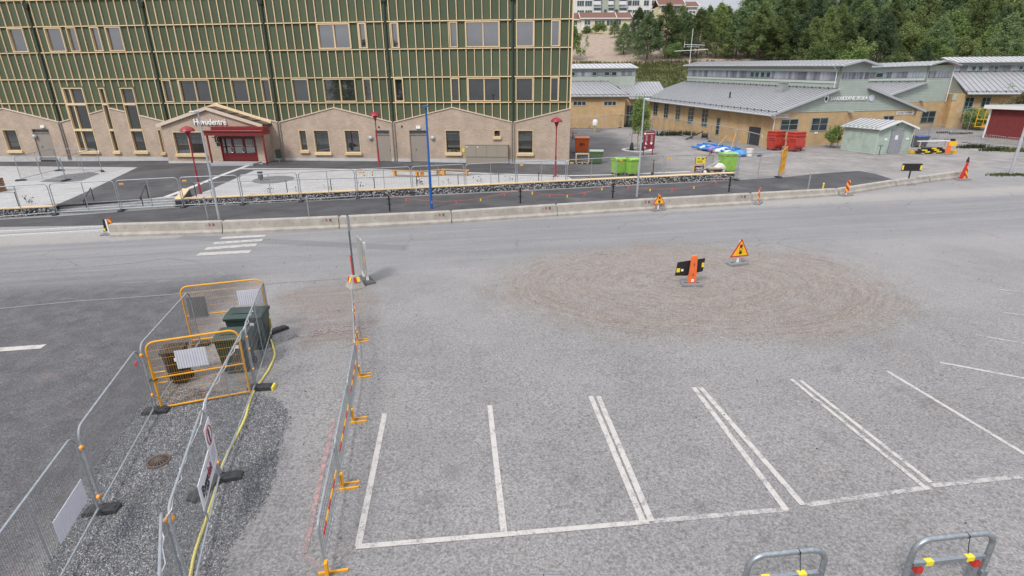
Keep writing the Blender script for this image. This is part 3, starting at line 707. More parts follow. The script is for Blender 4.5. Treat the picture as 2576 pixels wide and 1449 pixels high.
# --- entrance pavilion (projects towards the street)
PO = 1.55
def fo(x, y): return fs(x, y, PO)
e0, e1 = fo(424, 402)[0], fo(669, 405)[0]; el, er = fo(404, 313), fo(671, 315); ep = fo(526, 273)
eave_z = (el[1]+er[1])/2; pk_s, pk_z = (e0+e1)/2, ep[1]
def etop(s): return eave_z+(pk_z-eave_z)*(1-abs(s-pk_s)/((e1-e0)/2))-.05
ew = (fo(445, 388)[0], fo(519, 388)[0], fo(480, 388)[1], fo(480, 331)[1])
ed = (fo(561, 400)[0], fo(650, 400)[0], .6, fo(600, 343)[1])
brick_wall(e0, e1, etop, [ew, ed], -PO, BLD, 'entrance_wall', .3)
# the peak needs its own piece because the opening grid does not split there
for s in (e0, e1):
    k = 1 if s == e0 else -1
    MB().bb(min(s, s+k*.28), max(s, s+k*.28), -PO+.302, -.03, .3, eave_z-.06).build('entrance_side_wall', BRK, BLD)
MB().bb(e0-.03, ed[0], -PO-.03, -PO+.1, -.3, 1.0).build('plinth', PLINTH, BLD); MB().bb(ed[1], e1+.03, -PO-.03, -PO+.1, -.3, 1.0).build('plinth', PLINTH, BLD)
ROOFB = mat('black_seam_roof', (.030, .031, .034), .35, var=.15, scale=3)
for s in (-1, 1):
    xe = pk_s+s*((e1-e0)/2+.32); ze = eave_z-.10
    rf = MB().prism([(pk_s, -PO-.18, pk_z+.02), (xe, -PO-.18, ze), (xe, -PO-.18, ze+.13), (pk_s, -PO-.18, pk_z+.15)], (0, PO+.16, 0)).build('entrance_roof', ROOFB, BLD)
    MB().prism([(pk_s, -PO-.24, pk_z-.12), (xe, -PO-.24, ze-.14), (xe, -PO-.24, ze+.15), (pk_s, -PO-.24, pk_z+.17)], (0, .055, 0)).build('verge_board', COPE, rf)
    MB().prism([(pk_s, -.12, pk_z+.16), (xe, -.12, ze+.14), (xe, -.12, ze+.40), (pk_s, -.12, pk_z+.42)], (0, .06, 0)).build('flashing', CREAM, rf)
    for k in range(1, 5):
        t = k/5; MB().beam((pk_s+(xe-pk_s)*t, -PO-.16, pk_z+.165+(ze-pk_z)*t), (pk_s+(xe-pk_s)*t, -.13, pk_z+.165+(ze-pk_z)*t), .03, .05).build('seam', ROOFB, rf)
w_ = window(ew[0], ew[1], ew[2], ew[3], ew[0]+(ew[1]-ew[0])*.5, GLASSL, depth=.22, fw=.07, sill=True, out=PO+.03)
REDM = mat('oxide_red_metal', (.19, .018, .018), .42, var=.12, scale=4); REDD = mat('red_door', (.15, .012, .014), .4, var=.08)
dr = bpy.data.objects.new('entrance_door', None); COL.objects.link(dr); dr.parent = BLD; dr.location = (ed[0], -PO, fo(600, 405)[1])
W_ = ed[1]-ed[0]; H_ = ed[3]-fo(600, 405)[1]
MB().bb(0, .08, -.02, .2, 0, H_).bb(W_-.08, W_, -.02, .2, 0, H_).bb(.08, W_-.08, -.02, .2, H_-.08, H_).build('frame', REDD, dr)
nL = 3
for k in range(nL):
    a = .09+(W_-.18)*k/nL; b_ = .09+(W_-.18)*(k+1)/nL
    lf = MB().bb(a+.004, a+.13, .05, .12, .03, H_-.09).bb(b_-.13, b_-.004, .05, .12, .03, H_-.09).bb(a+.13, b_-.13, .05, .12, .03, .72).bb(a+.13, b_-.13, .05, .12, H_-.22, H_-.09).build('leaf', REDD, dr)
    MB().bb(a+.13, b_-.13, .07, .09, .72, H_-.22).build('pane', GLASSL, lf)
    if k < 2:
        c_ = (b_-.10) if k == 0 else (a+.12)
        if k == 1: c_ = b_-.10
        MB().tube([(c_+.16*math.cos(t*.3927), -.01, 1.05+.27*math.sin(t*.3927)) for t in range(16)], .022, 6, closed=True).build('ring_handle', mat('steel', (.6, .6, .6), .3, 1), lf, smooth=True)
cn = bpy.data.objects.new('canopy', None); COL.objects.link(cn); cn.parent = BLD
CO = PO+1.35
c0, c1 = fs(514, 335, CO)[0], fs(661, 335, CO)[0]; cz = fs(590, 341, CO)[1]; cz2 = fs(590, 330, CO)[1]
MB().bb(c0, c1, -CO, -PO-.02, cz+.06, cz2).build('deck', REDM, cn)
MB().bb(c0-.04, c1+.04, -CO-.05, -CO, cz, cz2+.05).build('fascia', REDM, cn)
MB().bb(c0+.45, c1-.1, -CO+.35, -PO-.04, cz2+.003, cz2+.34).build('upper_box', REDM, cn)
MB().tube([(c0-.02, -CO-.10, cz2+.02), (c1+.02, -CO-.10, cz2+.02)], .07, 8).build('gutter', REDM, cn, smooth=True)
for x in (c0+.12, c1-.12):
    MB().bb(x-.06, x+.06, -CO+.05, -CO+.17, PZ(F0.x+FE.x*x, 50)-.25, cz+.058).build('post', REDM, cn)
MB().bb(ed[0]-.3, ed[1]+.3, -PO-1.6, -PO-.04, .1, fo(600, 405)[1]-.01).build('doorstep', mat('mat_grey', (.36, .37, .38), .8, scale=14), BLD)
# lettering over the entrance and house number
t0, t1 = fo(488, 300), fo(571, 309)
tx = text('Huvudentré', 1, mat('white_letter', (.85, .85, .85), .4, var=.02), BLD, ((t0[0]+t1[0])/2, -PO-.10, fo(530, 307)[1]), bold=True, ext=.05)
wd = tx.dimensions.x; k = (t1[0]-t0[0])/max(.1, wd); tx.scale = (k, k*1.12, 1)
nb = text('10', .62, mat('black_letter', (.02, .02, .02), .5), BLD, (fo(546, 352)[0], -PO-.04, fo(546, 352)[1]), bold=True, ext=.02, name='house_number')
s, z = fo(549, 363); MB().bb(s-.14, s+.14, -PO-.05, -PO-.002, z-.15, z+.15).build('number_plate', mat('black_letter', (.02, .02, .02), .5), BLD)
s, z = fo(543, 344); MB().tube([(s, -PO-.25, z), (s, -PO, z+.06)], .03, 8).box((s-.02, -PO-.3, z-.03), (.34, .14, .06)).build('number_lamp', DARKM, BLD)
# ================================================================ HILLSIDE
_prof = [(90, 1.2), (98, 1.7), (108, 5.0), (118, 9.2), (128, 12.0), (133, 12.9), (160, 19.4), (175, 20.8), (186, 22.3), (205, 24.3), (240, 28.6), (300, 31.5), (420, 33)]
def HZ(x, y):
    yy = y + 3*math.sin(x*.05)+1.2*math.sin(x*.17+1)
    for (a, za), (b_, zb) in zip(_prof, _prof[1:]):
        if yy <= b_:
            t = max(0, (yy-a)/(b_-a)); return za+(zb-za)*t + (.25*math.sin(x*.6+y*.3)+.2*math.sin(y*.9-x*.25) if yy > 104 else 0)
    return 52
def hp(px_, py_):
    """march a photo ray onto the hillside"""
    d = ray(px_, py_); y = 92.0
    while y < 410:
        p = CAM+d*(y/d.y)
        if p.z < HZ(p.x, p.y): return Vector((p.x, p.y, HZ(p.x, p.y)))
        y += .5
    return CAM+d*(300/d.y)
def hill_material():
    m, n, l, b = nmat('hillside_soil'); g = NG(m.node_tree); P, X, Y, Z = g.pos(); b.inputs['Roughness'].default_value = .95; b.inputs['Specular IOR Level'].default_value = .1
    a = g.noise(P, .12, 6, .65); f = g.noise(P, 1.1, 6, .7); s = g.noise(P, 5, 4, .7)
    grass = g.mix(g.rng(f, .35, .65), (.070, .092, .036), (.150, .150, .072)); grass = g.mix(g.rng(s, .5, .7, 0, .5), grass, (.06, .075, .03))
    sand = g.mix(g.rng(f, .3, .7), (.290, .225, .178), (.380, .305, .248)); sand = g.mix(g.rng(s, .6, .75, 0, .5), sand, (.22, .17, .135))
    k = g.math('ADD', Z, g.math('MULTIPLY', g.math('SUBTRACT', a, .5), 3.5))
    sm = g.math('MULTIPLY', g.rng(k, 11.2, 12.0), g.rng(k, 24.0, 21.0))
    base = g.mix(sm, grass, sand)
    fl = g.math('MULTIPLY', g.rng(g.math('ADD', X, g.math('MULTIPLY', a, 20)), 48, 60), g.rng(k, 12.5, 14.5))
    base = g.mix(g.math('MULTIPLY', fl, .85), base, g.mix(g.rng(f, .4, .7), (.10, .075, .05), (.19, .15, .11)))
    l.new(base, b.inputs['Base Color']); g.bump(g.math('ADD', f, g.math('MULTIPLY', s, .4)), .8, .25, b)
    return m
hm = MB(); NX, NY = 130, 90; X0, X1, Y0, Y1 = -30, 400, 92, 420
ysv = [Y0+(Y1-Y0)*(j/NY)**1.7 for j in range(NY+1)]
vs = [(X0+(X1-X0)*i/NX, y, HZ(X0+(X1-X0)*i/NX, y)) for y in ysv for i in range(NX+1)]
hm.add(vs, [(j*(NX+1)+i, j*(NX+1)+i+1, (j+1)*(NX+1)+i+1, (j+1)*(NX+1)+i) for j in range(NY) for i in range(NX)])
ho = struct('hillside', hm, hill_material(), smooth=True)
# tufts of meadow grass on the near slope
def grass_patch(name, label, pts_fn, n, h, w, m, cat='grass'):
    rg = random.Random(hash(name) % 1000); mb = MB()
    for _ in range(n):
        p = pts_fn(rg)
        if p is None: continue
        a = rg.random()*6.28; l = h*rg.uniform(.5, 1.2); dx, dy = math.cos(a)*w/2, math.sin(a)*w/2; lean = (rg.gauss(0, .3)*l, rg.gauss(0, .3)*l)
        mb.add([(p[0]-dx, p[1]-dy, p[2]), (p[0]+dx, p[1]+dy, p[2]), (p[0]+lean[0], p[1]+lean[1], p[2]+l)], [(0, 1, 2)])
    o = mb.build(name, m); tag(o, label, cat); stuff(o); return o
LEAFS = {}
def leafmat(name, c, var=.48):
    if name in LEAFS: return LEAFS[name]
    m, n, l, b = nmat(name); g = NG(m.node_tree); P, X, Y, Z = g.pos(); b.inputs['Roughness'].default_value = .65; b.inputs['Specular IOR Level'].default_value = .25
    oi = n.new('ShaderNodeObjectInfo'); no = g.noise(P, .55, 4, .7); fi = g.noise(P, 3.5, 2, .6)
    v = g.math('ADD', g.math('MULTIPLY', oi.outputs['Random'], .45), g.math('MULTIPLY', g.math('ADD', g.math('MULTIPLY', no, .6), g.math('MULTIPLY', fi, .4)), .75))
    col = g.mix(g.rng(v, .3, .85), tuple(x*(1-var) for x in c), (c[0]*(1+var*1.25), c[1]*(1+var), c[2]*(1+var*.7)))
    l.new(col, b.inputs['Base Color'])
    tr = n.new('ShaderNodeBsdfTranslucent'); l.new(col, tr.inputs[0]); ms = n.new('ShaderNodeMixShader'); ms.inputs[0].default_value = .3
    out = n['Material Output']; l.new(b.outputs[0], ms.inputs[1]); l.new(tr.outputs[0], ms.inputs[2]); l.new(ms.outputs[0], out.inputs[0])
    LEAFS[name] = m
    return m
PINE = leafmat('pine_needles', (.150, .205, .080)); PINE2 = leafmat('pine_needles_blue', (.128, .192, .095)); PINED = leafmat('pine_needles_dark', (.065, .08, .045))
BROAD = leafmat('broad_leaves', (.135, .205, .07)); BROAD2 = leafmat('broad_leaves_pale', (.165, .215, .085))
BARK = mat('pine_bark', (.115, .075, .05), .9, var=.35, scale=7, bump=.6); BARKG = mat('grey_bark', (.13, .12, .105), .9, var=.3, scale=7, bump=.5)
grass_patch('meadow_grass', 'rough green grass on the slope behind the yellow brick wing', lambda rg: (lambda x, y: (x, y, HZ(x, y)) if HZ(x, y) < 12 else None)(rg.uniform(5, 70), rg.uniform(100, 130)), 30000, .55, .22, leafmat('meadow_blades', (.105, .12, .045)))
def crown_mesh(seed, kind, h, r, n, leaf, size):
    rg = random.Random(seed); mb = MB()
    cl = []
    if kind == 'pine':
        nb = 120
        for i in range(nb):
            t = rg.random()**.85; z = h*(.04+.96*t)
            env = r*((1-t)**.62)*(.62+.38*math.sin(min(1, t*3.2)*1.57))*rg.uniform(.72, 1.12)
            a = rg.random()*6.283; q = rg.uniform(.35, 1)**.6
            cl.append((Vector((math.cos(a)*env*q, math.sin(a)*env*q, z+env*q*.18)), (.62*(1-t*.55), .30), a))
        for k in range(5): cl.append((Vector((rg.gauss(0, .1), rg.gauss(0, .1), h*(.92+.02*k))), (.22, .4), 0))
    elif kind == 'tall':      # old pine with bare trunk and flat open crown
        for i in range(46):
            t = rg.random(); z = h*(.55+.45*t); env = r*(.5+.7*math.sin(t*2.7))*rg.uniform(.5, 1.1); a = rg.random()*6.283
            cl.append((Vector((math.cos(a)*env, math.sin(a)*env, z)), (.85, .3), a))
    else:                     # broadleaf
        lobes = [(Vector((rg.gauss(0, .33)*r, rg.gauss(0, .33)*r, h*rg.uniform(.36, .82))), r*rg.uniform(.42, .66)) for _ in range(9)]
        for i in range(130):
            c_, lr = rg.choice(lobes); d = Vector((rg.gauss(0, 1), rg.gauss(0, 1), rg.gauss(0, .85))).normalized()
            cl.append((c_+d*lr*rg.uniform(.75, 1.05), (.42*r/3, .34*r/3), 0))
    per = n//len(cl)
    for c_, (sp, sz), a in cl:
        ca, sa = math.cos(a), math.sin(a)
        k = 1.0 if kind != 'pine' else 1.0
        for _ in range(per):
            o = Vector((rg.gauss(0, sp), rg.gauss(0, sp*.55), rg.gauss(0, sz)))
            o = Vector((o.x*ca-o.y*sa, o.x*sa+o.y*ca, o.z-(.12*o.x if kind == 'pine' else 0)))
            p = c_+o
            if p.z < .2: continue
            u = Vector((rg.gauss(0, 1), rg.gauss(0, 1), rg.gauss(.35 if kind != 'broad' else 0, .6))).normalized(); v = u.cross(Vector((rg.gauss(0, 1), rg.gauss(0, 1), rg.gauss(0, 1)))).normalized()
            s = size*rg.uniform(.6, 1.35)
            if kind == 'broad': mb.add([p-u*s*.5, p+v*s*.35, p+u*s*.5, p-v*s*.35], [(0, 1, 2, 3)])
            else: mb.add([p-v*s*.20, p+v*s*.20, p+u*s*1.3], [(0, 1, 2)])
    me = bpy.data.meshes.new('crown'); me.from_pydata(mb.v, [], mb.f); me.materials.append(leaf)
    return me
def trunk_mesh(seed, h, r, bark, kind):
    rg = random.Random(seed); mb = MB(); top = h*(.96 if kind != 'broad' else .7)
    pts = [(rg.gauss(0, .05)*k*.3, rg.gauss(0, .05)*k*.3, -.4+(top+.4)*k/6) for k in range(7)]
    mb.tube(pts, [r*(1-k/6.6)+.01 for k in range(7)], 7)
    for k in range(9 if kind != 'broad' else 7):
        z = h*(.2+.07*k if kind != 'tall' else .5+.05*k); a = rg.random()*6.28; L = h*.16*rg.uniform(.6, 1.2)
        mb.tube([(0, 0, z), (math.cos(a)*L*.6, math.sin(a)*L*.6, z+L*.25), (math.cos(a)*L, math.sin(a)*L, z+L*.5)], [r*.35, r*.22, r*.08], 5)
    return mb.mesh('trunk', bark, smooth=True)
KINDS = {}
def treekind(key, seed, kind, h, r, n, leaf, bark, size, tr):
    KINDS[key] = (crown_mesh(seed, kind, h, r, n, leaf, size), trunk_mesh(seed, h, tr, bark, kind), h)
treekind('p1', 11, 'pine', 11, 4.6, 11000, PINE, BARK, .34, .17); treekind('p2', 12, 'pine', 10, 4.6, 11000, PINE2, BARK, .34, .17); treekind('p3', 13, 'pine', 12, 4.3, 11000, PINE, BARK, .34, .17); treekind('p4', 14, 'pine', 9, 3.9, 9000, PINE2, BARK, .32, .15)
treekind('t1', 21, 'tall', 15, 3.2, 5000, PINED, BARK, .42, .20); treekind('t2', 22, 'tall', 16, 3.6, 5000, PINED, BARK, .42, .22)
treekind('r1', 35, 'broad', 6, 3.4, 6000, leafmat('russet_leaves', (.10, .095, .05)), BARKG, .34, .12)
treekind('b1', 31, 'broad', 8, 3.4, 7000, BROAD, BARKG, .36, .14); treekind('b2', 32, 'broad', 7, 3.0, 7000, BROAD2, BARKG, .36, .13); treekind('s1', 33, 'broad', 4, 2.0, 4500, BROAD, BARKG, .22, .07)
def tree(key, name, label, cat, p, h, rz=0.0, wid=1.0, group=None):
    cr, trk, h0 = KINDS[key]; k = h/h0
    t = thing(name, label, cat, p, rz, group); t.scale = (k*wid, k*wid, k)
    inst('trunk', trk, t); inst('crown', cr, t)
    return t
rg = random.Random(42)
# front row of separate pines along the foot of the wood: photo x, base row, height in photo pixels
FRONT = [(1568, 137, 74, 'p4', 'small blue green pine left of the big pair on the sand slope'), (1602, 128, 104, 'p3', 'slim pine behind the first small pine on the sand slope'), (1627, 149, 112, 'p2', 'full round pine standing on the sand slope above the flat roof'),
         (1672, 145, 128, 'p1', 'tall wide pine in the middle of the sand slope'), (1712, 142, 108, 'p2', 'broad pine just left of the roof aerial'), (1752, 146, 118, 'p1', 'dense pine right behind the roof aerial'), (1800, 146, 132, 'p3', 'tall pine right of the roof aerial'),
         (1850, 148, 120, 'p2', 'spreading pine above the wire fence on the slope'), (1905, 150, 134, 'p1', 'big dark pine above the clerestory roof of the old school'), (1960, 152, 124, 'p3', 'pine above the middle of the clerestory roof'), (2010, 154, 112, 'p4', 'low pine behind the ridge of the old school'),
         (1545, 92, 40, 'p4', 'small pine in front of the yellow terrace houses'), (1512, 84, 26, 's1', 'round shrub below the yellow terrace houses'), (1497, 85, 24, 's1', 'leafy shrub beside the terrace balcony'), (1478, 88, 24, 's1', 'leftmost shrub under the terrace houses')]
for i, (x, yb, hpx, key, lab) in enumerate(FRONT):
    p = hp(x, yb); top = at_dist(x, yb-hpx, p); isb = key == 's1'
    tree(key, 'shrub' if isb else 'pine_tree', lab, 'shrub' if isb else 'tree', p, top.z-p.z, rg.random()*6, 1.12, None if isb else 'pines at the foot of the wood')
p = hp(1432, 148); tree('b1', 'birch_tree', 'leafy tree half hidden by the right corner of the green school', 'tree', p, 7.5, 1, .8)
p = hp(1688, 158); tree('s1', 'shrub', 'round green shrub on the sand beside the wire fence', 'shrub', p, 3.6, 2, 1.0)
p = hp(1620, 205); p = Vector((p.x, 99, HZ(p.x, 99))); p = at_y(1620, 210, 99); p.z = HZ(p.x, 99); tree('b1', 'small_tree', 'bright green small tree between the brick wing and the old school roof', 'tree', p, 5.2, 1, .8)
# the wood behind: rows going up the hill
WOOD = 'rows of trees in the wood on the hill'
nn_ = [0]
for row, (Y, step, keys, hr) in enumerate(((118, 3.6, ['b1', 'b2', 'p4', 's1'], (4.5, 6.5)), (126, 4.6, ['p1', 'p2', 'p4', 'b1', 'p2'], (8, 11)), (136, 5.4, ['p1', 'p2', 'p3', 'p4'], (9, 12.5)), (147, 5.2, ['p1', 'p2', 'p3', 'p4'], (10, 14)), (160, 5.4, ['p1', 'p2', 'p3', 'p2'], (10.5, 14.5)), (176, 6.0, ['p1', 'p3', 'p2', 'b1'], (10, 14)), (194, 6.6, ['p1', 'p3', 'p4', 'p2'], (10, 13)))):
    x = (1700-CX)/FPX*Y*.95; pc_ = bc_ = 0
    while x < Y*1.02:
        xx = x+rg.uniform(-1.5, 1.5); yy = Y+rg.uniform(-5, 5); k = rg.choice(keys)
        fx = CX+FPX*xx/(yy*.935)
        if (row == 0 and fx < 2020) or (row == 1 and fx < 1930) or (row == 2 and fx < 1850) or (row == 3 and fx < 1780): x += step; continue
        if fx > 2230 and rg.random() < .42 and 0 < row < 6: k = rg.choice(['b1', 'b2', 'b1'])
        h = rg.uniform(*hr)*(.78 if k[0] == 'b' and row else 1)
        if fx < 1860: h = min(h, 10-row*.7)
        pine = k[0] == 'p'
        if pine: pc_ += 1
        else: bc_ += 1
        tree(k, 'pine_tree' if pine else 'broadleaf_tree', ('%s pine from the left in the %s tree row up the wooded hill' if pine else '%s leafy tree from the left in the %s tree row up the wooded hill') % (ORD[(pc_ if pine else bc_)-1].capitalize(), ORD[row]), 'tree', (xx, yy, HZ(xx, yy)-.2), h, rg.random()*6, rg.uniform(.85, 1.1), WOOD if pine else 'leafy trees among the pines')
        nn_[0] += 1; x += step*rg.uniform(.8, 1.2)
x = (1900-CX)/FPX*212*.95; sk_ = 0
while x < 212*1.0:
    xx, yy = x+rg.uniform(-3, 3), 212+rg.uniform(-6, 10); sk_ += 1; tree(rg.choice(['t1', 't2', 't2']), 'old_pine_tree', '%s tall dark bare trunked pine from the left on the skyline' % ORD[sk_-1].capitalize(), 'tree', (xx, yy, HZ(xx, yy)-.2), rg.uniform(12, 17), rg.random()*6, rg.uniform(.85, 1.2), 'dark pines along the skyline')
    x += rg.uniform(5.5, 9.5)
# pines on the other side of the street that the upper windows mirror
for x, y, h in ((-62, -46, 17), (-54, -50, 20), (-47, -44, 15), (-38, -52, 18), (4, -48, 17), (9, -44, 14), (13, -50, 18), (17, -46, 16), (25, -52, 19), (31, -47, 15)):
    tree('p3' if h < 18 else 't2', 'mirrored_pine_tree', 'dark pine mirrored in the upper window panes of the green school', 'tree', (x, y, G(x, y)), h, x, 1.1, 'pines mirrored in the windows')
# ---------------------------------------------------------------- houses on the hill
WIN2 = glassmat('house_glass', (.05, .07, .08), 1.6, .08); WHT = mat('white_render', (.66, .66, .63), .85, var=.06, scale=.8); YEL = mat('pale_yellow_render', (.62, .54, .36), .85, var=.07, scale=.8); SAGE = mat('sage_render', (.40, .43, .37), .85, var=.06, scale=.8)
TILE = mat('brown_tile', (.155, .070, .048), .8, var=.2, scale=5); WTRIM = mat('white_trim', (.72, .72, .70), .6, var=.05); BALC = mat('balcony_white', (.70, .71, .72), .5, var=.04)
def house_box(name, label, px0, px1, pyb, pyt, Y, depth, wallm, wins_, roof=None, group=None):
    """house whose front wall faces the camera; windows given in photo pixels"""
    a = at_y(px0, pyb, Y); b_ = at_y(px1, pyb, Y); top = at_y((px0+px1)/2, pyt, Y).z; base = min(a.z, b_.z)
    root = thing(name, label, 'building', (a.x, Y, base), 0, group); w = b_.x-a.x; h = top-base
    MB().bb(0, w, 0, depth, -4, h).build('wall', wallm, root)
    for (x0, x1, y0, y1) in wins_:
        p, q = at_y(x0, y0, Y), at_y(x1, y1, Y); X0_, X1_, Z0_, Z1_ = p.x-a.x, q.x-a.x, q.z-base, p.z-base
        f = MB().bb(X0_-.08, X1_+.08, -.06, .02, Z0_-.08, Z1_+.08).build('window', WTRIM, root)
        n_ = max(1, round((X1_-X0_)/1.1)); st = (X1_-X0_)/n_
        for i in range(n_): MB().bb(X0_+i*st+.05, X0_+(i+1)*st-.05, -.09, -.062, Z0_, Z1_).build('pane', WIN2, f)
    if roof:
        rise, ov, rm = roof
        r_ = MB().prism([(-ov, -ov, h), (-ov, depth/2, h+rise), (-ov, depth+ov, h), (-ov, depth+ov, h+.18), (-ov, depth/2, h+rise+.2), (-ov, -ov, h+.18)], (w+2*ov, 0, 0)).build('roof', rm, root)
        MB().bb(-ov, w+ov, -ov-.06, -ov-.005, h-.08, h+.2).build('fascia', WTRIM, r_)
        for x in (-ov-.12, w+ov): MB().prism([(x, -ov-.1, h), (x, depth/2, h+rise), (x, depth/2, h+rise+.32), (x, -ov-.1, h+.3)], (.12, 0, 0)).build('verge', WTRIM, r_)
    else: MB().bb(-.15, w+.15, -.15, depth+.15, h, h+.25).build('roof', WTRIM, root)
    return root, w, h, base, a
B = 240
rt, w, h, bz, a = house_box('apartment_block', 'white and sage apartment block at the top left edge of the hill', 1441, 1668, 42, -30, B, 12, WHT, [(x, x+17, y, y+13) for y in (26, 2, -20) for x in (1452, 1472)]+[(x, x+w_, y, y+13) for y in (25, 1) for x, w_ in ((1580, 9), (1591, 17), (1620, 12), (1640, 10))])
p = at_y(1512, 42, B); q = at_y(1556, 42, B); MB().bb(p.x-a.x, q.x-a.x, -.25, -.02, 0, h).build('sage_bay', SAGE, rt)
for x0, x1 in ((1493, 1512), (1530, 1544), (1558, 1577)):
    for y0 in (36, 12, -10):
        p, q = at_y(x0, y0, B-1.2), at_y(x1, y0-17, B-1.2)
        bc = MB().bb(p.x-a.x, q.x-a.x, -1.5, -.26, p.z-bz, p.z-bz+1.25).build('balcony', BALC, rt)
        MB().bb(p.x-a.x+.05, q.x-a.x-.05, -1.4, -1.34, p.z-bz+1.25, q.z-bz).build('pane', WIN2, bc); MB().bb(p.x-a.x, q.x-a.x, -1.5, -.26, q.z-bz, q.z-bz+.2).build('slab', BALC, bc)
for x0 in (1519, 1547):
    p, q = at_y(x0, 34, B), at_y(x0+7, 24, B); MB().bb(p.x-a.x, q.x-a.x, -.32, -.26, p.z-bz, q.z-bz).build('window', WIN2, rt)
Y = 228
rt, w, h, bz, a = house_box('yellow_villa', 'yellow house with red brown tiled roof on the skyline beside the apartment block', 1656, 1716, 52, 14, Y, 9, YEL, [(1682, 1690, 22, 34), (1696, 1710, 17, 33), (1664, 1676, 14, 30)], (2.6, .6, TILE))
rt, w, h, bz, a = house_box('white_villa', 'white house with tiled roof and glazed bay at the right end of the hilltop row', 1718, 1752, 47, 18, Y+1, 9, WHT, [(1720, 1730, 21, 38), (1735, 1748, 28, 40)], (2.2, .6, TILE))
Y = 186
rt, w, h, bz, a = house_box('terrace_house', 'pale yellow terrace house with brown roof and a white balcony on the hill', 1462, 1545, 77, 47, Y, 8, YEL, [(1496, 1521, 52, 65), (1526, 1548-6, 51, 64), (1470, 1485, 51, 62)], (2.0, .5, TILE))
p, q = at_y(1463, 76, Y-1.5), at_y(1488, 66, Y-1.5); MB().bb(p.x-a.x, q.x-a.x, -1.8, -.02, p.z-bz, q.z-bz).build('balcony', BALC, rt)
rt, w, h, bz, a = house_box('terrace_house', 'terrace house end with white posts right of the pale yellow one', 1546, 1585, 77, 47, Y+1.5, 8, YEL, [(1549, 1562, 50, 62)], (2.0, .5, TILE))
p, q = at_y(1573, 76, Y-1), at_y(1584, 66, Y-1); MB().bb(p.x-a.x, q.x-a.x, -1.6, -.02, p.z-bz, q.z-bz).build('balcony', BALC, rt)
house_box('terrace_house', 'brown roofed house cut off by the corner of the green school', 1425, 1461, 75, 50, Y+2, 8, WHT, [(1441, 1452, 52, 62)], (2.2, .5, TILE))
def gable_house(name, label, px0, px1, pyb, pye, pyp, Y, depth, wallm):
    a = at_y(px0, pyb, Y); b_ = at_y(px1, pyb, Y); e = at_y(px0, pye, Y).z; t = at_y((px0+px1)/2, pyp, Y).z
    root = thing(name, label, 'building', (a.x, Y, a.z), 0); w = b_.x-a.x; e -= a.z; t -= a.z
    MB().prism([(0, 0, -4), (w, 0, -4), (w, 0, e), (w/2, 0, t), (0, 0, e)], (0, depth, 0)).build('wall', wallm, root)
    for s in (0, 1):
        x0, x1 = (-.5, w/2) if s == 0 else (w+.5, w/2); k = (t-e)/(w/2)*.5
        r_ = MB().prism([(x0, -.4, e-k+.02), (x1, -.4, t+.02), (x1, -.4, t+.3), (x0, -.4, e-k+.3)], (0, depth+.8, 0)).build('roof', TILE, root)
        MB().prism([(x0, -.5, e-k), (x1, -.5, t), (x1, -.5, t+.4), (x0, -.5, e-k+.4)], (0, .09, 0)).build('verge', WTRIM, r_)
    MB().bb(w*.46, w*.54, -.06, .02, e*.4, e*.95).build('window', WIN2, root)
gable_house('gable_house', 'grey gable end with white verges between the apartment block and the pines', 1586, 1622, 62, 42, 27, 200, 8, mat('grey_render', (.36, .37, .40), .85, var=.05))
gable_house('gable_house', 'cream gable end with white verges peeping out between the pines', 1692, 1742, 74, 50, 36, 205, 8, mat('cream_render', (.62, .56, .46), .85, var=.05))
gable_house('gable_house', 'white topped gable roof just behind the cream gable end', 1698, 1752, 60, 42, 30, 214, 8, mat('grey_render', (.36, .37, .40)))
# ================================================================ OLD SCHOOL (yellow brick, sage boards, grey seam roofs)
OCH = brickmat('ochre_brick', (.47, .30, .135), (.56, .375, .185), (.52, .41, .265), .25, .075, .010)
SAGEB = mat('sage_boards', (.365, .415, .370), .75, var=.08, scale=1.2); GREYB = woodmat('weathered_boards', (.255, .265, .30), .3, .5, 9, rr=(.45, 1.3))
SEAMM = mat('roof_seam', (.19, .193, .20), .5, var=.2); ROOFG = mat('grey_seam_roof', (.30, .303, .312), .42, var=.10, scale=.8, spec=.5); ROOFL = mat('pale_seam_roof', (.44, .443, .45), .42, var=.08, scale=.8)
SGREEN = mat('sage_window_frame', (.235, .315, .300), .6, var=.05); WTR = mat('grey_gutter', (.40, .42, .43), .5, var=.05); GL3 = glassmat('old_school_glass', (.035, .04, .045), 1.6, .05)
SA = gp(1938, 372); SB = gp(2292, 349); SU = (SB-SA); SU.z = 0; SU.normalize(); SANG = math.atan2(SU.y, SU.x); SV = Vector((-SU.y, SU.x, 0))
SO = Vector((SA.x, SA.y, 0)); SNf = -SV
LV = Vector((-.24, .97, 0)).normalized(); LSK = LV.dot(SU)/LV.dot(SV)
OLD = thing('old_school', 'yellow brick school with sage board gable, clerestory and grey seam roof', 'building', SO, SANG)
def Lp(x, t, z): return (x+LSK*t, t, z+.03*t)
def fo1(px_, py_):
    p = hit(px_, py_, SO, SNf); return (p-SO).dot(SU), p.z
def side1(px_, py_):
    n_ = Vector((LV.y, -LV.x, 0)); p = hit(px_, py_, SO, n_); t = (p-SO).dot(LV)/LV.dot(LV)*LV.dot(SV); return t, p.z-.03*t
def hexa(mb, P): return mb.add(P, [(3, 2, 1, 0), (4, 5, 6, 7), (0, 1, 5, 4), (1, 2, 6, 5), (2, 3, 7, 6), (3, 0, 4, 7)])
LEN = 31.0; BT = 4.66
w1 = MB(); hexa(w1, [Lp(0, 0, -.5), Lp(20, 0, -.5), Lp(20, LEN, -.5), Lp(0, LEN, -.5), Lp(0, 0, BT), Lp(20, 0, BT), Lp(20, LEN, BT), Lp(0, LEN, BT)]); w1.build('brick_wall', OCH, OLD)
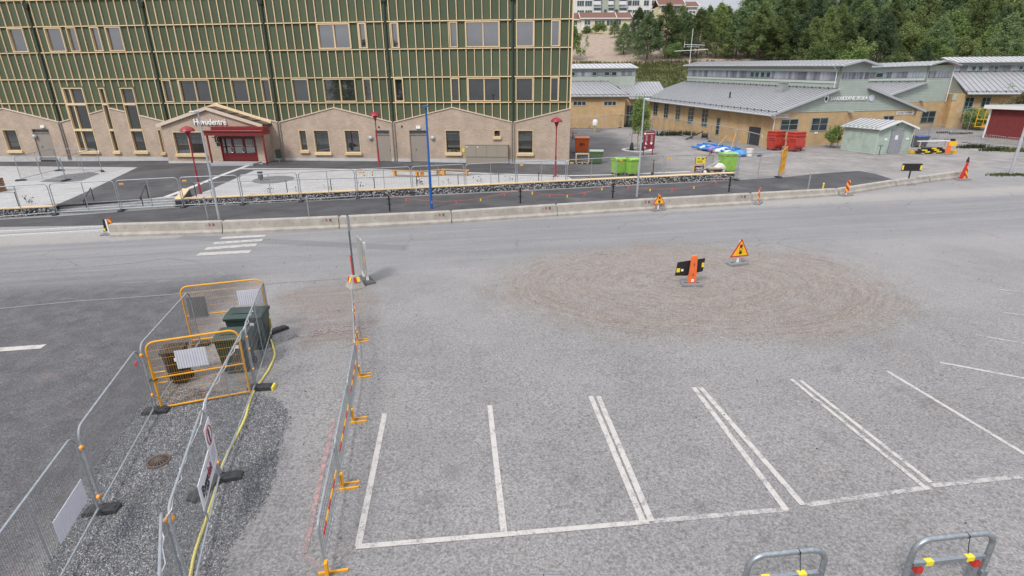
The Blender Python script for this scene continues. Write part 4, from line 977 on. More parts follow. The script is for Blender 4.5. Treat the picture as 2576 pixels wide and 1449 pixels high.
# gable boards: each clapboard its own piece
def boards(parent, x0f, x1f, z0, z1, y0, step=.17, thick=.05, m=None, mapf=None):
    z = z0
    while z < z1-.02:
        zb = min(z+step-.012, z1); a, b_ = x0f(z), x1f(z); c_, d_ = x0f(zb), x1f(zb)
        if b_-a > .1: MB().prism([(a, y0-thick, z), (b_, y0-thick, z), (d_, y0-thick*.55, zb), (c_, y0-thick*.55, zb)], (0, thick*.9, 0)).build('board', m or SAGEB, parent)
        z += step
T0, T1, TE, TP = 7.75, 11.75, 9.35, 9.85      # tower x range, eave, peak
SLP = (7.05-4.72)/(7.75+.1)
gb = MB().prism([(-.0, .0, BT+.003), (20, .0, BT+.003), (T1, .0, 7.0), (T1, 0, TE+.1), ((T0+T1)/2, 0, TP-.05), (T0, 0, TE+.1), (T0, 0, 7.0)], (0, .3, 0)).build('gable_backing', mat('sage_shadow', (.20, .24, .215), .85), OLD)
boards(OLD, lambda z: max(0, (z-4.72)/SLP) if z < 7 else T0, lambda z: min(20, 20-(z-4.72)/SLP) if z < 7 else T1, BT+.01, 8.0, 0)
boards(OLD, lambda z: T0 if z < TE+.1 else T0+(z-TE-.1)*4, lambda z: T1 if z < TE+.1 else T1-(z-TE-.1)*4, 8.72, TP-.1, 0)
bt = MB()
nb_ = 22
for i in range(nb_): MB().bb(T0+(T1-T0)*i/nb_+.006, T0+(T1-T0)*(i+1)/nb_-.006, -.045, -.002, 8.0, 8.70).build('vertical_board', GREYB, OLD)
# clerestory side wall (left)
cw = MB(); hexa(cw, [Lp(T0+.02, .31, 6.6), Lp(T1-.02, .31, 6.6), Lp(T1-.02, LEN, 6.6), Lp(T0+.02, LEN, 6.6), Lp(T0+.02, .31, TE), Lp(T1-.02, .31, TE), Lp(T1-.02, LEN, TE), Lp(T0+.02, LEN, TE)]); cw.build('clerestory_wall', SAGEB, OLD)
n_ = 60
for i in range(n_):
    a, b_ = .4+(LEN-.5)*i/n_, .4+(LEN-.5)*(i+1)/n_-.02
    k = MB(); hexa(k, [Lp(T0-.03, a, 7.85), Lp(T0+.015, a, 7.85), Lp(T0+.015, b_, 7.85), Lp(T0-.03, b_, 7.85), Lp(T0-.03, a, 8.72), Lp(T0+.015, a, 8.72), Lp(T0+.015, b_, 8.72), Lp(T0-.03, b_, 8.72)]); k.build('vertical_board', GREYB, OLD)
for t in (11.2, 12.3, 13.4, 14.4):
    f = MB(); hexa(f, [Lp(T0-.07, t, 7.95), Lp(T0-.035, t, 7.95), Lp(T0-.035, t+.85, 7.95), Lp(T0-.07, t+.85, 7.95), Lp(T0-.07, t, 8.66), Lp(T0-.035, t, 8.66), Lp(T0-.035, t+.85, 8.66), Lp(T0-.07, t+.85, 8.66)]); f = f.build('window', SGREEN, OLD)
    k = MB(); hexa(k, [Lp(T0-.085, t+.1, 8.03), Lp(T0-.072, t+.1, 8.03), Lp(T0-.072, t+.75, 8.03), Lp(T0-.085, t+.75, 8.03), Lp(T0-.085, t+.1, 8.58), Lp(T0-.072, t+.1, 8.58), Lp(T0-.072, t+.75, 8.58), Lp(T0-.085, t+.75, 8.58)]); k.build('pane', GL3, f)
for z0, z1 in ((7.55, 7.80), (8.76, 9.02)):
    k = MB(); hexa(k, [Lp(T0-.05, .32, z0), Lp(T0+.015, .32, z0), Lp(T0+.015, LEN, z0), Lp(T0-.05, LEN, z0), Lp(T0-.05, .32, z1), Lp(T0+.015, .32, z1), Lp(T0+.015, LEN, z1), Lp(T0-.05, LEN, z1)]); k.build('trim_board', mat('pale_sage_trim', (.46, .52, .47), .7), OLD)
def roof_slab(parent, pts4, th, m, nseam, seam_dir=0, name='roof', guards=None):
    """pts4: corners eaveA, eaveB, ridgeB, ridgeA (any space); seams run eave->ridge"""
    P = [Vector(p) for p in pts4]; up = Vector((0, 0, th)); mb = MB(); hexa(mb, P+[p+up for p in P]); r_ = mb.build(name, m, parent)
    for i in range(nseam+1):
        t = i/nseam; a = P[0].lerp(P[1], t)+up; b_ = P[3].lerp(P[2], t)+up
        MB().beam(a+Vector((0, 0, .02)), b_+Vector((0, 0, .02)), .045, .06).build('seam', SEAMM, r_)
    if guards:
        for g_ in guards:
            a = P[0].lerp(P[3], g_)+up+Vector((0, 0, .12)); b_ = P[1].lerp(P[2], g_)+up+Vector((0, 0, .12)); gd = MB(); gd.tube([a, b_], .03, 5)
            k = int((b_-a).length/1.2)
            for i in range(k+1): q = a.lerp(b_, i/max(1, k)); gd.beam(q+Vector((0, 0, -.16)), q+Vector((0, 0, .1)), .05, .09)
            gd.build('snow_guard', DARKM, r_)
    return r_
rz = 7.02
roof_slab(OLD, [Lp(-.85, -.45, 4.42), Lp(-.85, LEN+.3, 4.42), Lp(T0-.005, LEN+.3, rz), Lp(T0-.005, -.45, rz)], .12, ROOFG, 52, guards=(.06, .93))
roof_slab(OLD, [Lp(20.85, -.45, 4.42), Lp(20.85, LEN, 4.42), Lp(T1+.005, LEN, rz), Lp(T1+.005, -.45, rz)], .12, ROOFG, 40)
roof_slab(OLD, [Lp(T0-.65, -.75, TE-.02), Lp(T0-.65, LEN+.6, TE-.02), Lp((T0+T1)/2, LEN+.6, TP+.02), Lp((T0+T1)/2, -.75, TP+.02)], .12, ROOFL, 52, name='clerestory_roof')
roof_slab(OLD, [Lp(T1+.65, -.75, TE-.02), Lp(T1+.65, LEN+.6, TE-.02), Lp((T0+T1)/2, LEN+.6, TP+.02), Lp((T0+T1)/2, -.75, TP+.02)], .12, ROOFL, 52, name='clerestory_roof')
for (xa, za), (xb, zb) in (((-.85, 4.36), (T0-.01, 6.98)), ((20.85, 4.36), (T1+.01, 6.98))):
    MB().prism([(xa, -.52, za), (xb, -.52, zb), (xb, -.52, zb+.24), (xa, -.52, za+.24)], (0, .06, 0)).build('verge_board', WTR, OLD)
for xa, xb in ((T0-.68, (T0+T1)/2), (T1+.68, (T0+T1)/2)):
    MB().prism([(xa, -.82, TE-.1), (xb, -.82, TP-.04), (xb, -.82, TP+.18), (xa, -.82, TE+.12)], (0, .06, 0)).build('verge_board', WTR, OLD)
MB().tube([Lp(-.93, -.4, 4.42), Lp(-.93, LEN, 4.42)], .09, 8).build('gutter', WTR, OLD, smooth=True)
MB().tube([Lp(-.9, -.35, 4.4), Lp(-.25, -.2, 4.0), Lp(-.12, -.12, 3.8), Lp(-.12, -.12, 1.0)], .06, 8).build('downpipe', mat('white_pipe', (.6, .62, .62), .5), OLD, smooth=True)
MB().tube([Lp(T0-.6, .6, TE-.02), Lp(T0-.1, .5, TE-.5), Lp(T0-.1, .5, 7.1)], .06, 8).build('downpipe', mat('white_pipe', (.6, .62, .62), .5), OLD, smooth=True)
def wingrid(parent, c, du, w, h, nx, nz, fm, gm, out, name='window'):
    """window frame with glazing bars; c = bottom centre, du = unit vector along wall, out = outward unit vector"""
    c, du, out = Vector(c), Vector(du).normalized(), Vector(out).normalized(); up = Vector((0, 0, 1)); f = MB()
    def bar(u0, u1, z0, z1, o0, o1):
        P = [c+du*u+out*o+up*z for z in (z0, z1) for (u, o) in ((u0, o1), (u1, o1), (u1, o0), (u0, o0))]; hexa(f, P)
    t = .09
    bar(-w/2, -w/2+t, 0, h, 0, .05); bar(w/2-t, w/2, 0, h, 0, .05); bar(-w/2+t, w/2-t, 0, t, 0, .05); bar(-w/2+t, w/2-t, h-t, h, 0, .05)
    for i in range(1, nx): x = -w/2+w*i/nx; bar(x-.04, x+.04, t, h-t, 0, .045)
    for i in range(1, nz): z = h*i/nz; bar(-w/2+t, w/2-t, z-.025, z+.025, 0, .042)
    f = f.build('window', fm, parent); f.name = name
    g_ = MB(); P = [c+du*u+out*o+up*z for z in (t, h-t) for (u, o) in ((-w/2+t, .03), (w/2-t, .03), (w/2-t, .004), (-w/2+t, .004))]; hexa(g_, P); g_.build('pane', gm, f)
    return f
for (x0, x1, y0, y1, nx, nz) in ((1960, 2010, 298, 329, 2, 2), (2037, 2085, 295, 330, 2, 2), (2216, 2250, 290, 320, 2, 2)):
    s0, za = fo1(x0, y1); s1, zb = fo1(x1, y0); wingrid(OLD, ((s0+s1)/2, -.002, za), (1, 0, 0), s1-s0, zb-za, nx, nz, SGREEN, GL3, (0, -1, 0))
SIDEd = Vector((LSK, 1, .0)).normalized()
for (x0, x1, y0, y1, nx, nz) in ((1619, 1630, 263, 288, 1, 2), (1643, 1657, 256, 290, 2, 4), (1669, 1684, 260, 298, 2, 4), (1698, 1714, 263, 304, 2, 4), (1729, 1748, 270, 311, 2, 4), (1763, 1784, 273, 319, 2, 4), (1800, 1813, 295, 340, 1, 3)):
    ta, zb = side1(x1, y0); tb, za = side1(x0, y1); t_ = (ta+tb)/2; w_ = abs(tb-ta)
    z0 = side1((x0+x1)/2, y1)[1]; z1 = side1((x0+x1)/2, y0)[1]
    wingrid(OLD, Lp(0, t_, z0), SIDEd, max(.8, min(w_, 2.6)), z1-z0, nx, nz, SGREEN, GL3, (-1, .05, 0))
ta, za = side1(1893, 372); k = MB(); c_ = Lp(-.03, ta, za); k.box((c_[0], c_[1], c_[2]+1.15), (.06, 1.9, 2.3)).build('dark_door', DARKM, OLD)
# name of the school on the gable
t0, t1 = fo1(2086, 252), fo1(2180, 245)
tx = text('SANDUDDENS SKOLA', 1, mat('white_letter', (.85, .85, .85), .4), OLD, ((t0[0]+t1[0])/2, -.12, fo1(2133, 248)[1]), bold=False, ext=.03, shear=.1)
k = (t1[0]-t0[0])/tx.dimensions.x; tx.scale = (k, k*1.05, 1); tx.rotation_euler = (math.pi/2, 0, 0)
s, z = fo1(2077, 249); sh = MB().prism([(s-.28, -.10, z+.36), (s-.28, -.10, z-.1), (s, -.10, z-.42), (s+.28, -.10, z-.1), (s+.28, -.10, z+.36)], (0, .05, 0)).build('crest', mat('white_letter', (.85, .85, .85)), OLD)
MB().prism([(s-.12, -.115, z+.2), (s-.2, -.115, z-.02), (s, -.115, z-.25), (s+.16, -.115, z-.05), (s+.1, -.115, z+.22)], (0, .012, 0)).build('crest_mark', mat('black_letter', (.02, .02, .02)), sh)
s, z = fo1(2191, 246); MB().tube([(s, -.12, z), (s, -.05, z)], .36, 20).build('round_emblem', mat('emblem_pale', (.62, .68, .72), .4, var=.3, scale=3), OLD)
for body, (xa, ya), (xb, yb), ar in (('HUVUDENTRÉ', (1951, 292), (1984, 292), -1), ('VARUMOTTAGNING', (2255, 285), (2294, 283), 1)):
    a, b_ = fo1(xa, ya), fo1(xb, yb); zz = (a[1]+b_[1])/2; lo, hi = a[0], b_[0]; tip = (lo-.35 if ar < 0 else hi+.35); bs = lo if ar < 0 else hi
    sg = MB().prism([(lo, -.06, zz-.16), (hi, -.06, zz-.16), (hi, -.06, zz+.16), (lo, -.06, zz+.16)], (0, .05, 0)).prism([(bs, -.061, zz-.3), (bs, -.061, zz+.3), (tip, -.061, zz)], (0, .05, 0)).build('arrow_sign', mat('white_plastic', (.8, .8, .8)), OLD)
    tx = text(body, .27, mat('black_letter', (.02, .02, .02)), sg, ((lo+hi)/2, -.068, zz), bold=True, ext=.004); tx.scale.x = min(1.2, (hi-lo-.06)/tx.dimensions.x)
s, z = fo1(2136, 281); MB().box((s, -.28, z), (.5, .35, .12)).tube([(s, 0, z-.1), (s, -.25, z-.02)], .04, 6).build('wall_lamp', WTR, OLD)
s, z = fo1(2053, 334); MB().bb(s-.2, s+.2, -.03, -.002, z-.1, z+.1).build('notice', mat('white_plastic', (.8, .8, .8)), OLD)
# roof furniture
def on_left_roof(px_, py_, h):
    t, x = 5.0, 4.0
    n_ = Vector((-SLP*SU.x, -SLP*SU.y, 1)); p = hit(px_, py_, SO+Vector((0, 0, 4.8)), n_); return (p-SO).dot(SU), (p-SO).dot(SV), p.z
x, t, z = on_left_roof(1968, 232, 0); MB().box((x, t, z+.15), (1.1, 1.0, .6)).box((x, t, z+.75), (.75, .75, .6)).box((x, t, z+1.1), (.95, .95, .1)).build('roof_vent', mat('zinc', (.5, .51, .52), .35, .6), OLD)
x, t, z = on_left_roof(1835, 250, 0); MB().tube([(x, t, z-.1), (x, t, z+.9)], .09, 8).build('roof_pipe', DARKM, OLD, smooth=True)
# television aerial on a mast
p = at_y(1734, 165, 93); mz = p.z-1.2; AE = thing('roof_aerial', 'white television aerial on a mast above the clerestory roof', 'aerial', (p.x, p.y, mz)); AW = mat('aerial_white', (.72, .72, .72), .4)
t1 = at_y(1741, 72, 93).z-mz; MB().tube([(0, 0, 0), (0, 0, t1)], [.05, .035], 8).build('mast', AW, AE)
z1 = at_y(1738, 112, 93).z-mz; z2 = at_y(1736, 126, 93).z-mz
MB().tube([(-1.1, 0, z1), (2.1, 0, z1-.1)], .04, 6).tube([(-1.1, 0, z1-.45), (-1.1, 0, z1+.45)], .03, 6).tube([(-.7, 0, z1-.3), (1.3, 0, z1-.34)], .025, 6).build('yagi', AW, AE)
MB().tube([(-2.6, 0, z2-.15), (2.7, 0, z2+.1)], .045, 6).build('dipole', AW, AE)
# --- wire fence on the slope behind
pts = [hp(1655, 158), hp(1722, 131), hp(1790, 146), hp(1850, 149), hp(1910, 152), hp(1970, 154)]
tops = [(1662, 143), (1722, 126), (1790, 131), (1850, 134), (1905, 140), (1960, 146)]
WF = thing('wire_fence', 'wire mesh fence with timber posts on the sand slope above the clerestory', 'fence', pts[0])
fm = MB(); TW = mat('thin_wire', (.32, .29, .27), .5, .3)
for a, b_ in zip(pts, pts[1:]):
    L_ = (b_-a).length; k = int(L_/4)
    for i in range(k+1):
        q = a.lerp(b_, i/max(1, k))-pts[0]; q.z = HZ(*(a.lerp(b_, i/max(1, k)))[:2])-pts[0].z; MB().tube([q+Vector((0, 0, -.3)), q+Vector((0, 0, 2.0))], .06, 6).build('post', mat('fence_timber', (.30, .21, .15), .8), WF)
    for i in range(int(L_/.5)):
        t = i/int(L_/.5); q = a.lerp(b_, t)-pts[0]; q.z = HZ(*(a.lerp(b_, t))[:2])-pts[0].z; fm.tube([q, q+Vector((0, 0, 1.9))], .008, 3, caps=False)
    for zz in (.1, 1.0, 1.9): fm.tube([Vector((*(a.lerp(b_, i/8)-pts[0])[:2], HZ(*(a.lerp(b_, i/8))[:2])-pts[0].z+zz)) for i in range(9)], .02, 3, caps=False)
stuff(fm.build('wire_mesh', TW, WF))
# --- second and third wings to the right, set back
def wing(name, label, base_px, u_px, tower_px, z_list, left_len, right_len, length, windows=()):
    o_ = gp(*base_px); root = thing(name, label, 'building', (o_.x, o_.y, 0), SANG); return root, o_
o2 = gp(2374, 320); W2 = thing('old_school', 'second clerestory wing of the old school with board gable right of the lettering', 'building', (o2.x, o2.y, 0), SANG)
def fo2(px_, py_):
    p = hit(px_, py_, o2, SNf); return (p-o2).dot(SU), p.z
tr = fo2(2390, 200)[0]; te = fo2(2380, 165)[1]; tl = tr-4.2; bt2 = fo2(2350, 256)[1]; le = fo2(2255, 241); rz2 = fo2(2350, 206)[1]; tpk = fo2(2390, 150)[1]
MB().bb(-16, 0, 0, 28, .3, bt2).build('brick_wall', OCH, W2)
MB().prism([(tl-9.5, .02, bt2+.003), (tr, .02, bt2+.003), (tr, .02, te), (tl, .02, te), (tl, .02, rz2)], (0, .3, 0)).build('gable_backing', mat('sage_shadow', (.20, .24, .215)), W2)
sl2 = (rz2-bt2)/9.5
boards(W2, lambda z: max(tl-9.5, tl-9.5+(z-bt2)/sl2) if z < rz2 else tl, lambda z: tr, bt2+.01, te, .02, .19)
for i in range(20): MB().bb(tl+4.2*i/20+.006, tl+4.2*(i+1)/20-.006, -.07, -.035, te-1.5, te-.7).build('vertical_board', GREYB, W2)
MB().bb(tl, tr, .33, 28, rz2-.5, te).build('clerestory_wall', SAGEB, W2)
for i in range(34): MB().bb(tl-.05, tl-.005, .5+.8*i, .5+.8*i+.78, te-1.5, te-.7).build('vertical_board', GREYB, W2)
for t in (6.5, 9.8, 14.6, 24.5):
    f = MB().bb(tl-.10, tl-.055, t, t+1.3, te-1.45, te-.72).build('window', SGREEN, W2); MB().bb(tl-.115, tl-.102, t+.12, t+1.18, te-1.35, te-.82).build('pane', GL3, f)
MB().bb(tl-.06, tl-.005, .33, 28, te-1.85, te-1.58).build('trim_board', mat('pale_sage_trim', (.46, .52, .47)), W2)
roof_slab(W2, [(tl-10.3, -.45, bt2-.2), (tl-10.3, 28, bt2-.2), (tl-.02, 28, rz2), (tl-.02, -.45, rz2)], .12, ROOFG, 40, guards=(.93,))
MB().prism([(tl-10.3, -.53, bt2-.26), (tl-.02, -.53, rz2-.04), (tl-.02, -.53, rz2+.2), (tl-10.3, -.53, bt2-.02)], (0, .06, 0)).build('verge_board', WTR, W2)
for s_ in (-1, 1):
    xc = (tl+tr)/2; roof_slab(W2, [(xc+s_*2.75, -.7, te-.02), (xc+s_*2.75, 28.5, te-.02), (xc, 28.5, te+.5), (xc, -.7, te+.5)], .12, ROOFL, 40, name='clerestory_roof')
s0, z0 = fo2(2312, 311); s1, z1 = fo2(2356, 278); wingrid(W2, ((s0+s1)/2, -.002, z0), (1, 0, 0), s1-s0, z1-z0, 2, 2, SGREEN, GL3, (0, -1, 0))
MB().tube([(tr+.1, -.1, te), (tr+.1, -.1, bt2)], .07, 8).build('downpipe', mat('white_pipe', (.6, .62, .62)), W2, smooth=True)
s, z = fo2(2316, 252); MB().box((s, -.3, z), (.55, .4, .14)).build('wall_lamp', WTR, W2)
# third wing: long wall facing us at the right edge
o3 = gp(2405, 322); d3 = Vector((1, -.12, 0)).normalized(); A3 = math.atan2(d3.y, d3.x); n3 = Vector((d3.y, -d3.x, 0)); W3 = thing('old_school', 'third wing of the old school with brick wall and two curtained windows at right edge', 'building', (o3.x, o3.y, 0), A3)
def fo3(px_, py_, off=0.0):
    p = hit(px_, py_, o3-n3*off, n3); return (p-o3).dot(d3), p.z
x0 = fo3(2383, 300)[0]; ez = fo3(2430, 236)[1]; OFF = 7.0
MB().bb(x0, 40, 0, 12, .2, ez).build('brick_wall', OCH, W3)
MB().bb(x0-.1, fo3(2405, 250)[0], -.06, -.003, fo3(2390, 252)[1], ez-.05).build('board_panel', SAGEB, W3)
cz0, cz1 = fo3(2450, 182, OFF)[1], fo3(2450, 158, OFF)[1]; cx0 = fo3(2398, 170, OFF)[0]
roof_slab(W3, [(x0+1.2, -.8, ez-.05), (41, -.8, ez-.05), (41, OFF-.02, cz0), (cx0-.4, OFF-.02, cz0)], .12, ROOFG, 60, guards=(.05, .95))
MB().prism([(x0+1.5, .3, ez-.12), (cx0-.1, OFF, cz0-.06), (cx0-.1, OFF, ez-.12)], (.3, 0, 0)).build('end_boards', SAGEB, W3)
MB().tube([(x0+1.2, -.9, ez-.02), (41, -.9, ez-.02)], .1, 8).build('gutter', WTR, W3, smooth=True)
MB().bb(cx0, 41, OFF, OFF+4, cz0-1, cz1).build('clerestory_wall', SAGEB, W3)
zb0, zb1 = fo3(2450, 178, OFF)[1], fo3(2450, 165, OFF)[1]
n_ = 40
for i in range(n_): MB().bb(cx0+(40-cx0)*i/n_+.01, cx0+(40-cx0)*(i+1)/n_-.01, OFF-.05, OFF-.004, zb0, zb1).build('vertical_board', GREYB, W3)
for xa, xb in ((2443, 2456), (2460, 2473), (2499, 2512), (2561, 2574)):
    a, b_ = fo3(xa, 170, OFF)[0], fo3(xb, 170, OFF)[0]; f = MB().bb(a, b_, OFF-.10, OFF-.055, zb0+.02, zb1-.02).build('window', SGREEN, W3); MB().bb(a+.12, b_-.12, OFF-.115, OFF-.102, zb0+.12, zb1-.12).build('pane', GL3, f)
roof_slab(W3, [(cx0-.9, OFF-.7, cz1), (41, OFF-.7, cz1), (41, OFF+2, cz1+.75), (cx0-.9, OFF+2, cz1+.75)], .12, ROOFL, 60, name='clerestory_roof')
for xa, xb in ((2419, 2453), (2461, 2495)):
    a, za = fo3(xa, 281); b_, zb = fo3(xb, 244); wingrid(W3, ((a+b_)/2, -.002, za), (1, 0, 0), b_-a, zb-za, 2, 3, SGREEN, GL3, (0, -1, 0))
# left wing with the glazed door, behind the yard
o0 = gp(1438, 323); d0 = (gp(1568, 322)-o0); d0.z = 0; d0.normalize(); A0 = math.atan2(d0.y, d0.x); n0 = Vector((d0.y, -d0.x, 0)); W0 = thing('brick_wing', 'low yellow brick wing with clerestory behind the yard, left of the old school', 'building', (o0.x, o0.y, 0), A0)
def fo0(px_, py_, off=0.0):
    p = hit(px_, py_, o0-n0*off, n0); return (p-o0).dot(d0), p.z
xr = fo0(1570, 300)[0]; ez = fo0(1500, 243)[1]; OF = 6.0
MB().bb(-14, xr, 0, 12, .2, ez).build('brick_wall', OCH, W0)
rz0 = fo0(1500, 206, OF)[1]; xh = fo0(1527, 206, OF)[0]
roof_slab(W0, [(-14, -.6, ez-.05), (xr+.7, -.6, ez-.05), (xh, OF-.02, rz0), (-14, OF-.02, rz0)], .12, ROOFG, 34, guards=(.06, .95))
MB().bb(-14, fo0(1598, 200, OF)[0], OF, OF+6, rz0-1.5, fo0(1500, 172, OF)[1]).build('clerestory_wall', SAGEB, W0)
zb0, zb1 = fo0(1500, 191, OF)[1], fo0(1500, 180, OF)[1]; xe = fo0(1598, 185, OF)[0]
for i in range(44): MB().bb(-14+(xe+14)*i/44+.01, -14+(xe+14)*(i+1)/44-.01, OF-.05, OF-.004, zb0, zb1).build('vertical_board', GREYB, W0)
for xa, xb in ((1436, 1447), (1489, 1502), (1519, 1534), (1538, 1552)):
    a, b_ = fo0(xa, 185, OF)[0], fo0(xb, 185, OF)[0]; f = MB().bb(a, b_, OF-.10, OF-.055, zb0, zb1).build('window', SGREEN, W0); MB().bb(a+.1, b_-.1, OF-.115, OF-.102, zb0+.1, zb1-.1).build('pane', GL3, f)
zc = fo0(1500, 173, OF)[1]; xq = fo0(1606, 173, OF)[0]; roof_slab(W0, [(-14, OF-.5, zc), (xq, OF-.5, zc), (xq-1.2, OF+1.8, zc+.7), (-14, OF+1.8, zc+.7)], .12, ROOFL, 34, name='clerestory_roof')
for xa, xb in ((1441, 1475), (1518, 1551)):
    a, za = fo0(xa, 266); b_, zb = fo0(xb, 254); wingrid(W0, ((a+b_)/2, -.002, za), (1, 0, 0), b_-a, zb-za, 3, 1, mat('pale_frame', (.42, .46, .45), .6), GL3, (0, -1, 0))
# link with the glazed door
a, b_ = fo0(1571, 300, 2)[0], fo0(1612, 300, 2)[0]; zt = fo0(1590, 252, 2)[1]
MB().bb(xr, b_+6, 2, 10, .2, zt+.2).build('link_wall', OCH, W0)
roof_slab(W0, [(xr+.7, 1.2, zt+.15), (b_+4, 1.2, zt+.15), (b_+3, 7.5, zt+2.6), (xr-1.6, 7.5, zt+2.6)], .12, ROOFG, 14, name='link_roof', guards=(.06,))
wingrid(W0, ((a+b_)/2, 1.998, G(o0.x, o0.y)+.1), (1, 0, 0), (b_-a)*.86, zt-1.9, 4, 3, SGREEN, GL3, (0, -1, 0), name='glazed_door')
# ================================================================ STREET SIDE: barriers, fences, gabion wall, lamps
GALV = mat('galvanised_steel', (.36, .385, .405), .42, .45, var=.18, scale=8); GALVD = mat('galvanised_dark', (.17, .18, .19), .45, .5, var=.2, scale=8)
RUB = mat('recycled_rubber', (.045, .045, .047), .85, var=.3, scale=20, bump=.4); ORNG = mat('safety_orange', (.78, .16, .04), .5, var=.08, scale=3); YELP = mat('yellow_paint', (.72, .34, .015), .45, var=.1, scale=5)
SIGNY = mat('sign_yellow', (.80, .62, .03), .5); SIGNR = mat('sign_red', (.50, .03, .025), .45, var=.05); BLK = mat('black_plastic', (.016, .016, .017), .5, var=.2); WHP = mat('white_plastic', (.8, .8, .8), .5)
CONC = mat('barrier_concrete', (.375, .345, .305), .9, var=.16, scale=1.6, bump=.4, bscale=30, dirt=((.24, .22, .195), .6, 2.2))
def local(root, p): return Vector(p)-Vector(root.location)
# ---------------------------------------------------------------- concrete barriers
BAR = [(285, 592), (566, 584.5), (856, 572.5), (1136, 558.5), (1399, 541), (1645, 525.5), (1883, 512)]
BAR2 = [(1886, 505, 489), (2103, 490.5, 478), (2246, 468, 452), (2330, 457, 440), (2412, 447, 429)]
RB = 'concrete barriers along the road'
def barrier(a, b_, ha, hb, label, small=False):
    d = b_-a; L_ = math.hypot(d.x, d.y); t = thing('concrete_barrier', label, 'barrier', a, math.atan2(d.y, d.x), RB); dz = d.z; w0, w1 = (.30, .17) if not small else (.24, .15); c_ = .07
    prof = lambda x, h: [(x, -w0, 0), (x, w0, 0), (x, w0, .10), (x, w1+.03, .22), (x, w1, h-.05), (x, w1-.04, h), (x, -w1+.04, h), (x, -w1, h-.05), (x, -w1-.03, .22), (x, -w0, .10)]
    xs_ = [(.02, ha-c_), (.02+c_, ha), (L_*.33, ha+(hb-ha)*.33), (L_*.66, ha+(hb-ha)*.66), (L_-.02-c_, hb), (L_-.02, hb-c_)]; vs = []; fs_ = []
    for x, h in xs_: vs += [(px, py, pz+dz*x/L_) for px, py, pz in prof(x, h)]
    for i in range(len(xs_)-1):
        for k in range(10): fs_.append((i*10+k, i*10+(k+1) % 10, (i+1)*10+(k+1) % 10, (i+1)*10+k))
    fs_ += [tuple(range(10))[::-1], tuple(range((len(xs_)-1)*10, len(xs_)*10))]
    MB().add(vs, fs_).build('body', CONC, t)
    for k in (.14, .32, .68, .86): x = L_*k; MB().tube([(x, -w1-.012, .42*ha/.68+dz*k+.06), (x, -w1+.02, .42*ha/.68+dz*k+.06)], .028, 8).build('lifting_hole', DARKM, t)
    x = L_-.55; z = hb-.20+dz*x/L_; s = .20 if not small else .15
    text('R', s*1.25, mat('stencil_red', (.33, .06, .05), .8), t, (x-.1, -w1-.016, z), ext=.002, bold=True); text('R', s*1.25, mat('stencil_black', (.04, .03, .03), .8), t, (x+.11, -w1-.016, z), ext=.002, bold=True)
    MB().bb(x-.24, x+.27, -w1-.018, -w1-.004, z-s*.72, z-s*.60).build('stencil_line', mat('stencil_red', (.33, .06, .05)), t)
    return t
bl = ['leftmost long concrete barrier, ending beside the striped marker board', 'second long concrete barrier from the left', 'third long concrete barrier, behind the pole with the concrete foot', 'fourth long concrete barrier, in front of the blue lamp post', 'fifth long concrete barrier, just left of the triangular sign at the kerb', 'sixth long concrete barrier, just right of the triangular sign at the kerb']
for i in range(6):
    a, b_ = gp(*BAR[i]), gp(*BAR[i+1]); barrier(a, b_, .67, .67, bl[i])
bl = ['low concrete barrier behind the left orange marker board', 'low concrete barrier bending away behind the right striped marker board', 'low concrete barrier behind the black board with yellow ends', 'last low concrete barrier, ending at the striped cone']
for i in range(4):
    a, b_ = gp(BAR2[i][0]+2, BAR2[i][1]), gp(BAR2[i+1][0]-2, BAR2[i+1][1]); ha = at_dist(BAR2[i][0]+2, BAR2[i][2], a).z-a.z if i else .52; hb = at_dist(BAR2[i+1][0]-2, BAR2[i+1][2], b_).z-b_.z
    barrier(a, b_, max(.45, ha), max(.45, hb), bl[i], True)
# ---------------------------------------------------------------- mesh fence panels
def arc(cx, cz, r, a0, a1, n=5): return [(cx+r*math.cos(rad(a0+(a1-a0)*i/n)), 0, cz+r*math.sin(rad(a0+(a1-a0)*i/n))) for i in range(n+1)]
def fence_panel(p0, p1, label, group, h=1.95, z0=.14, r=.021, wire=.1, wr=.0016, mids=(.5,), tubem=None, name='site_fence', tagc=None, square=False, extra=None, wirem=None, hw=4):
    p0, p1 = Vector(p0), Vector(p1); d = p1-p0; L_ = math.hypot(d.x, d.y); t = thing(name, label, 'fence', p0, math.atan2(d.y, d.x), group); k = d.z/L_
    tm = tubem or GALV; c_ = .22 if not square else .12
    def sh(P): return [(x, y, z+k*x) for x, y, z in P]
    top = [(.04, 0, z0), (.04, 0, h-c_)]+arc(.04+c_, h-c_, c_, 180, 90)[1:]+arc(L_-.04-c_, h-c_, c_, 90, 0)+[(L_-.04, 0, z0)]
    MB().tube(sh(top), r, 8).build('frame', tm, t, smooth=True)
    MB().tube(sh([(.04, 0, z0+.02), (L_-.04, 0, z0+.02)]), r*.95, 8).build('bottom_rail', tm, t, smooth=True)
    for m_ in mids: MB().tube(sh([(L_*m_, 0, z0), (L_*m_, 0, h)]), r*.8, 6).build('middle_post', tm, t, smooth=True)
    w = MB(); n = int(L_/wire)
    for i in range(1, n): x = .04+(L_-.08)*i/n; w.tube(sh([(x, 0, z0+.03), (x, 0, h-.01 if c_ < x < L_-c_ else h-c_*.5)]), wr, 3, caps=False)
    for i in range(1, hw+1): z = z0+(h-z0)*i/(hw+1); w.tube(sh([(.05, 0, z), (L_-.05, 0, z)]), wr*1.25, 3, caps=False)
    stuff(w.build('wire_mesh', wirem or GALVD, t))
    if tagc: MB().box((.35, -.03, h-.22+k*.35), (.26, .012, .11)).build('name_tag', tagc, t)
    return t
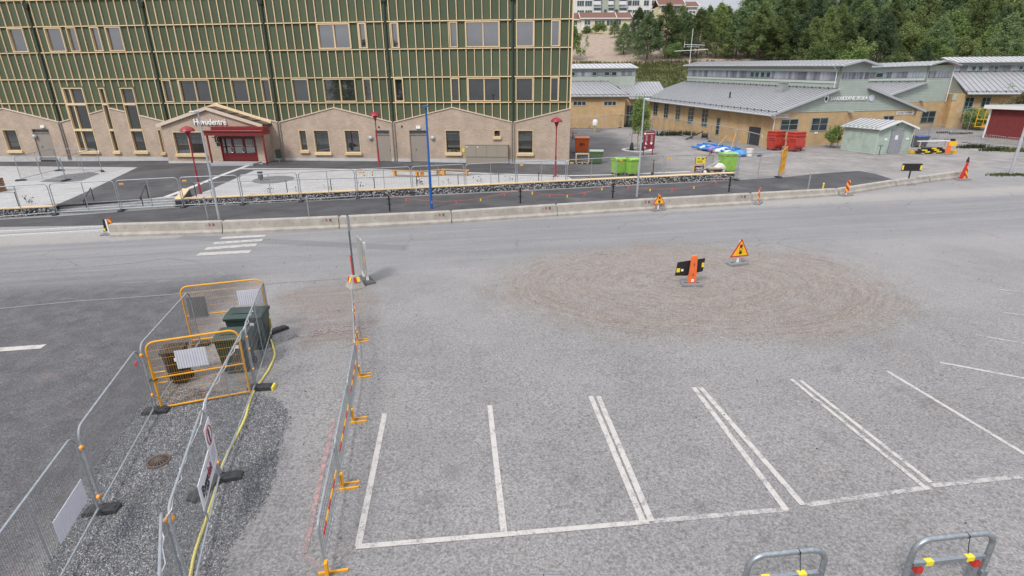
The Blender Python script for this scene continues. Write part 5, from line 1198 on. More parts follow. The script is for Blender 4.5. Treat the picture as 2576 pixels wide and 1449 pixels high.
def fence_foot(p, rz, label, group, end=None, L_=.72, W=.24, Hh=.13):
    t = thing('rubber_ballast', label, 'fence foot', p, rz, group)
    b = MB(); prof = [(-L_/2, 0), (L_/2, 0), (L_/2, Hh*.7), (L_/2-.08, Hh), (-L_/2+.08, Hh), (-L_/2, Hh*.7)]
    b.prism([(x, -W/2, z) for x, z in prof], (0, W, 0)); b.build('block', RUB, t, bevel=.012)
    for x in (-.24, -.1, .1, .24): MB().tube([(x, 0, Hh-.004), (x, 0, Hh+.004)], .033, 8).build('socket', DARKM, t)
    if end: MB().box((L_/2+.012, 0, Hh*.45), (.05, W*1.02, Hh*.8)).build('end_cap', end, t)
    return t
def clamp(p, rz, parent=None): return None
FP = [(-25, 553), (143, 540), (307, 531), (464, 521.5), (612, 515), (758, 507), (900, 498.5), (1038, 490), (1171, 483), (1299, 477), (1424, 471), (1547, 463.5), (1667, 457), (1851, 453.5), (1958, 447)]
GF = 'mesh fence along the gabion wall'; GFF = 'feet of the fence along the gabion wall'
FPG = [gp(*p) for p in FP]; TAGO = mat('orange_tag', (.75, .38, .08), .6)
for i in range(len(FPG)-1):
    a, b_ = FPG[i], FPG[i+1]; d = (b_-a).normalized()
    fence_panel(a+d*.02, b_-d*.02, '%s panel from the left of the steel mesh fence along the gabion wall' % ORD[i].capitalize(), GF, h=2.0, wire=.11, wr=.0024, tagc=TAGO if i in (2, 3, 6, 9, 10, 11, 12) else None, r=.030)
for i, p in enumerate(FPG):
    d = (FPG[min(i+1, len(FPG)-1)]-FPG[max(0, i-1)]); fence_foot(p, math.atan2(d.y, d.x)+math.pi/2, '%s rubber foot from the left under the fence along the gabion wall' % ORD[i].capitalize(), GFF, end=SIGNY if i in (6, 7, 11, 13) else None)
# wide yellow mesh gate standing open at the right end of that fence
g0 = gp(1958, 446); dg = (gp(1984, 419)-g0); dg.z = 0; dg.normalize()
YGG = fence_panel(g0+dg*.05, g0+dg*3.0+Vector((0, 0, .05)), 'yellow mesh gate panel standing open at the right end of the fence', None, h=2.05, z0=.1, r=.03, tubem=YELP, name='gate_panel', mids=(), square=True, wirem=YELP, wire=.09, wr=.006, hw=10)
for z in (.75, 1.4): MB().tube([(.04, 0, z), (2.9, 0, z+.05)], .022, 6).build('cross_rail', YELP, YGG, smooth=True)
# enclosure around the unfinished paving, on the plaza
EC = [pp(53, 455), pp(167, 455.5), pp(258, 432), pp(150, 430)]
el = ['front panel of the fence box on the pale paving', 'right slanting panel of the fence box on the pale paving', 'rear panel of the fence box on the pale paving', 'left slanting panel of the fence box on the pale paving']
for i in range(4): fence_panel(EC[i], EC[(i+1) % 4], el[i].capitalize(), 'fence box on the plaza', h=1.95, wire=.12, wr=.002, r=.024)
for i, nm in enumerate(('front left', 'front right', 'rear right', 'rear left')): fence_foot(EC[i], .3+i, 'Rubber foot at the %s corner of the fence box on the paving' % nm, 'feet of the fence box')
# ---------------------------------------------------------------- gabion walls with timber caps
CAPW = woodmat('fresh_timber_cap', (.66, .50, .30), .14); GABM = mat('gabion_core', (.06, .06, .063), .95)
def gabion(pts, h, label, capsn, capl=2.4, name='gabion_wall', depth=.5, seed=1):
    root = thing(name, label, 'wall', pts[0]); core = MB(); rgx = random.Random(seed); st = MB()
    base = [Vector(v) for v in ((1, 0, 0), (-1, 0, 0), (0, 1, 0), (0, -1, 0), (0, 0, 1), (0, 0, -1))]; fs_ = [(0, 2, 4), (2, 1, 4), (1, 3, 4), (3, 0, 4), (2, 0, 5), (1, 2, 5), (3, 1, 5), (0, 3, 5)]
    O = Vector(pts[0])
    for a, b_ in zip(pts, pts[1:]):
        a, b_ = Vector(a), Vector(b_); d = b_-a; L_ = d.length; u = d.normalized(); n = Vector((-u.y, u.x, 0)).normalized()
        c0, c1 = a+n*(depth/2+.05)-O, b_+n*(depth/2+.05)-O
        core.beam(c0+Vector((0, 0, h/2-.08)), c1+Vector((0, 0, h/2-.08)), depth-.06, h+.12)
        for i in range(int(L_*h*150)):
            p = a+u*rgx.uniform(0, L_)-O; p += n*rgx.uniform(.02, .09); p.z += rgx.uniform(.0, h-.03); s = rgx.uniform(.04, .085)
            R = Matrix.Rotation(rgx.random()*6.3, 3, Vector((rgx.random()-.5, rgx.random()-.5, rgx.random()-.4)).normalized()); st.m(rgx.choice([SM[0], SM[1], SM[1], SM[2], SM[2]])); st.add([(R @ v)*s*rgx.uniform(.6, 1.2)+p for v in base], fs_)
        w = MB(); nw = int(L_/.35)
        k = max(1, round(L_/capl))
        for i in range(k):
            p, q = a.lerp(b_, i/k)-O, a.lerp(b_, (i+1)/k)-O; p += u*.006; q -= u*.006
            MB().beam(p+n*(depth/2)+Vector((0, 0, h+.035+rgx.uniform(0, .01))), q+n*(depth/2)+Vector((0, 0, h+.035)), depth*.96, .06).build('cap_board', CAPW, root)
    core.build('core', GABM, root); stuff(st.build('stones', None, root))
    return root
gabion([WL, WR], .47, 'long gabion wall with pale timber cap in front of the plaza', 0, seed=2)
gabion([LL, SL], .5, 'gabion wall with timber cap left of the steps', 0, seed=3)
rl = pp(463, 493); gabion([rl, WL+Vector((0, 0, .0))], .47, 'short end return of the long gabion wall beside the steps', 0, seed=4, capl=1.2)
# steps
STG = mat('step_granite', (.34, .345, .35), .8, var=.15, scale=9, bump=.3); stp = thing('steps', 'four wide granite steps leading up to the plaza', 'steps', SL, math.atan2(SD.y, SD.x)); SLn = (WL-SL).length
for i in range(4):
    z0 = SL.z; MB().prism([(.05, .28*i-.02, -.3), (SLn-.05, .28*i-.02, -.3+WL.z-SL.z), (SLn-.05, .28*i-.02, .125*(i+1)+WL.z-SL.z), (.05, .28*i-.02, .125*(i+1))], (0, .275 if i < 3 else .6, 0)).build('step', STG, stp)
    MB().prism([(.05, .28*i-.024, .125*(i+1)+.002), (SLn-.05, .28*i-.024, .125*(i+1)+.002+WL.z-SL.z), (SLn-.05, .28*i+.10, .125*(i+1)+.002+WL.z-SL.z), (.05, .28*i+.10, .125*(i+1)+.002)], (0, 0, .006)).build('tread_edge', KERBM, stp)
for k, (xa, lab) in enumerate(((.33, 'left dark handrail on the granite steps'), (.66, 'right dark handrail on the granite steps'))):
    b_ = gp(221 if k == 0 else 362, 532 if k == 0 else 524); tpt = b_+SN*1.15; tpt.z = PZ(tpt.x, tpt.y)-.05; h = thing('handrail', lab, 'handrail', b_, 0, 'handrails of the steps')
    q = tpt-b_; MB().tube([(0, 0, 0), (0, 0, .82), q+Vector((0, 0, .9)), q], .03, 8).build('rail', BLK, h, smooth=True); MB().tube([(0, 0, .82), (-.22*SN.x, -.22*SN.y, .76), (-.2*SN.x, -.2*SN.y, .60)], .025, 6).build('return', BLK, h, smooth=True)
# dark railing along the plaza edge behind the wall
def railing(a, b_, n, label, zf=PZ, h=1.0):
    t = thing('railing', label, 'railing', a)
    for i in range(n+1):
        p = a.lerp(b_, i/n); q = Vector((p.x, p.y, zf(p.x, p.y)))-a; MB().beam(q, q+Vector((0, 0, h)), .05, .02).build('post', BLK, t)
    P = [Vector((*(a.lerp(b_, i/n))[:2], zf(*(a.lerp(b_, i/n))[:2])+h))-a for i in range(n+1)]; MB().tube(P, .022, 6).build('top_rail', GALVD, t, smooth=True)
    return t
railing(WL+WN*.62+WD*1.2+Vector((0, 0, .4)), WL.lerp(WR, .62)+WN*.62+Vector((0, 0, .2)), 8, 'thin dark railing on the plaza edge behind the long gabion wall')
railing(LL+LLN*.6+Vector((0, 0, .5)), SL-SD*2.2+SN*.6+Vector((0, 0, .5)), 8, 'thin dark railing on the plaza edge left of the steps')
# ---------------------------------------------------------------- lamps
LG = mat('lamp_pole_grey', (.46, .48, .50), .4, .4, var=.1); LB = mat('lamp_pole_blue', (.012, .10, .36), .4, var=.08); LR = mat('lamp_pole_red', (.27, .014, .026), .4, var=.08)
def street_lamp(p, h, label, m, arm, taper=(.075, .045), thick_h=2.2, name='street_lamp', headw=.55):
    t = thing(name, label, 'street lamp', p, 0, 'tall lamp posts')
    MB().lathe([(taper[0], -.1), (taper[0], thick_h), (taper[0]*.8, thick_h+.12), (taper[1], h-.1), (taper[1]*.9, h)], n=12).build('pole', m, t, smooth=True)
    hd = MB(); hd.box((arm*headw*.25, -.12, h+.05), (.28, headw, .09)); hd.build('luminaire', m if m is LB else mat('lamp_head_pale', (.62, .65, .68), .4), t, bevel=.02)
    MB().box((arm*headw*.25, -.14, h-.002), (.2, headw*.7, .02)).build('lens', mat('lens', (.75, .78, .8), .2), t)
    return t
street_lamp(gp(552, 552), 6.22, 'grey street lamp behind the leftmost barriers, in front of the entrance', LG, -1)
street_lamp(gp(1602, 496), 6.25, 'grey street lamp beside the two lime green bins', LG, 1)
street_lamp(gp(1086, 525), 6.2, 'bright blue lamp post behind the barriers', LB, 0, (.085, .06), 2.3, headw=.4)
street_lamp(gp(2541, 440), 6.6, 'grey street lamp at the right edge of the picture', LG, 1, (.11, .07), 2.6)
def mushroom(p, h, label):
    t = thing('plaza_lamp', label, 'plaza lamp', p, 0, 'red mushroom lamps on the plaza')
    MB().lathe([(.10, -.1), (.10, .12), (.075, .16), (.07, 1.6), (.05, 1.7), (.045, h-.75), (.06, h-.6), (.17, h-.30), (.19, h-.24)], n=14).build('pole', LR, t, smooth=True)
    MB().lathe([(.2, h-.25), (.46, h-.22), (.47, h-.18), (.40, h-.05), (.26, h+.06), (.1, h+.12), (.01, h+.13)], n=20).build('hood', LR, t, smooth=True)
    return t
for (x, y), (tx_, ty), lab in (((505, 488), (472, 318), 'red mushroom lamp near the steps, left of the entrance doors'), ((955, 424), (943, 282), 'red mushroom lamp beside the single taupe door'), ((1397, 444), (1398, 296), 'red mushroom lamp in front of the rightmost brick gable')):
    p = pp(x, y); mushroom(p, at_dist(tx_, ty, p).z-p.z-.1, lab)
# short posts on the pavement
def post(p, h, r, m, label, name='post', marks=False, group=None):
    t = thing(name, label, 'post', p, 0, group); MB().tube([(0, 0, -.1), (0, 0, h)], r, 10).build('shaft', m, t, smooth=True)
    MB().lathe([(r*1.25, h-.04), (r*1.25, h+.01), (r*.5, h+.05)], n=10).build('cap', m, t, smooth=True)
    if marks:
        for z in (h*.45, h*.8): MB().box((0, -.0, z), (.26, .05, .045)).build('bracket', m, t)
    return t
for (b_, tp, m, r, mk, lab) in (((524, 552), (516, 496), GALV, .045, False, 'short grey post beside the left street lamp'), ((778, 544), (773, 496), GALV, .045, False, 'short grey post behind the second barrier'), ((2031, 483), (2037, 436), GALV, .05, False, 'short grey post behind the low barrier at the end of the pavement'),
        ((981, 532), (978, 493), BLK, .05, True, 'leftmost black rope post on the pavement'), ((1309, 512), (1308, 473), BLK, .05, True, 'black rope post between blue and grey lamps'), ((1541, 498), (1543, 461), BLK, .05, True, 'black rope post left of the right grey lamp'), ((1833, 483), (1835, 445), BLK, .05, True, 'rightmost black rope post with a yellow knot'), ((2069, 480), (2068, 465), SIGNY, .05, False, 'stubby yellow post behind the low barrier')):
    p = gp(*b_); post(p, max(.5, at_dist(*tp, p).z-p.z), r, m, lab, marks=mk, group='posts on the pavement')
# rope with small flags
rp = [gp(981, 532)+Vector((0, 0, 1.05)), gp(1309, 512)+Vector((0, 0, 1.0)), gp(1541, 498)+Vector((0, 0, 1.0)), gp(1833, 483)+Vector((0, 0, 1.05))]
RO = thing('flag_rope', 'sagging red rope with small yellow and red flags between the black posts', 'rope', gp(981, 532)); rg = random.Random(9); ropeb = MB(); k = 0
for a, b_ in zip(rp, rp[1:]):
    P = [a.lerp(b_, i/16)-Vector((0, 0, .75*4*(i/16)*(1-i/16)*.8)) for i in range(17)]; ropeb.tube([p-RO.location for p in P], .008, 4)
    for i in (2, 5, 8, 11, 14): MB().box(P[i]-RO.location-Vector((0, 0, .09)), (.07, .02, .17)).build('flag', SIGNY if k % 2 else mat('flag_red', (.65, .10, .06), .6), RO); k += 1
ropeb.build('rope', mat('flag_red', (.65, .10, .06)), RO)
# ---------------------------------------------------------------- plaza furniture
BENCHY = mat('bench_orange', (.66, .31, .035), .5, var=.1); BSLAT = woodmat('bench_slats', (.42, .27, .13), .2)
def bench(a, b_, label):
    d = b_-a; L_ = math.hypot(d.x, d.y); t = thing('bench', label, 'bench', a, math.atan2(d.y, d.x), 'zigzag benches on the plaza')
    for x in (.18, L_-.18): MB().bb(x-.09, x+.09, -.17, .17, -.02, .42).build('leg', BENCHY, t)
    for i in range(4): MB().bb(0, L_, -.2+.1*i+.008, -.2+.1*i+.092, .424, .47).build('slat', BSLAT, t)
    MB().bb(-.02, .05, -.21, .21, .40, .476).build('end_plate', BENCHY, t); MB().bb(L_-.05, L_+.02, -.21, .21, .40, .476).build('end_plate', BENCHY, t)
B4 = [pp(987, 442), pp(1056, 446), pp(1110, 439.5), pp(1181, 442.5)]
for i, lab in enumerate(('left bench of the zigzag row on the plaza', 'middle bench of the zigzag row on the plaza', 'right bench of the zigzag row on the plaza')):
    d = (B4[i+1]-B4[i]).normalized()*.06; bench(B4[i]+d, B4[i+1]-d, lab)
wb0, wb1 = pp(737, 400.5), pp(780, 400.5); d = wb1-wb0; L_ = math.hypot(d.x, d.y); t = thing('wall_bench', 'slatted bench with red frame against the brick wall', 'bench', wb0, math.atan2(d.y, d.x))
for x in (.3, L_-.3): MB().tube([(x, -.1, 0), (x, -.1, .42), (x, .25, .44), (x, .3, .85)], .035, 6).build('leg', REDM, t, smooth=True)
for x in (0, L_): MB().tube([(x, .28, .85), (x, -.15, .72), (x, -.18, .42), (x, .25, .42)], .022, 6).build('armrest', REDM, t, smooth=True)
for i in range(4): MB().bb(0, L_, -.2+.12*i, -.2+.12*i+.1, .45, .485).build('seat_slat', BSLAT, t)
for i in range(2): MB().bb(0, L_, .27, .30, .56+.16*i, .69+.16*i).build('back_slat', BSLAT, t)
p = pp(657, 455); t = thing('litter_bin', 'grey litter bin on the dark paved circle', 'bin', p); MB().bb(-.03, .03, -.03, .03, 0, .2).build('stand', DARKM, t); MB().box((0, 0, .42), (.3, .28, .5)).build('body', mat('bin_grey', (.12, .13, .13), .5), t, bevel=.02); MB().box((0, 0, .69), (.34, .32, .04)).build('lid', DARKM, t)
p = pp(703, 407); t = thing('litter_bin', 'dark green litter bin at the right corner of the entrance pavilion', 'bin', p); MB().bb(-.03, .03, -.03, .03, 0, .4).build('stand', GALV, t); MB().box((0, 0, .75), (.42, .34, .8)).build('body', mat('bin_green', (.03, .06, .045), .5), t, bevel=.02)
# utility cabinet
a, b_ = pp(1172, 411), pp(1278, 413); d = b_-a; L_ = math.hypot(d.x, d.y); t = thing('utility_cabinet', 'wide taupe electrical cabinet against the brick gable', 'cabinet', a, math.atan2(d.y, d.x)); hc = at_dist(1172, 365, a).z-a.z; TAU = mat('cabinet_taupe', (.30, .265, .215), .55, var=.05)
MB().bb(0, L_, .02, .6, 0, .55).build('base', TAU, t); MB().bb(0, L_, .0, .6, .56, hc).build('body', TAU, t); MB().bb(-.03, L_+.03, -.03, .63, hc, hc+.05).build('top', TAU, t)
for i in range(4): dd = MB().bb(L_*i/4+.02, L_*(i+1)/4-.02, -.025, -.002, .62, hc-.05).build('door', TAU, t); MB().bb(L_*(i+.1)/4, L_*(i+.22)/4, -.035, -.026, hc-.2, hc-.12).build('lock', WHP if i < 2 else TAU, dd)
p = pp(1, 482); t = thing('timber_crate', 'brown timber crate cut off by the left edge of the picture', 'crate', p)
for i in range(5): MB().bb(-1.6, .25, -.3, .3, .02+.2*i, .19+.2*i).build('plank', woodmat('red_brown_plank', (.26, .14, .085)), t)
# black stick-like plants in the bed behind the wall
rg = random.Random(77); LEAFD = leafmat('dark_seedling', (.018, .03, .015))
for i, (x, y) in enumerate(((66, 506), (80, 512), (678, 485), (745, 485), (826, 476), (907, 471), (1050, 463), (1060, 465), (1128, 462), (1208, 458), (1282, 455), (1392, 452))):
    p = pp(x, y); t = thing('young_shrub', '%s small dark seedling from the left in the bed behind the gabion wall' % ORD[i].capitalize(), 'plant', p, 0, 'seedlings behind the gabion wall')
    MB().tube([(0, 0, -.05), (.03, 0, .2), (0, .03, .38)], [.015, .01, .005], 5).build('stem', BARKG, t); lf = MB()
    for k in range(14): q = Vector((rg.gauss(0, .2), rg.gauss(0, .12), rg.uniform(.08, .4))); u = Vector((rg.gauss(0, 1), rg.gauss(0, 1), rg.gauss(0, 1))).normalized()*.07; v = u.cross(Vector((0, .3, 1))).normalized()*.045; lf.add([q-u, q+v, q+u, q-v], [(0, 1, 2, 3)])
    lf.build('leaves', LEAFD, t)
for i, (x, y) in enumerate(((916, 443), (937, 442))):
    p = pp(x, y); t = thing('marking_stake', 'yellow black striped stake, %s of the pair on the paving' % ('left', 'right')[i], 'stake', p)
    for k in range(4): MB().box((0, 0, .06+.12*k), (.06, .06, .118)).build('band', SIGNY if k % 2 else BLK, t)
# ================================================================ ROAD SIGNS, MARKERS
CHEV = None
def chevron_material(name, ca, cb, sc=9.0, diag=1.0):
    if name in MATS: return MATS[name]
    m, n, l, b = nmat(name); b.inputs['Roughness'].default_value = .45
    tc = n.new('ShaderNodeTexCoord'); sp = n.new('ShaderNodeSeparateXYZ'); l.new(tc.outputs['Object'], sp.inputs[0]); g = NG(m.node_tree)
    v = g.math('ADD', g.math('MULTIPLY', sp.outputs[2], sc), g.math('MULTIPLY', sp.outputs[0], sc*diag)); f = g.math('GREATER_THAN', g.math('FRACT', v), .5)
    l.new(g.mix(f, ca, cb), b.inputs['Base Color']); MATS[name] = m
    return m
CH = chevron_material('red_yellow_chevron', (.50, .025, .02), (.85, .40, .03), 2.6, 1.0)
PLATE = mat('grey_sign_base', (.20, .20, .205), .8, var=.25, scale=14); SBACK = mat('sign_back', (.30, .30, .29), .5)
def base_plate(t, w=.85, d=.42, h=.09, rz=0.0, m=None):
    b = MB(); b.box((0, 0, h/2), (w, d, h), rz=rz, taper=.94); o = b.build('base_plate', m or PLATE, t, bevel=.015)
    for s in (-1, 1): MB().box((math.cos(rz)*s*w*.3, math.sin(rz)*s*w*.3, h+.001), (.13, .07, .012), rz=rz).build('slot', DARKM, o)
    return o
def marker_board(p, rz, label, h=1.0, m=None, group='striped marker boards'):
    t = thing('marker_board', label, 'marker', p, rz, group); base_plate(t)
    MB().bb(-.03, .03, -.02, .04, .09, .35).build('stem', WHP, t); MB().prism([(-.12, -.03, .2), (.12, -.03, .2), (.13, -.03, h-.05), (.06, -.03, h), (-.06, -.03, h), (-.13, -.03, h-.05)], (0, .045, 0)).build('board', m or CH, t)
    return t
p = gp(1906, 512); marker_board(p, .9, 'narrow orange striped marker board in front of the first low barrier', 1.0)
p = gp(2128, 492); marker_board(p, .25, 'striped marker board in front of the bending low barrier', 1.0)
# marker seen edge on at the far left
p = gp(276, 590); t = thing('marker_board', 'black and orange marker boards on a white post left of the first barrier', 'marker', p, rad(12)); t.scale = (.86, .86, .86); base_plate(t, .95, .5)
MB().bb(-.04, .04, -.03, .03, .08, 1.0).build('stem', WHP, t)
MB().prism([(-.26, .03, .22), (-.05, .03, .24), (-.05, .03, 1.0), (-.2, .03, 1.0)], (0, .04, 0)).build('black_board', BLK, t); MB().bb(-.25, -.17, -.01, .029, .24, .42).build('reflector', SIGNY, t)
MB().prism([(.06, .03, .25), (.24, .03, .2), (.26, .03, 1.1), (.1, .03, 1.12)], (0, .04, 0)).build('orange_board', CH, t); MB().bb(.09, .16, .005, .029, .45, .68).build('reflector', SIGNY, t)
# black board with yellow ends
p = gp(2282, 464.5); t = thing('barrier_board', 'black board with yellow reflector ends on a stand', 'sign', p, rad(-6)); base_plate(t, .95, .5); MB().bb(-.04, .04, -.02, .04, .08, 1.5).build('stem', BLK, t)
bd = MB().bb(-.66, .66, -.06, -.022, .98, 1.5).build('board', BLK, t)
for s in (-1, 1): MB().bb(s*.60-.055, s*.60+.055, -.075, -.061, 1.06, 1.38).build('reflector', SIGNY, bd)
# striped cone made of boards
p = gp(2421, 452); t = thing('striped_cone', 'tall red and yellow striped cone at the end of the barriers', 'traffic cone', p, rad(8)); base_plate(t, .95, .6)
for s in (-1, 1): MB().prism([(s*.40, -.06, .09), (s*.12, -.06, .09), (-s*.02, -.06, 1.3), (s*.08, -.06, 1.3)], (0, .09, 0)).build('board', CH if s > 0 else SIGNR, t).location.y = .05*s
MB().lathe([(.1, 1.3), (.09, 1.42), (.05, 1.6), (.02, 1.68)], n=10).build('tip', BLK, t)
# triangular roadwork signs
def triangle_sign(p, rz, label, h0, s, lean=0.0):
    t = thing('warning_sign', label, 'road sign', p, rz, 'triangular traffic light warning signs'); base_plate(t, .9, .45)
    MB().bb(-.035, .035, -.02, .05, .08, h0+s*.75).build('stem', WHP, t)
    hh = s*.866; P = lambda k, y: [(-s/2*k, y, h0+hh*(1-k)*.333), (s/2*k, y, h0+hh*(1-k)*.333), (0, y, h0+hh*(.333+.667*k))]
    bd = MB().prism(P(1, -.07), (0, .03, 0)).build('red_border', SIGNR, t); MB().prism(P(.80, -.08), (0, .009, 0)).build('yellow_field', mat('sign_amber', (.86, .46, .015), .5, var=.04), bd)
    for k, m in enumerate((mat('light_red', (.18, .02, .02), .5), mat('sign_amber', (.86, .46, .015)), mat('light_green', (.01, .06, .03), .5))):
        z = h0+hh*(.60-.18*k); MB().tube([(0, -.086, z), (0, -.0805, z)], .075, 14).build('light_ring', BLK, bd); MB().tube([(0, -.092, z), (0, -.087, z)], .055, 14).build('light_symbol', m, bd)
    return t
p = gp(1655, 529); triangle_sign(p, rad(14), 'red bordered yellow triangle sign against the long barriers', .38, .80)
p = gp(1855, 664.5); triangle_sign(p, rad(14), 'red bordered yellow triangle sign standing on the sandy patch', .36, .92)
# orange beacon with black board
p = gp(1739, 716); t = thing('traffic_beacon', 'orange plastic beacon with a black board behind it on the sandy patch', 'beacon', p, rad(8)); base_plate(t, .80, .46, rz=-.2)
MB().prism([(-.165, -.05, .09), (.165, -.05, .09), (.115, -.05, 1.14), (.085, -.05, 1.2), (-.085, -.05, 1.2), (-.115, -.05, 1.14)], (0, .10, 0)).build('body', ORNG, t, bevel=.012)
for z in (.42, .84): MB().bb(-.012, .012, -.058, -.051, z-.06, z+.06).build('slot', DARKM, t)
MB().bb(-.055, .055, -.060, -.0512, .14, .25).build('sticker', WHP, t)
bk = MB().prism([(-.68, .09, .38), (-.2, .12, .34), (.2, .12, .44), (.46, .09, .50), (.50, .09, 1.04), (.2, .12, 1.0), (-.2, .12, .96), (-.62, .09, .92)], (0, .02, 0)).build('black_board', BLK, t)
MB().bb(-.64, -.50, .075, .0885, .52, .68).build('reflector', SIGNY, bk); MB().bb(.38, .47, .075, .0885, .68, .86).build('reflector', SIGNY, bk); MB().bb(-.45, -.36, .077, .0885, .55, .64).build('sticker', WHP, bk)
# pole with concrete pyramid foot
p = gp(894, 722); t = thing('sign_pole', 'grey pole with red strip in a concrete pyramid foot', 'pole', p, rad(40)); MB().box((0, 0, .26), (.62, .62, .52), taper=.42).build('foot', CONC, t, bevel=.02)
for k, (dx, dy, r) in enumerate(((0, -.245, 0), (-.245, 0, -90))):
    for s, m in ((-1, SIGNR), (1, SIGNY)):
        o = MB().box((s*.065, 0, 0), (.125, .015, .2)).build('reflector', m, t); o.location = (dx*.87, dy*.87, .37); o.rotation_euler = (rad(-19) if k == 0 else 0, 0 if k == 0 else rad(19), rad(r)) if k == 0 else (rad(-19), 0, rad(-90))
ph = at_dist(871, 536, p).z-p.z; MB().tube([(0, 0, .5), (0, 0, ph)], .035, 10).build('pole', GALVD, t, smooth=True); MB().bb(-.075, -.036, -.03, .03, .55, 1.35).build('red_strip', mat('strip_red', (.55, .08, .07), .5), t); MB().bb(-.05, .05, -.06, -.036, ph-.7, ph-.1).build('bracket', GALV, t)
# sign on two white legs seen from behind
p = gp(921, 706); _e = gp(930, 714)-gp(911, 694); t = thing('road_sign', 'road sign on two white legs seen almost edge on beside the pole', 'road sign', p, math.atan2(_e.y, _e.x)); base_plate(t, 1.15, .5, .1, m=mat('rubber_plate', (.09, .095, .095), .8, var=.2, scale=14))
for x in (-.28, .28): MB().bb(x-.04, x+.04, -.045, .045, .08, 1.72).build('leg', WHP, t)
MB().prism([(-.55, -.09, 1.45), (-.40, -.09, .45), (.5, -.09, .35), (.5, -.09, 1.5), (.35, -.09, 1.75), (-.5, -.09, 1.85)], (0, .03, 0)).build('board', SBACK, t)
for x, z in ((.44, 1.05), (.44, .5)): MB().box((x, -.085, z), (.06, .04, .2)).build('reflector', mat('sign_amber', (.86, .46, .015)), t)
# ---------------------------------------------------------------- yard behind the fence
def wheeled_bin(p, rz, label, m, w=1.2, d=.95, h=1.15, lidm=None, group=None, wheels=4, name='waste_container', open_lid=False, taper=.86, cat='waste bin'):
    t = thing(name, label, cat, p, rz, group); wz = .16 if wheels == 4 else .06
    b = MB(); x, y = w/2, d/2; k = taper
    hexa(b, [(-x*k, -y*k, wz), (x*k, -y*k, wz), (x*k, y*k, wz), (-x*k, y*k, wz), (-x, -y, h), (x, -y, h), (x, y, h), (-x, y, h)]); b.build('body', m, t, bevel=.03)
    MB().bb(-x-.03, x+.03, -y-.03, y+.03, h-.10, h-.002).build('rim', m, t, bevel=.015)
    for s in (-1, 0, 1): MB().bb(s*x*.5-.03, s*x*.5+.03, -y*.93-.012, -y*.93+.05, wz+.12, h-.12).build('rib', m, t)
    lm = lidm or m
    if open_lid: o = MB().prism([(-x, -y-.06, h-.75), (x, -y-.06, h-.75), (x, -y-.02, h), (-x, -y-.02, h)], (0, -.06, 0)).build('lid', lm, t, bevel=.02)
    else:
        o = MB(); o.prism([(-x-.02, -y-.04, h), (-x-.02, -y-.04, h+.05), (-x-.02, -y*.5, h+.13), (-x-.02, y*.5, h+.13), (-x-.02, y+.03, h+.05), (-x-.02, y+.03, h)], (w+.04, 0, 0)); o = o.build('lid', lm, t, bevel=.02)
        for s in (-1, 1): MB().bb(s*x*.5-.12, s*x*.5+.12, -y-.075, -y-.04, h-.02, h+.05).build('grip', lm, o)
    for sx in (-1, 1):
        for sy in ((-1, 1) if wheels == 4 else (1,)):
            r = .085 if wheels == 4 else .12; MB().tube([(sx*x*.7-.03, sy*y*.7, r), (sx*x*.7+.03, sy*y*.7, r)], r, 12).build('wheel', RUB, t)
    return t
LIME = mat('lime_plastic', (.27, .50, .08), .5, var=.10, scale=2, dirt=((.17, .27, .08), .5, 2.5)); ORB = mat('orange_plastic', (.66, .13, .025), .5, var=.1, scale=2, dirt=((.35, .09, .03), .45, 2.5)); REDB = mat('red_plastic', (.46, .05, .035), .55, var=.12, scale=2, dirt=((.22, .05, .04), .5, 2.5)); DGRN = mat('dark_green_plastic', (.022, .045, .036), .42, var=.2, scale=3); DBRN = mat('dark_brown_plastic', (.030, .024, .02), .45, var=.2, scale=3)
wheeled_bin(pp(1554, 439.5), rad(22), 'left one of two lime green wheeled bins by the fence', LIME, .95, .85, 1.28, group='lime green bins'); wheeled_bin(pp(1589, 440.5), rad(20), 'right one of two lime green wheeled bins by the fence', LIME, .95, .85, 1.27, group='lime green bins')
wheeled_bin(gp(1827, 430), rad(8), 'single lime green wheeled bin beside the white sacks', LIME, 1.25, 1.05, 1.4, group='lime green bins', wheels=2)
o = wheeled_bin(pp(1463, 384.5), rad(-4), 'orange wheeled bin with black print beside the school corner', ORB, 1.5, 1.1, 1.55, lidm=mat('pale_orange_plastic', (.75, .22, .09), .5)); tx = text('BIG', .34, BLK, o, (0, -.56, .95), bold=True, ext=.008); tx.rotation_euler = (rad(84), 0, 0)
t = wheeled_bin(pp(1499, 411), rad(-8), 'squat dark green bin with pale lid beside the orange one', mat('moss_green_plastic', (.085, .135, .06), .5, var=.1), 1.25, .9, 1.12, lidm=mat('pale_green_lid', (.30, .38, .30), .5), wheels=2, taper=.78)
p = pp(1464, 411.5); t = thing('pallet', 'wooden pallet crate stacked with metal fittings in front of the orange bin', 'pallet', p, rad(-5)); PW = woodmat('pallet_wood', (.42, .33, .23))
for x in (-.5, 0, .5): MB().bb(x-.07, x+.07, -.4, .4, 0, .1).build('block', PW, t)
for i in range(5): MB().bb(-.6+.245*i, -.6+.245*i+.2, -.42, .42, .103, .13).build('deck_board', PW, t)
for x in (-.57, .57): MB().bb(x-.06, x+.06, -.42, .42, .133, .85).build('side_board', PW, t)
MB().bb(-.63, .63, -.3, .4, .852, .93).build('top_board', PW, t); rg = random.Random(8); ft = MB()
for i in range(40): q = (rg.uniform(-.45, .45), rg.uniform(-.4, .3), rg.uniform(.16, .8)); ft.tube([q, (q[0]+rg.uniform(-.2, .2), q[1]+rg.uniform(-.1, .1), q[2]+rg.uniform(-.1, .1))], .025, 5)
stuff(ft.build('fittings', GALVD, t))
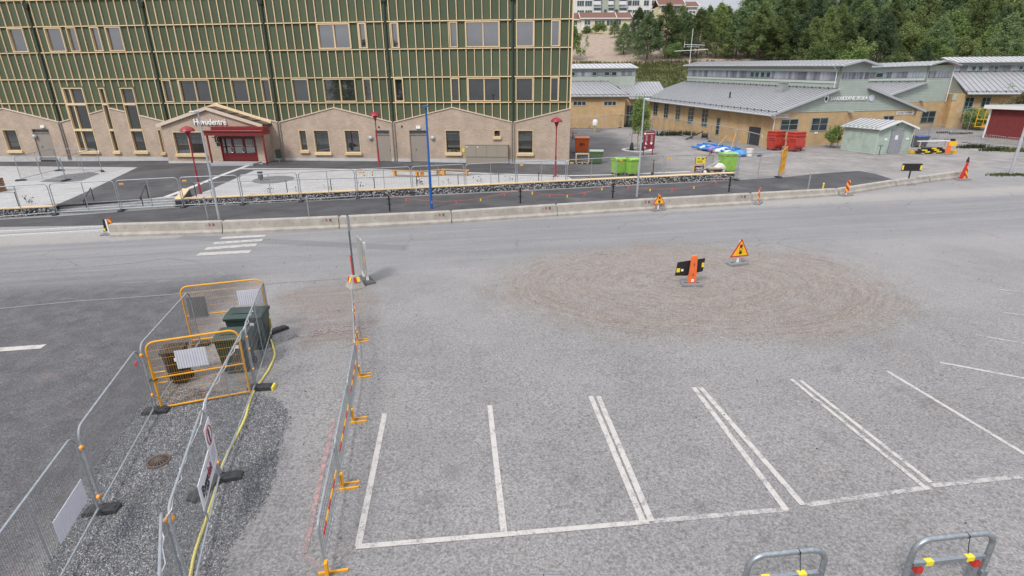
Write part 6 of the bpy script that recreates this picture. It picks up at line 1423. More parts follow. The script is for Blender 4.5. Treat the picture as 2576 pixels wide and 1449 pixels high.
for i, (x, ybase, lab) in enumerate(((1947, 377, 'left stack of red bins with a hanging lid against the school wall'), (1997, 380, 'right stack of red bins with a hanging lid against the school wall'))):
    p = gp(x, ybase); t = wheeled_bin(p, SANG+rad(8), lab, REDB, 1.4, 1.1, 1.15, group='red bin stacks', open_lid=True, name='stacked_bins'); 
    for k in range(2): MB().bb(-.72+.02*k, .72-.02*k, -.56, .56, 1.2+.34*k, 1.2+.34*k+.28).build('stacked_body', REDB, t, bevel=.03); MB().bb(-.75, .75, -.6, .6, 1.49+.34*k, 1.53+.34*k).build('stacked_rim', REDB, t)
    MB().prism([(-.78, -.66, .55), (.2, -.66, .55), (.2, -.6, 1.4), (-.78, -.6, 1.4)], (0, -.05, 0)).build('hanging_lid', REDB, t, bevel=.02); MB().bb(-.72, .72, -.55, .5, 1.875, 1.95).build('top_lid', REDB, t, bevel=.02)
# information board
p = gp(1629, 391); t = thing('info_board', 'dark red information board with white print on two posts', 'sign', p, rad(12)); MAR = mat('maroon_board', (.20, .022, .035), .5, var=.05); h = at_dist(1629, 331, p).z-p.z
for x in (-.5, .5): MB().bb(x-.04, x+.04, -.03, .03, 0, h*.55).build('post', MAR, t)
bd = MB().bb(-.62, .62, -.08, -.032, h*.27, h).build('board', MAR, t); MB().bb(-.66, .66, -.10, .02, h, h+.05).build('cap', mat('maroon_cap', (.42, .17, .15), .5), bd)
rg = random.Random(4)
MB().tube([(-.48, -.09, h*.92), (-.48, -.0815, h*.92)], .11, 14).build('emblem', WHP, bd); MB().bb(-.33, .5, -.09, -.0815, h*.90, h*.94).build('print_line', mat('print_pale', (.68, .5, .5), .6), bd)
for k in range(8):
    for c_ in (-.28, .28): MB().bb(c_-.16+rg.uniform(0, .06), c_+rg.uniform(.04, .16), -.088, -.0815, h*(.84-.035*k)-.018, h*(.84-.035*k)+.012).build('print_line', mat('print_pale', (.68, .5, .5)), bd)
MB().prism([(-.42, -.088, h*.47), (-.15, -.088, h*.47), (-.3, -.088, h*.53), (-.36, -.088, h*.60)], (0, .006, 0)).build('map_shape', WHP, bd); MB().tube([(.26, -.088, h*.52), (.26, -.0815, h*.52)], .13, 8).build('map_shape', WHP, bd); MB().tube([(-.4, -.088, h*.34), (-.4, -.0815, h*.34)], .10, 10).build('map_shape', mat('print_pale', (.68, .5, .5)), bd)
# young tree with timber guard in the ring
p = Vector((rc.x, rc.y, PZ(rc.x, rc.y))); t = tree('s1', 'young_tree', 'young staked street tree standing in the white ring', 'tree', p, 4.6, .4, .46)
for ch in list(t.children):
    if ch.name.startswith('crown'): ch.location.z = .7
tg = thing('tree_guard', 'timber tree guard with dark water bags around the young tree', 'tree guard', p)
for x, y in ((-.75, -.3), (-.1, -.5), (.5, -.35), (.1, .5)): MB().tube([(x, y, 0), (x, y, 1.9)], .045, 6).build('stake', woodmat('stake_wood', (.38, .27, .16)), tg)
MB().beam((-.8, -.38, 1.82), (.55, -.45, 1.82), .05, .12).build('rail', woodmat('stake_wood', (.38, .27, .16)), tg)
for x in (-.72, .42): MB().lathe([(.02, .85), (.12, .8), (.2, .4), (.26, .05), (.24, 0)], c=(x, -.42, 0), n=10).build('water_bag', mat('bag_dark', (.02, .03, .027), .5, var=.3), tg, smooth=True)
# electric scooter
p = pp(1641, 438); t = thing('kick_scooter', 'dark electric kick scooter parked at the gabion wall', 'scooter', p, rad(70))
MB().tube([(.45, 0, .12), (.36, 0, 1.1)], .03, 8).build('steering_column', BLK, t); MB().tube([(.36, -.24, 1.1), (.36, .24, 1.1)], .02, 6).build('handlebar', BLK, t); MB().bb(-.4, .35, -.08, .08, .10, .16).build('deck', BLK, t)
for x in (-.5, .5): MB().tube([(x, -.025, .11), (x, .025, .11)], .11, 14).build('wheel', RUB, t)
MB().bb(-.6, -.38, -.05, .05, .2, .24).build('mudguard', mat('scooter_red', (.35, .08, .05), .5), t)
# construction signs behind the fence
p = gp(1757, 436); t = thing('notice_board', 'purple board reading rapid under a yellow notice behind the fence', 'sign', p, rad(6)); 
MB().bb(-.62, .62, 0, .05, .15, .95).build('orange_edge', mat('sign_amber', (.86, .46, .015)), t); bd = MB().bb(-.56, .56, -.02, -.004, .2, .88).build('board', mat('dark_purple', (.055, .012, .05), .5), t); text('rapid', .40, WHP, bd, (0, -.03, .60), bold=True, ext=.006); MB().bb(-.38, .38, -.03, -.021, .28, .33).build('print_line', WHP, bd)
p2 = MB().bb(-.45, .62, -.05, .0, 1.12, 1.85).build('yellow_notice', SIGNY, t); text('OBS', .16, BLK, p2, (-.2, -.06, 1.68), bold=True, ext=.004); MB().prism([(.2, -.058, 1.70), (.55, -.058, 1.78), (.3, -.058, 1.5)], (0, .006, 0)).build('symbol', BLK, p2)
for k in range(3): MB().bb(-.36, .3, -.058, -.051, 1.22+.09*k, 1.25+.09*k).build('print_line', BLK, p2)
for x in (-.5, .5): MB().bb(x-.03, x+.03, .051, .1, 0, 1.8).build('leg', GALVD, t)
t.scale = (.72, .72, .72)
a, b_ = gp(1767, 430), gp(1792, 418); d = b_-a; L_ = math.hypot(d.x, d.y); t = thing('crowd_barrier', 'grey tubular barrier with orange and black tape behind the purple board', 'barrier', a, math.atan2(d.y, d.x)); zz = .9
MB().tube([(0, 0, 0), (0, 0, 1.05), (L_, 0, 1.05+.4), (L_, 0, .3)], .022, 6).build('frame', GALV, t)
for i in range(12): x = L_*(i+.5)/12; MB().tube([(x, 0, .15), (x, 0, 1.05+.4*x/L_)], .009, 4).build('bar', GALV, t)
for i in range(5): MB().box((L_*(.1+.2*i), -.03, 1.0+.5*(.1+.2*i)), (L_*.17, .02, .22)).build('tape', (BLK, mat('sign_amber', (.86, .46, .015)), SIGNR)[i % 3], t)
def blob(name, label, p, size, m, cat='sack', seed=1, n=10, group=None):
    rgx = random.Random(seed); bm = bmesh.new(); bmesh.ops.create_icosphere(bm, subdivisions=3, radius=1)
    ph = [rgx.random()*6 for _ in range(6)]
    for v in bm.verts:
        c_ = v.co; k = 1+.14*math.sin(3*c_.x+ph[0])+.13*math.sin(4*c_.y+ph[1])+.08*math.sin(7*c_.z+5*c_.x+ph[2])+.05*math.sin(13*c_.x+ph[3])*math.sin(11*c_.y+ph[4]); v.co = Vector((c_.x*size[0]*k, c_.y*size[1]*k, max(-.72, c_.z)*size[2]*k+size[2]*.7))
    me = bpy.data.meshes.new(name); bm.to_mesh(me); bm.free(); me.materials.append(m); me.polygons.foreach_set('use_smooth', [True]*len(me.polygons)); o = bpy.data.objects.new(name, me); COL.objects.link(o); o.location = p; tag(o, label, cat, group); return o
SACK = mat('white_sack', (.66, .65, .62), .7, var=.12, scale=5, bump=.4)
blob('rubble_sack', 'crumpled white sack leaning against the single lime bin', gp(1808, 434), (.55, .4, .42), SACK, seed=3); blob('rubble_sack', 'small white sack beside the notice board', gp(1776, 437), (.22, .2, .18), SACK, seed=5)
p = gp(1796, 436); t = thing('tool_cart', 'low trolley loaded with boards beside the white sack', 'trolley', p, .1); MB().bb(-.8, .6, -.35, .35, .28, .36).build('deck', BLK, t); MB().bb(-.6, .5, -.3, .3, .362, .48).build('boards', PW, t); MB().tube([(-1.2, 0, .2), (.3, -.2, 1.1)], .02, 6).build('handle', GALV, t)
for x in (-.6, .4): MB().tube([(x, -.36, .13), (x, -.28, .13)], .13, 10).build('wheel', RUB, t)
p = gp(1884, 392); t = thing('bucket', 'white plastic bucket beside the pipe pile', 'bucket', p); MB().lathe([(.3, 0), (.36, .62), (.38, .66)], n=16).build('body', WHP, t, smooth=True); MB().tube([(.38*math.cos(a*.5236), .38*math.sin(a*.5236), .66) for a in range(12)], .02, 5, closed=True).build('rim', mat('bucket_yellow', (.6, .45, .15), .5), t)
# pile of blue pipes and plastic
BLUE = mat('blue_pipe', (.03, .17, .46), .4, var=.1); FILM = mat('plastic_film', (.55, .60, .66), .35, var=.25, scale=4); PURP = mat('purple_film', (.22, .16, .44), .4, var=.2)
pa, pb = gp(1752, 372), gp(1870, 392); d = (pb-pa); d.z = 0; dl = d.length; u = d.normalized(); n = Vector((-u.y, u.x, 0)); rg = random.Random(15)
for i in range(16):
    off = rg.uniform(-1.1, .9); s0 = rg.uniform(0, dl*.35); L_ = rg.uniform(dl*.45, dl*.62); z = .1+.12*(i % 4); a = pa+u*s0+n*off; a.z = G(a.x, a.y)+z; b_ = a+u*L_+n*rg.uniform(-.4, .4); b_.z = G(b_.x, b_.y)+z+rg.uniform(-.02, .1)
    pip = MB().tube([a, b_], .11, 8).build('plastic_pipe', BLUE if i != 4 else mat('dark_pipe', (.05, .06, .07), .4), smooth=True); tag(pip, '%s long blue plastic pipe in the pile before the old school' % ORD[i].capitalize() if i != 4 else 'long dark plastic pipe in the blue pile before the old school', 'pipe', 'pipe pile')
for i, (x, y, sz, m, lab) in enumerate(((1776, 378, (.75, .4, .36), FILM, 'crumpled pale plastic film at the left end of the pipe pile'), (1790, 382, (.6, .4, .35), PURP, 'purple plastic wrap on the pipe pile'), (1815, 386, (.7, .36, .34), FILM, 'crumpled pale plastic film in the middle of the pipe pile'), (1850, 394, (1.0, .4, .36), mat('blue_film', (.06, .26, .62), .4, var=.3, scale=4), 'blue plastic wrapping at the right end of the pipe pile'), (1833, 392, (.5, .35, .35), FILM, 'bunched white film at the front of the pipe pile'))): blob('plastic_film', lab, gp(x, y), sz, m, 'plastic film', seed=20+i)
a, b_ = gp(1745, 388), gp(1800, 393); a.z += .1; b_.z += .1; pk = MB().beam(a, b_, .2, .05).beam(a+Vector((.3, .3, .06)), b_+Vector((.2, .4, .06)), .2, .05).build('plank_stack', PW); tag(pk, 'weathered planks lying in front of the pipe pile', 'planks')
p = gp(1772, 350); t = thing('cable_drum', 'dark cable drum with a long pole at the back of the pipe pile', 'cable drum', p, 1.2); MB().tube([(0, -.3, .45), (0, .3, .45)], .28, 14).build('core', BLK, t)
for y in (-.34, .34): MB().tube([(0, y-.03, .45), (0, y+.03, .45)], .45, 18).build('flange', BLK, t)
a = gp(1726, 352); b_ = gp(1766, 347); a.z += .1; b_.z += .8; tag(MB().tube([a, b_], .09, 8).build('dark_pole', mat('dark_pipe', (.05, .06, .07))), 'dark pole lying up against the cable drum', 'pole')
# ---------------------------------------------------------------- fence along the old school
FS = [(1560, 322), (1640, 330), (1668, 333), (1697, 337), (1738, 348), (1785, 356), (1850, 372), (1911, 393)]; FT = [(1560, 276), (1638, 283), (1668, 288), (1697, 293), (1743, 299), (1781, 307), (1853, 321), (1910, 336)]
PF = []
for b_, tp in zip(FS, FT):
    p = gp(*b_); p2 = Vector(at_dist(tp[0], tp[1], p)); PF.append(p)
for i in range(len(PF)-1): fence_panel(PF[i], PF[i+1], '%s panel from the left of the mesh fence along the old school wall' % ORD[i].capitalize(), 'mesh fence along the old school', h=2.0, wire=.2, wr=.003, r=.038, mids=(.5,))
for i, p in enumerate(PF): fence_foot(p, .8, '%s rubber foot from the left of the fence along the old school' % ORD[i].capitalize(), 'feet of the old school fence')
p0, p1, p2 = gp(1437, 330), gp(1500, 329), gp(1558, 323)
for a, b_, nm in ((p0, p1, 'left'), (p1, p2, 'right')): fence_panel(a, b_, '%s panel of the mesh fence in front of the low brick wing' % nm.capitalize(), 'mesh fence before the brick wing', h=2.0, wire=.2, wr=.003, r=.036, mids=(.33, .66))
# diagonal struts in fence and the yard odds and ends
for i, (a, b_, lab) in enumerate((((1795, 382), (1727+84, 340), 'left yellow striped strut leaning on the pipe pile'), ((1835, 388), (1851, 336), 'right yellow striped strut leaning on the pipe pile'))):
    q = gp(*a); e = at_dist(b_[0]+ (18 if i == 0 else 0), b_[1], q+Vector((0, .6, 0))); q.z += .1; tag(MB().tube([q, e], .035, 6).build('strut', YELP), lab, 'strut')
p = gp(1531, 317); t = thing('barbecue_grill', 'black kettle shelf standing against the low brick wing', 'grill', p); MB().bb(-.8, .8, -.3, .3, .5, .9).build('box', BLK, t); MB().bb(-.9, .9, -.35, .35, 1.3, 1.42).build('hood', mat('grill_grey', (.25, .25, .25), .5), t)
for x in (-.7, .7): MB().bb(x-.04, x+.04, -.04, .04, 0, 1.3).build('leg', BLK, t)
p = gp(1475, 322); t = thing('low_bench', 'dark low bench along the brick wing', 'bench', p); MB().bb(-1.6, 1.6, -.2, .2, .42, .5).build('seat', DARKM, t)
for x in (-1.4, 0, 1.4): MB().bb(x-.04, x+.04, -.18, .18, 0, .419).build('leg', DARKM, t)
p = gp(1496, 333); t = thing('rubble_chute', 'white drum on a yellow post in front of the brick wing', 'drum', p); MB().tube([(0, 0, 0), (-.1, 0, 1.1)], .06, 8).build('post', mat('dull_yellow', (.5, .38, .15), .6), t); MB().lathe([(.35, 1.0), (.38, 1.4), (.3, 1.75), (.1, 1.8)], n=12).build('drum', mat('white_plastic', (.8, .8, .8)), t)
p = gp(1447, 321); t = thing('picnic_table', 'red topped table half hidden behind the green school', 'table', p); MB().bb(-1.4, 1.4, -.5, .5, .72, .80).build('top', mat('table_red', (.38, .06, .05), .6), t); MB().bb(-1.4, 1.4, -1.0, -.7, .42, .48).build('seat', mat('table_grey', (.4, .4, .4), .6), t)
for x in (-1.1, 1.1): MB().bb(x-.05, x+.05, -.9, .4, 0, .41).build('leg', DARKM, t)
p = pp(1441, 349); t = thing('wall_stool', 'red framed stand beside the corner of the green school', 'stand', p); MB().bb(-.5, .5, -.2, .2, .7, .78).build('top', mat('table_red', (.38, .06, .05)), t); MB().bb(-.05, .05, -.05, .05, 0, .7).build('leg', BLK, t)
for i, (x, y, n, lab) in enumerate(((1540, 320, 5, 'row of weeds along the foot of the brick wing'), (1630, 312, 5, 'weeds at the corner between wing and old school'), (1700, 340, 3, 'weeds at the fence foot by the old school'))):
    c_ = gp(x, y); grass_patch('weeds', lab, lambda rg, c_=c_, n=n: (lambda X, Y: (X, Y, G(X, Y)))(c_.x+rg.gauss(0, n*.6), c_.y+rg.gauss(0, .6)), 500, .6, .14, leafmat('weed_green', (.075, .10, .04)), 'weeds')
# ---------------------------------------------------------------- shed and the right hand corner
SHc = gp(2200, 385.5); SHl = gp(2127, 373.5); SHr = gp(2285, 382)
sv = SHl-SHc; sv.z = 0; sl_ = sv.length; sv.normalize(); su = SHr-SHc; su.z = 0; sw = su.length; su.normalize(); SHA = math.atan2(su.y, su.x)
pc = gp(2198, 388); pl2 = gp(2118, 367); pr = gp(2284, 383)
su = pr-pc; su.z = 0; sw = su.length; su.normalize(); SHA = math.atan2(su.y, su.x); sv = Vector((-su.y, su.x, 0)); sl_ = 4.2
SHD = thing('shed', 'sage green board shed with grey seam roof and grey door', 'shed', pc, SHA); SHB = mat('shed_boards', (.385, .46, .405), .75, var=.10, scale=2, dirt=((.20, .21, .18), .45, 1.1)); he = at_dist(2128, 316, pl2).z-pl2.z; hr = .62
he = 2.45
MB().bb(.03, sw-.03, .03, sl_-.03, -.1, he).build('core', SHB, SHD)
z = 0.02
while z < he-.03:
    MB().prism([(-.035, -.02, z), (-.035, sl_+.02, z), (.0, sl_+.02, z+.145), (.0, -.02, z+.145)], (.03, 0, 0)).build('board', SHB, SHD)
    for a, b_ in ((0, sw*.36), (sw*.74, sw)): MB().prism([(a, -.035, z), (b_, -.035, z), (b_, .0, z+.145), (a, .0, z+.145)], (0, .03, 0)).build('board', SHB, SHD)
    z += .15
MB().prism([(0, .0, he), (sw, .0, he), (sw/2, .0, he+hr)], (0, .12, 0)).build('gable', SHB, SHD); MB().bb(sw*.36, sw*.74, -.02, .02, 2.28, he).build('door_head', SHB, SHD)
for s in (0, 1): MB().bb(s*sw-.06, s*sw+.06, -.055, -.036, 0, he).build('corner_board', mat('pale_sage_trim', (.46, .52, .47)), SHD)
dd = MB().bb(sw*.38, sw*.72, -.05, .0, .04, 2.26).build('door', mat('grey_door', (.27, .28, .31), .6, var=.15, scale=4), SHD); MB().bb(sw*.66, sw*.685, -.10, -.05, 1.0, 1.06).build('handle', GALV, dd); MB().bb(sw*.50, sw*.58, -.058, -.051, 1.35, 1.75).build('notice', WHP, dd)
for x in (.24, .87): MB().bb(sw*x-.16, sw*x+.16, -.06, -.037, 1.3, 1.5).build('notice', WHP, SHD)
MB().box((sw/2, -.02, he+.3), (.22, .06, .22)).build('vent', GALVD, SHD)
for s in (-1, 1):
    xe = sw/2+s*(sw/2+.30); roof_slab(SHD, [(xe, -.35, he-.13), (xe, sl_+.35, he-.13), (sw/2, sl_+.35, he+hr+.02), (sw/2, -.35, he+hr+.02)], .06, ROOFL, 9)
    MB().prism([(xe, -.41, he-.18), (sw/2, -.41, he+hr-.03), (sw/2, -.41, he+hr+.13), (xe, -.41, he-.02)], (0, .05, 0)).build('verge_board', WTRIM, SHD)
MB().tube([(.0, -.6, 0), (.0, -.6, .85)], .03, 6).box((0, -.6, .87), (.5, .05, .05)).build('handle_bar', BLK, thing('tamper_tool', 'black T shaped tool standing at the shed corner', 'tool', pc, SHA))
t = tree('s1', 'shrub', 'dark green shrub between the red bins and the shed', 'shrub', gp(2088, 371), 2.3, 1, .8)
# fence panels and pallet right of the shed
t = thing('pallet_stack', 'stack of rubber fence feet with yellow ends on a pallet right of the shed', 'stack', gp(2341, 386), .1); 
for k in range(3):
    for i in range(5-k): MB().box((-1.3+.62*i+.3*k, rg.uniform(-.1, .1), .2+.16*k), (.56, .5, .14)).build('foot_block', RUB, t); MB().box((-1.3+.62*i+.3*k, -.3, .2+.16*k), (.5, .1, .12)).build('end_cap', SIGNY if (i+k) % 2 else BLK, t)
for x in (-1.2, 0, 1.2): MB().bb(x-.1, x+.1, -.5, .5, 0, .12).build('pallet_block', PW, t)
MB().box((.3, .3, 1.15), (3.4, .25, .06)).build('long_board', mat('white_plastic', (.8, .8, .8)), t); MB().bb(-1.2, -1.1, .2, .3, .6, 1.1).bb(1.5, 1.6, .2, .3, .6, 1.1).build('board_prop', PW, t)
for i, (x, y, w, lab) in enumerate(((2306, 386, 1.6, 'yellow barrier beam lying left of the block stack'), (2388, 385, 1.3, 'yellow barrier beam lying right of the block stack'))): tag(MB().box(gp(x, y)+Vector((0, 0, .14)), (w, .35, .26), rz=.05).build('barrier_beam', mat('beam_yellow', (.66, .38, .03), .5)), lab, 'beam')
p = gp(2382, 388); t = thing('traffic_beacon', 'orange beacon with amber sign beside the block stack', 'beacon', p, 0); base_plate(t, .8, .45); MB().prism([(-.22, -.05, .09), (.22, -.05, .09), (.13, -.05, 1.15), (-.13, -.05, 1.15)], (0, .1, 0)).build('body', ORNG, t); MB().bb(-.1, .65, -.08, -.052, .82, 1.22).build('board', mat('sign_amber', (.86, .46, .015)), t); MB().box((.2, 0, 1.35), (.35, .2, .2)).build('lamp', BLK, t)
a, b_, c_ = gp(2293, 372), gp(2330, 362), gp(2378, 368)
fence_panel(a, b_, 'mesh panel next to the right wall of the shed', 'loose mesh panels by the shed', h=2.1, wire=.15, wr=.003, r=.03); fence_panel(b_, c_, 'tilted mesh panel behind the stack of rubber feet', 'loose mesh panels by the shed', h=2.1, wire=.15, wr=.003, r=.03)
p = gp(2308, 369); t = wheeled_bin(p, .3, 'blue lidded bin behind the mesh panel next to the shed', mat('grey_bin', (.10, .11, .13), .5), 1.6, 1.0, 1.05, lidm=mat('blue_lid', (.05, .10, .30), .45))
def crowd(a, b_, label, group, h=1.05, nb=14, name='crowd_barrier', br=.008):
    d = b_-a; L_ = math.hypot(d.x, d.y); k = d.z/L_; t = thing(name, label, 'barrier', a, math.atan2(d.y, d.x), group); c_ = .12
    sh = lambda P: [(x, y, z+k*x) for x, y, z in P]
    MB().tube(sh([(.05, 0, .16), (.05, 0, h-c_)]+arc(.05+c_, h-c_, c_, 180, 90)[1:]+arc(L_-.05-c_, h-c_, c_, 90, 0)+[(L_-.05, 0, .16)]), .019, 8).build('frame', GALV, t, smooth=True); MB().tube(sh([(.05, 0, .18), (L_-.05, 0, .18)]), .016, 6).build('bottom_rail', GALV, t, smooth=True)
    for i in range(1, nb): x = .05+(L_-.1)*i/nb; MB().tube(sh([(x, 0, .18), (x, 0, h)]), br, 5).build('bar', GALV, t)
    return t, L_, sh
CBp = [(2300, 345), (2345, 348), (2388, 353), (2432, 360), (2478, 364), (2525, 371), (2570, 376)]; CBg = [gp(*p) for p in CBp]
for i in range(6):
    t, L_, sh = crowd(CBg[i], CBg[i+1]-(CBg[i+1]-CBg[i]).normalized()*.06, '%s low tubular barrier from the left in the row before the red barn' % ORD[i].capitalize(), 'tubular barriers before the red barn', nb=8, br=.02)
    for x in (.3, L_-.3): MB().box((x, 0, .03), (.08, .6, .06)).build('foot', GALVD, t)
a, b_, c_ = gp(2392, 342), gp(2432, 334), gp(2480, 338)
fence_panel(a, b_, 'thin mesh panel before the third wing, left of the yellow gate', None, h=3.0, wire=.3, wr=.004, r=.03); 
YG2 = fence_panel(gp(2445, 338), gp(2484, 338), 'yellow tubular gate left of the red barn', None, h=3.1, z0=.9, wire=.4, wr=.004, r=.05, tubem=YELP, wirem=YELP, name='gate_panel'); MB().tube([(.05, 0, 1.8), (2.8, 0, 1.8)], .05, 6).build('cross_rail', YELP, YG2)
for i, (x, y) in enumerate(((2372, 335), (2404, 337.5), (2430, 337))): fence_foot(gp(x, y), .1, '%s rubber foot from the left on the paving before the third wing' % ORD[i].capitalize(), 'feet before the third wing', L_=1.5, W=.5, Hh=.2)
p = gp(2425, 312); t = thing('bike_rack', 'pale shelter roof over a dark rack before the third wing', 'shelter', p); MB().bb(-2.6, 2.6, -.6, .8, 2.1, 2.3).build('roof', WTR, t); MB().bb(-2.4, 2.4, .5, .6, .5, 2.0).build('back', BLK, t)
for x in (-2.4, -.8, .8, 2.4): MB().bb(x-.06, x+.06, -.5, -.38, 0, 2.1).build('post', WTR, t)
# red barn at the right edge
bc = gp(2472, 350); bd_ = gp(2600, 363)-bc; bd_.z = 0; bd_.normalize(); BA = math.atan2(bd_.y, bd_.x); BRN = thing('red_barn', 'red board barn with white corner and roof edge at the right edge', 'building', bc, BA); REDW = mat('falu_red_boards', (.185, .032, .032), .85, var=.15, scale=3); bh = at_dist(2484, 272, bc).z-bc.z
MB().bb(0, 14, .04, 8, .25, bh).build('core', REDW, BRN); MB().bb(-.05, 14, .0, 8, -.3, .249).build('foundation', CONC, BRN)
for i in range(48): MB().bb(.12+.28*i, .12+.28*i+.2, -.012, .038, .26, bh-.02).build('board', REDW, BRN); MB().bb(.12+.28*i+.2, .12+.28*i+.28, -.04, .038, .262, bh-.02).build('batten', REDW, BRN)
MB().bb(-.06, .12, -.06, .10, .1, bh).build('corner_board', WTRIM, BRN); MB().bb(-.5, 14.5, -.5, -.42, bh-.05, bh+.35).build('fascia', WTRIM, BRN); MB().bb(-.5, 14.5, -.415, 8.5, bh+.1, bh+.36).build('roof', ROOFG, BRN)
s = at_dist(2564, 287, bc); 
tree('r1', 'small_tree', 'reddish leaved small tree behind the red barn roof', 'tree', gp(2560, 330), 4.6, 1, .7); tree('s1', 'shrub', 'green shrub climbing the wall left of the red barn', 'shrub', gp(2478, 318), 5.2, 2, .8); tree('s1', 'shrub', 'low clipped shrub behind the yellow gate', 'shrub', gp(2462, 326), 2.6, 4, 1.6)
for i, (x, y, lab) in enumerate(((2504, 379, 'weeds left of the lamp at the right edge'), (2560, 381, 'weeds behind the lamp at the right edge'), (2533, 440.5, 'patch of grass at the foot of the right lamp'), (2446, 372, 'weeds under the tubular barriers'))):
    c_ = gp(x, y); grass_patch('weeds', lab, lambda rg, c_=c_: (lambda X, Y: (X, Y, G(X, Y)))(c_.x+rg.gauss(0, .7), c_.y+rg.gauss(0, .3)), 420, .4 if i != 2 else .14, .1, leafmat('weed_green', (.075, .10, .04)), 'weeds')
# ================================================================ NEAR SITE FENCES, GATES, BINS
TIE = mat('orange_tie', (.80, .33, .03), .5); A1, A2, A3 = gp(258, 1288), gp(393, 1038), gp(507, 868); A0 = A1+(A1-A2).normalized()*3.45; A0.z = G(A0.x, A0.y)
NEARW = mat('near_wire', (.20, .21, .22), .45, .5, var=.2)
NF = dict(h=1.86, z0=.15, r=.0225, wire=.052, wr=.0026, wirem=NEARW, hw=6)
LF = 'left row of site fence panels'; RF = 'right row of site fence panels'
fA = [fence_panel(A0, A1-(A1-A0).normalized()*.05, 'near left site fence panel carrying the white corrugated plate', LF, mids=(.5,), **NF),
      fence_panel(A1+(A2-A1).normalized()*.03, A2-(A2-A1).normalized()*.05, 'site fence panel left of the gravel bed, with the pink tag', LF, mids=(), **NF),
      fence_panel(A2+(A3-A2).normalized()*.03, A3, 'far left site fence panel beside the two yellow gates', LF, mids=(), **NF)]
B0, B1, B2 = gp(686, 838), gp(645, 979), gp(557, 1210)
B3 = gp(420, 1300, 1.80); B3.z = G(B3.x, B3.y); B4a = gp(408, 1280, 1.80); B4a.z = G(B4a.x, B4a.y); B4 = gp(404, 1449, 1.80); B4.z = B4a.z; B4 = B4a+(B4-B4a).normalized()*3.4; B4.z = G(B4.x, B4.y)
def nf(a, b_): d = (b_-a).normalized()*.03; return a+d, b_-d
fB = [fence_panel(*nf(B1, B0), 'far right site fence panel beside the large dark bins', RF, mids=(.45,), **NF), fence_panel(*nf(B2, B1), 'middle right site fence panel with a white cable along its top', RF, mids=(.42,), **NF),
      fence_panel(*nf(B3, B2), 'right site fence panel carrying the white lettered banner', RF, mids=(.55,), **NF), fence_panel(B4, B4a, 'nearest right site fence panel cut off by the bottom edge', RF, mids=(), **NF)]
SFF = 'rubber feet of the near site fence'
fa = math.atan2((A2-A1).y, (A2-A1).x); fb = math.atan2((B1-B2).y, (B1-B2).x)
for p, a, lab, end, L_ in ((A1, rad(8), 'black rubber foot at the nearest joint of the left site fence', None, .62), (A2, rad(8), 'black rubber foot under the left post of the front yellow gate', None, .60), (A3, rad(8), 'black rubber foot at the far end of the left site fence', None, .5), (B1+Vector((.12, .0, 0)), rad(6), 'black rubber foot with yellow end right of the front yellow gate', SIGNY, .66), (B0+Vector((.12, .12, 0)), rad(50), 'black rubber foot at the far end of the right site fence', None, .70), (B2+Vector((.05, .03, 0)), rad(14), 'black rubber foot crossing the yellow hose', None, .72), (B2+Vector((-.18, -.32, 0)), rad(70), 'black rubber foot with yellow end beside the yellow hose', SIGNY, .66)):
    f = fence_foot(p, a, lab, SFF, end=end, L_=L_, W=.24, Hh=.12)
# ties between panels
def ties(root, x, zs, nm='orange clamp'):
    for z in zs: MB().box((x, 0, z), (.11, .06, .035)).tube([(x-.05, 0, z-.03), (x+.05, 0, z+.04)], .018, 6).build('clamp', TIE, root)
ties(fA[1], .0, (.35, 1.5)); ties(fA[2], .0, (.5, 1.62)); ties(fB[1], .0, (.45, 1.25)); ties(fB[0], .02, (.6, 1.2, 1.55)); ties(fB[3], 3.35, (1.66,)); ties(fB[2], .1, (1.64,))
MB().box((3.1, -.02, 1.62), (.16, .01, .12)).build('pink_tag', mat('pink_tag', (.62, .12, .16), .6), fA[1])
# white cable tied along the top of the right fence
def on_fence(root, x, z, y=0.0): return root.matrix_basis @ Vector((x, y, z))
bpy.context.view_layer.update()
rg = random.Random(31); P = []
for f, L_ in ((fB[3], 3.4), (fB[2], (B2-B3).length), (fB[1], (B1-B2).length), (fB[0], (B0-B1).length*.45)):
    n = 12
    for i in range(n): t_ = i/n; P.append(on_fence(f, .1+(L_-.2)*t_, 1.86-.05+rg.uniform(-.02, .06)-(.10*math.sin(math.pi*t_*3))**2*2+(.0), rg.uniform(-.05, .03)))
cb = MB().tube([p-B4 for p in P], .009, 6).build('site_cable', mat('white_cable', (.72, .68, .66), .5), smooth=True); cb.location = B4; tag(cb, 'thin white cable tied along the top of the right site fence', 'cable')
# yellow mesh gates
def ygate(a, b_, label, lock=True):
    t = fence_panel(a, b_, label, 'yellow site gates', h=1.90, z0=.06, r=.028, wire=.055, wr=.0021, mids=(), tubem=YELP, name='yellow_gate', wirem=YELP, hw=7); L_ = math.hypot((b_-a).x, (b_-a).y); k = (b_-a).z/L_
    MB().tube([(.06, 0, .92), (L_-.06, 0, .92+k*L_)], .022, 8).build('middle_rail', YELP, t, smooth=True)
    if lock:
        MB().tube([(.08, 0, 1.08), (.32, 0, 1.08), (.32, 0, .78), (.08, 0, .78)], .022, 4, closed=True).build('lock_box', YELP, t); MB().tube([(.02+.10*math.cos(i*.7854), .05*math.sin(i*.7854), .88) for i in range(8)], .012, 6, closed=True).build('lock_chain', BLK, t)
    return t, L_
GA, GB = gp(404, 1032), gp(634, 990); g1, gl1 = ygate(GA, GB, 'front yellow mesh gate with a white plate and lock box'); g2, gl2 = ygate(gp(481, 862), gp(684, 836), 'rear yellow mesh gate behind the dark bins', False)
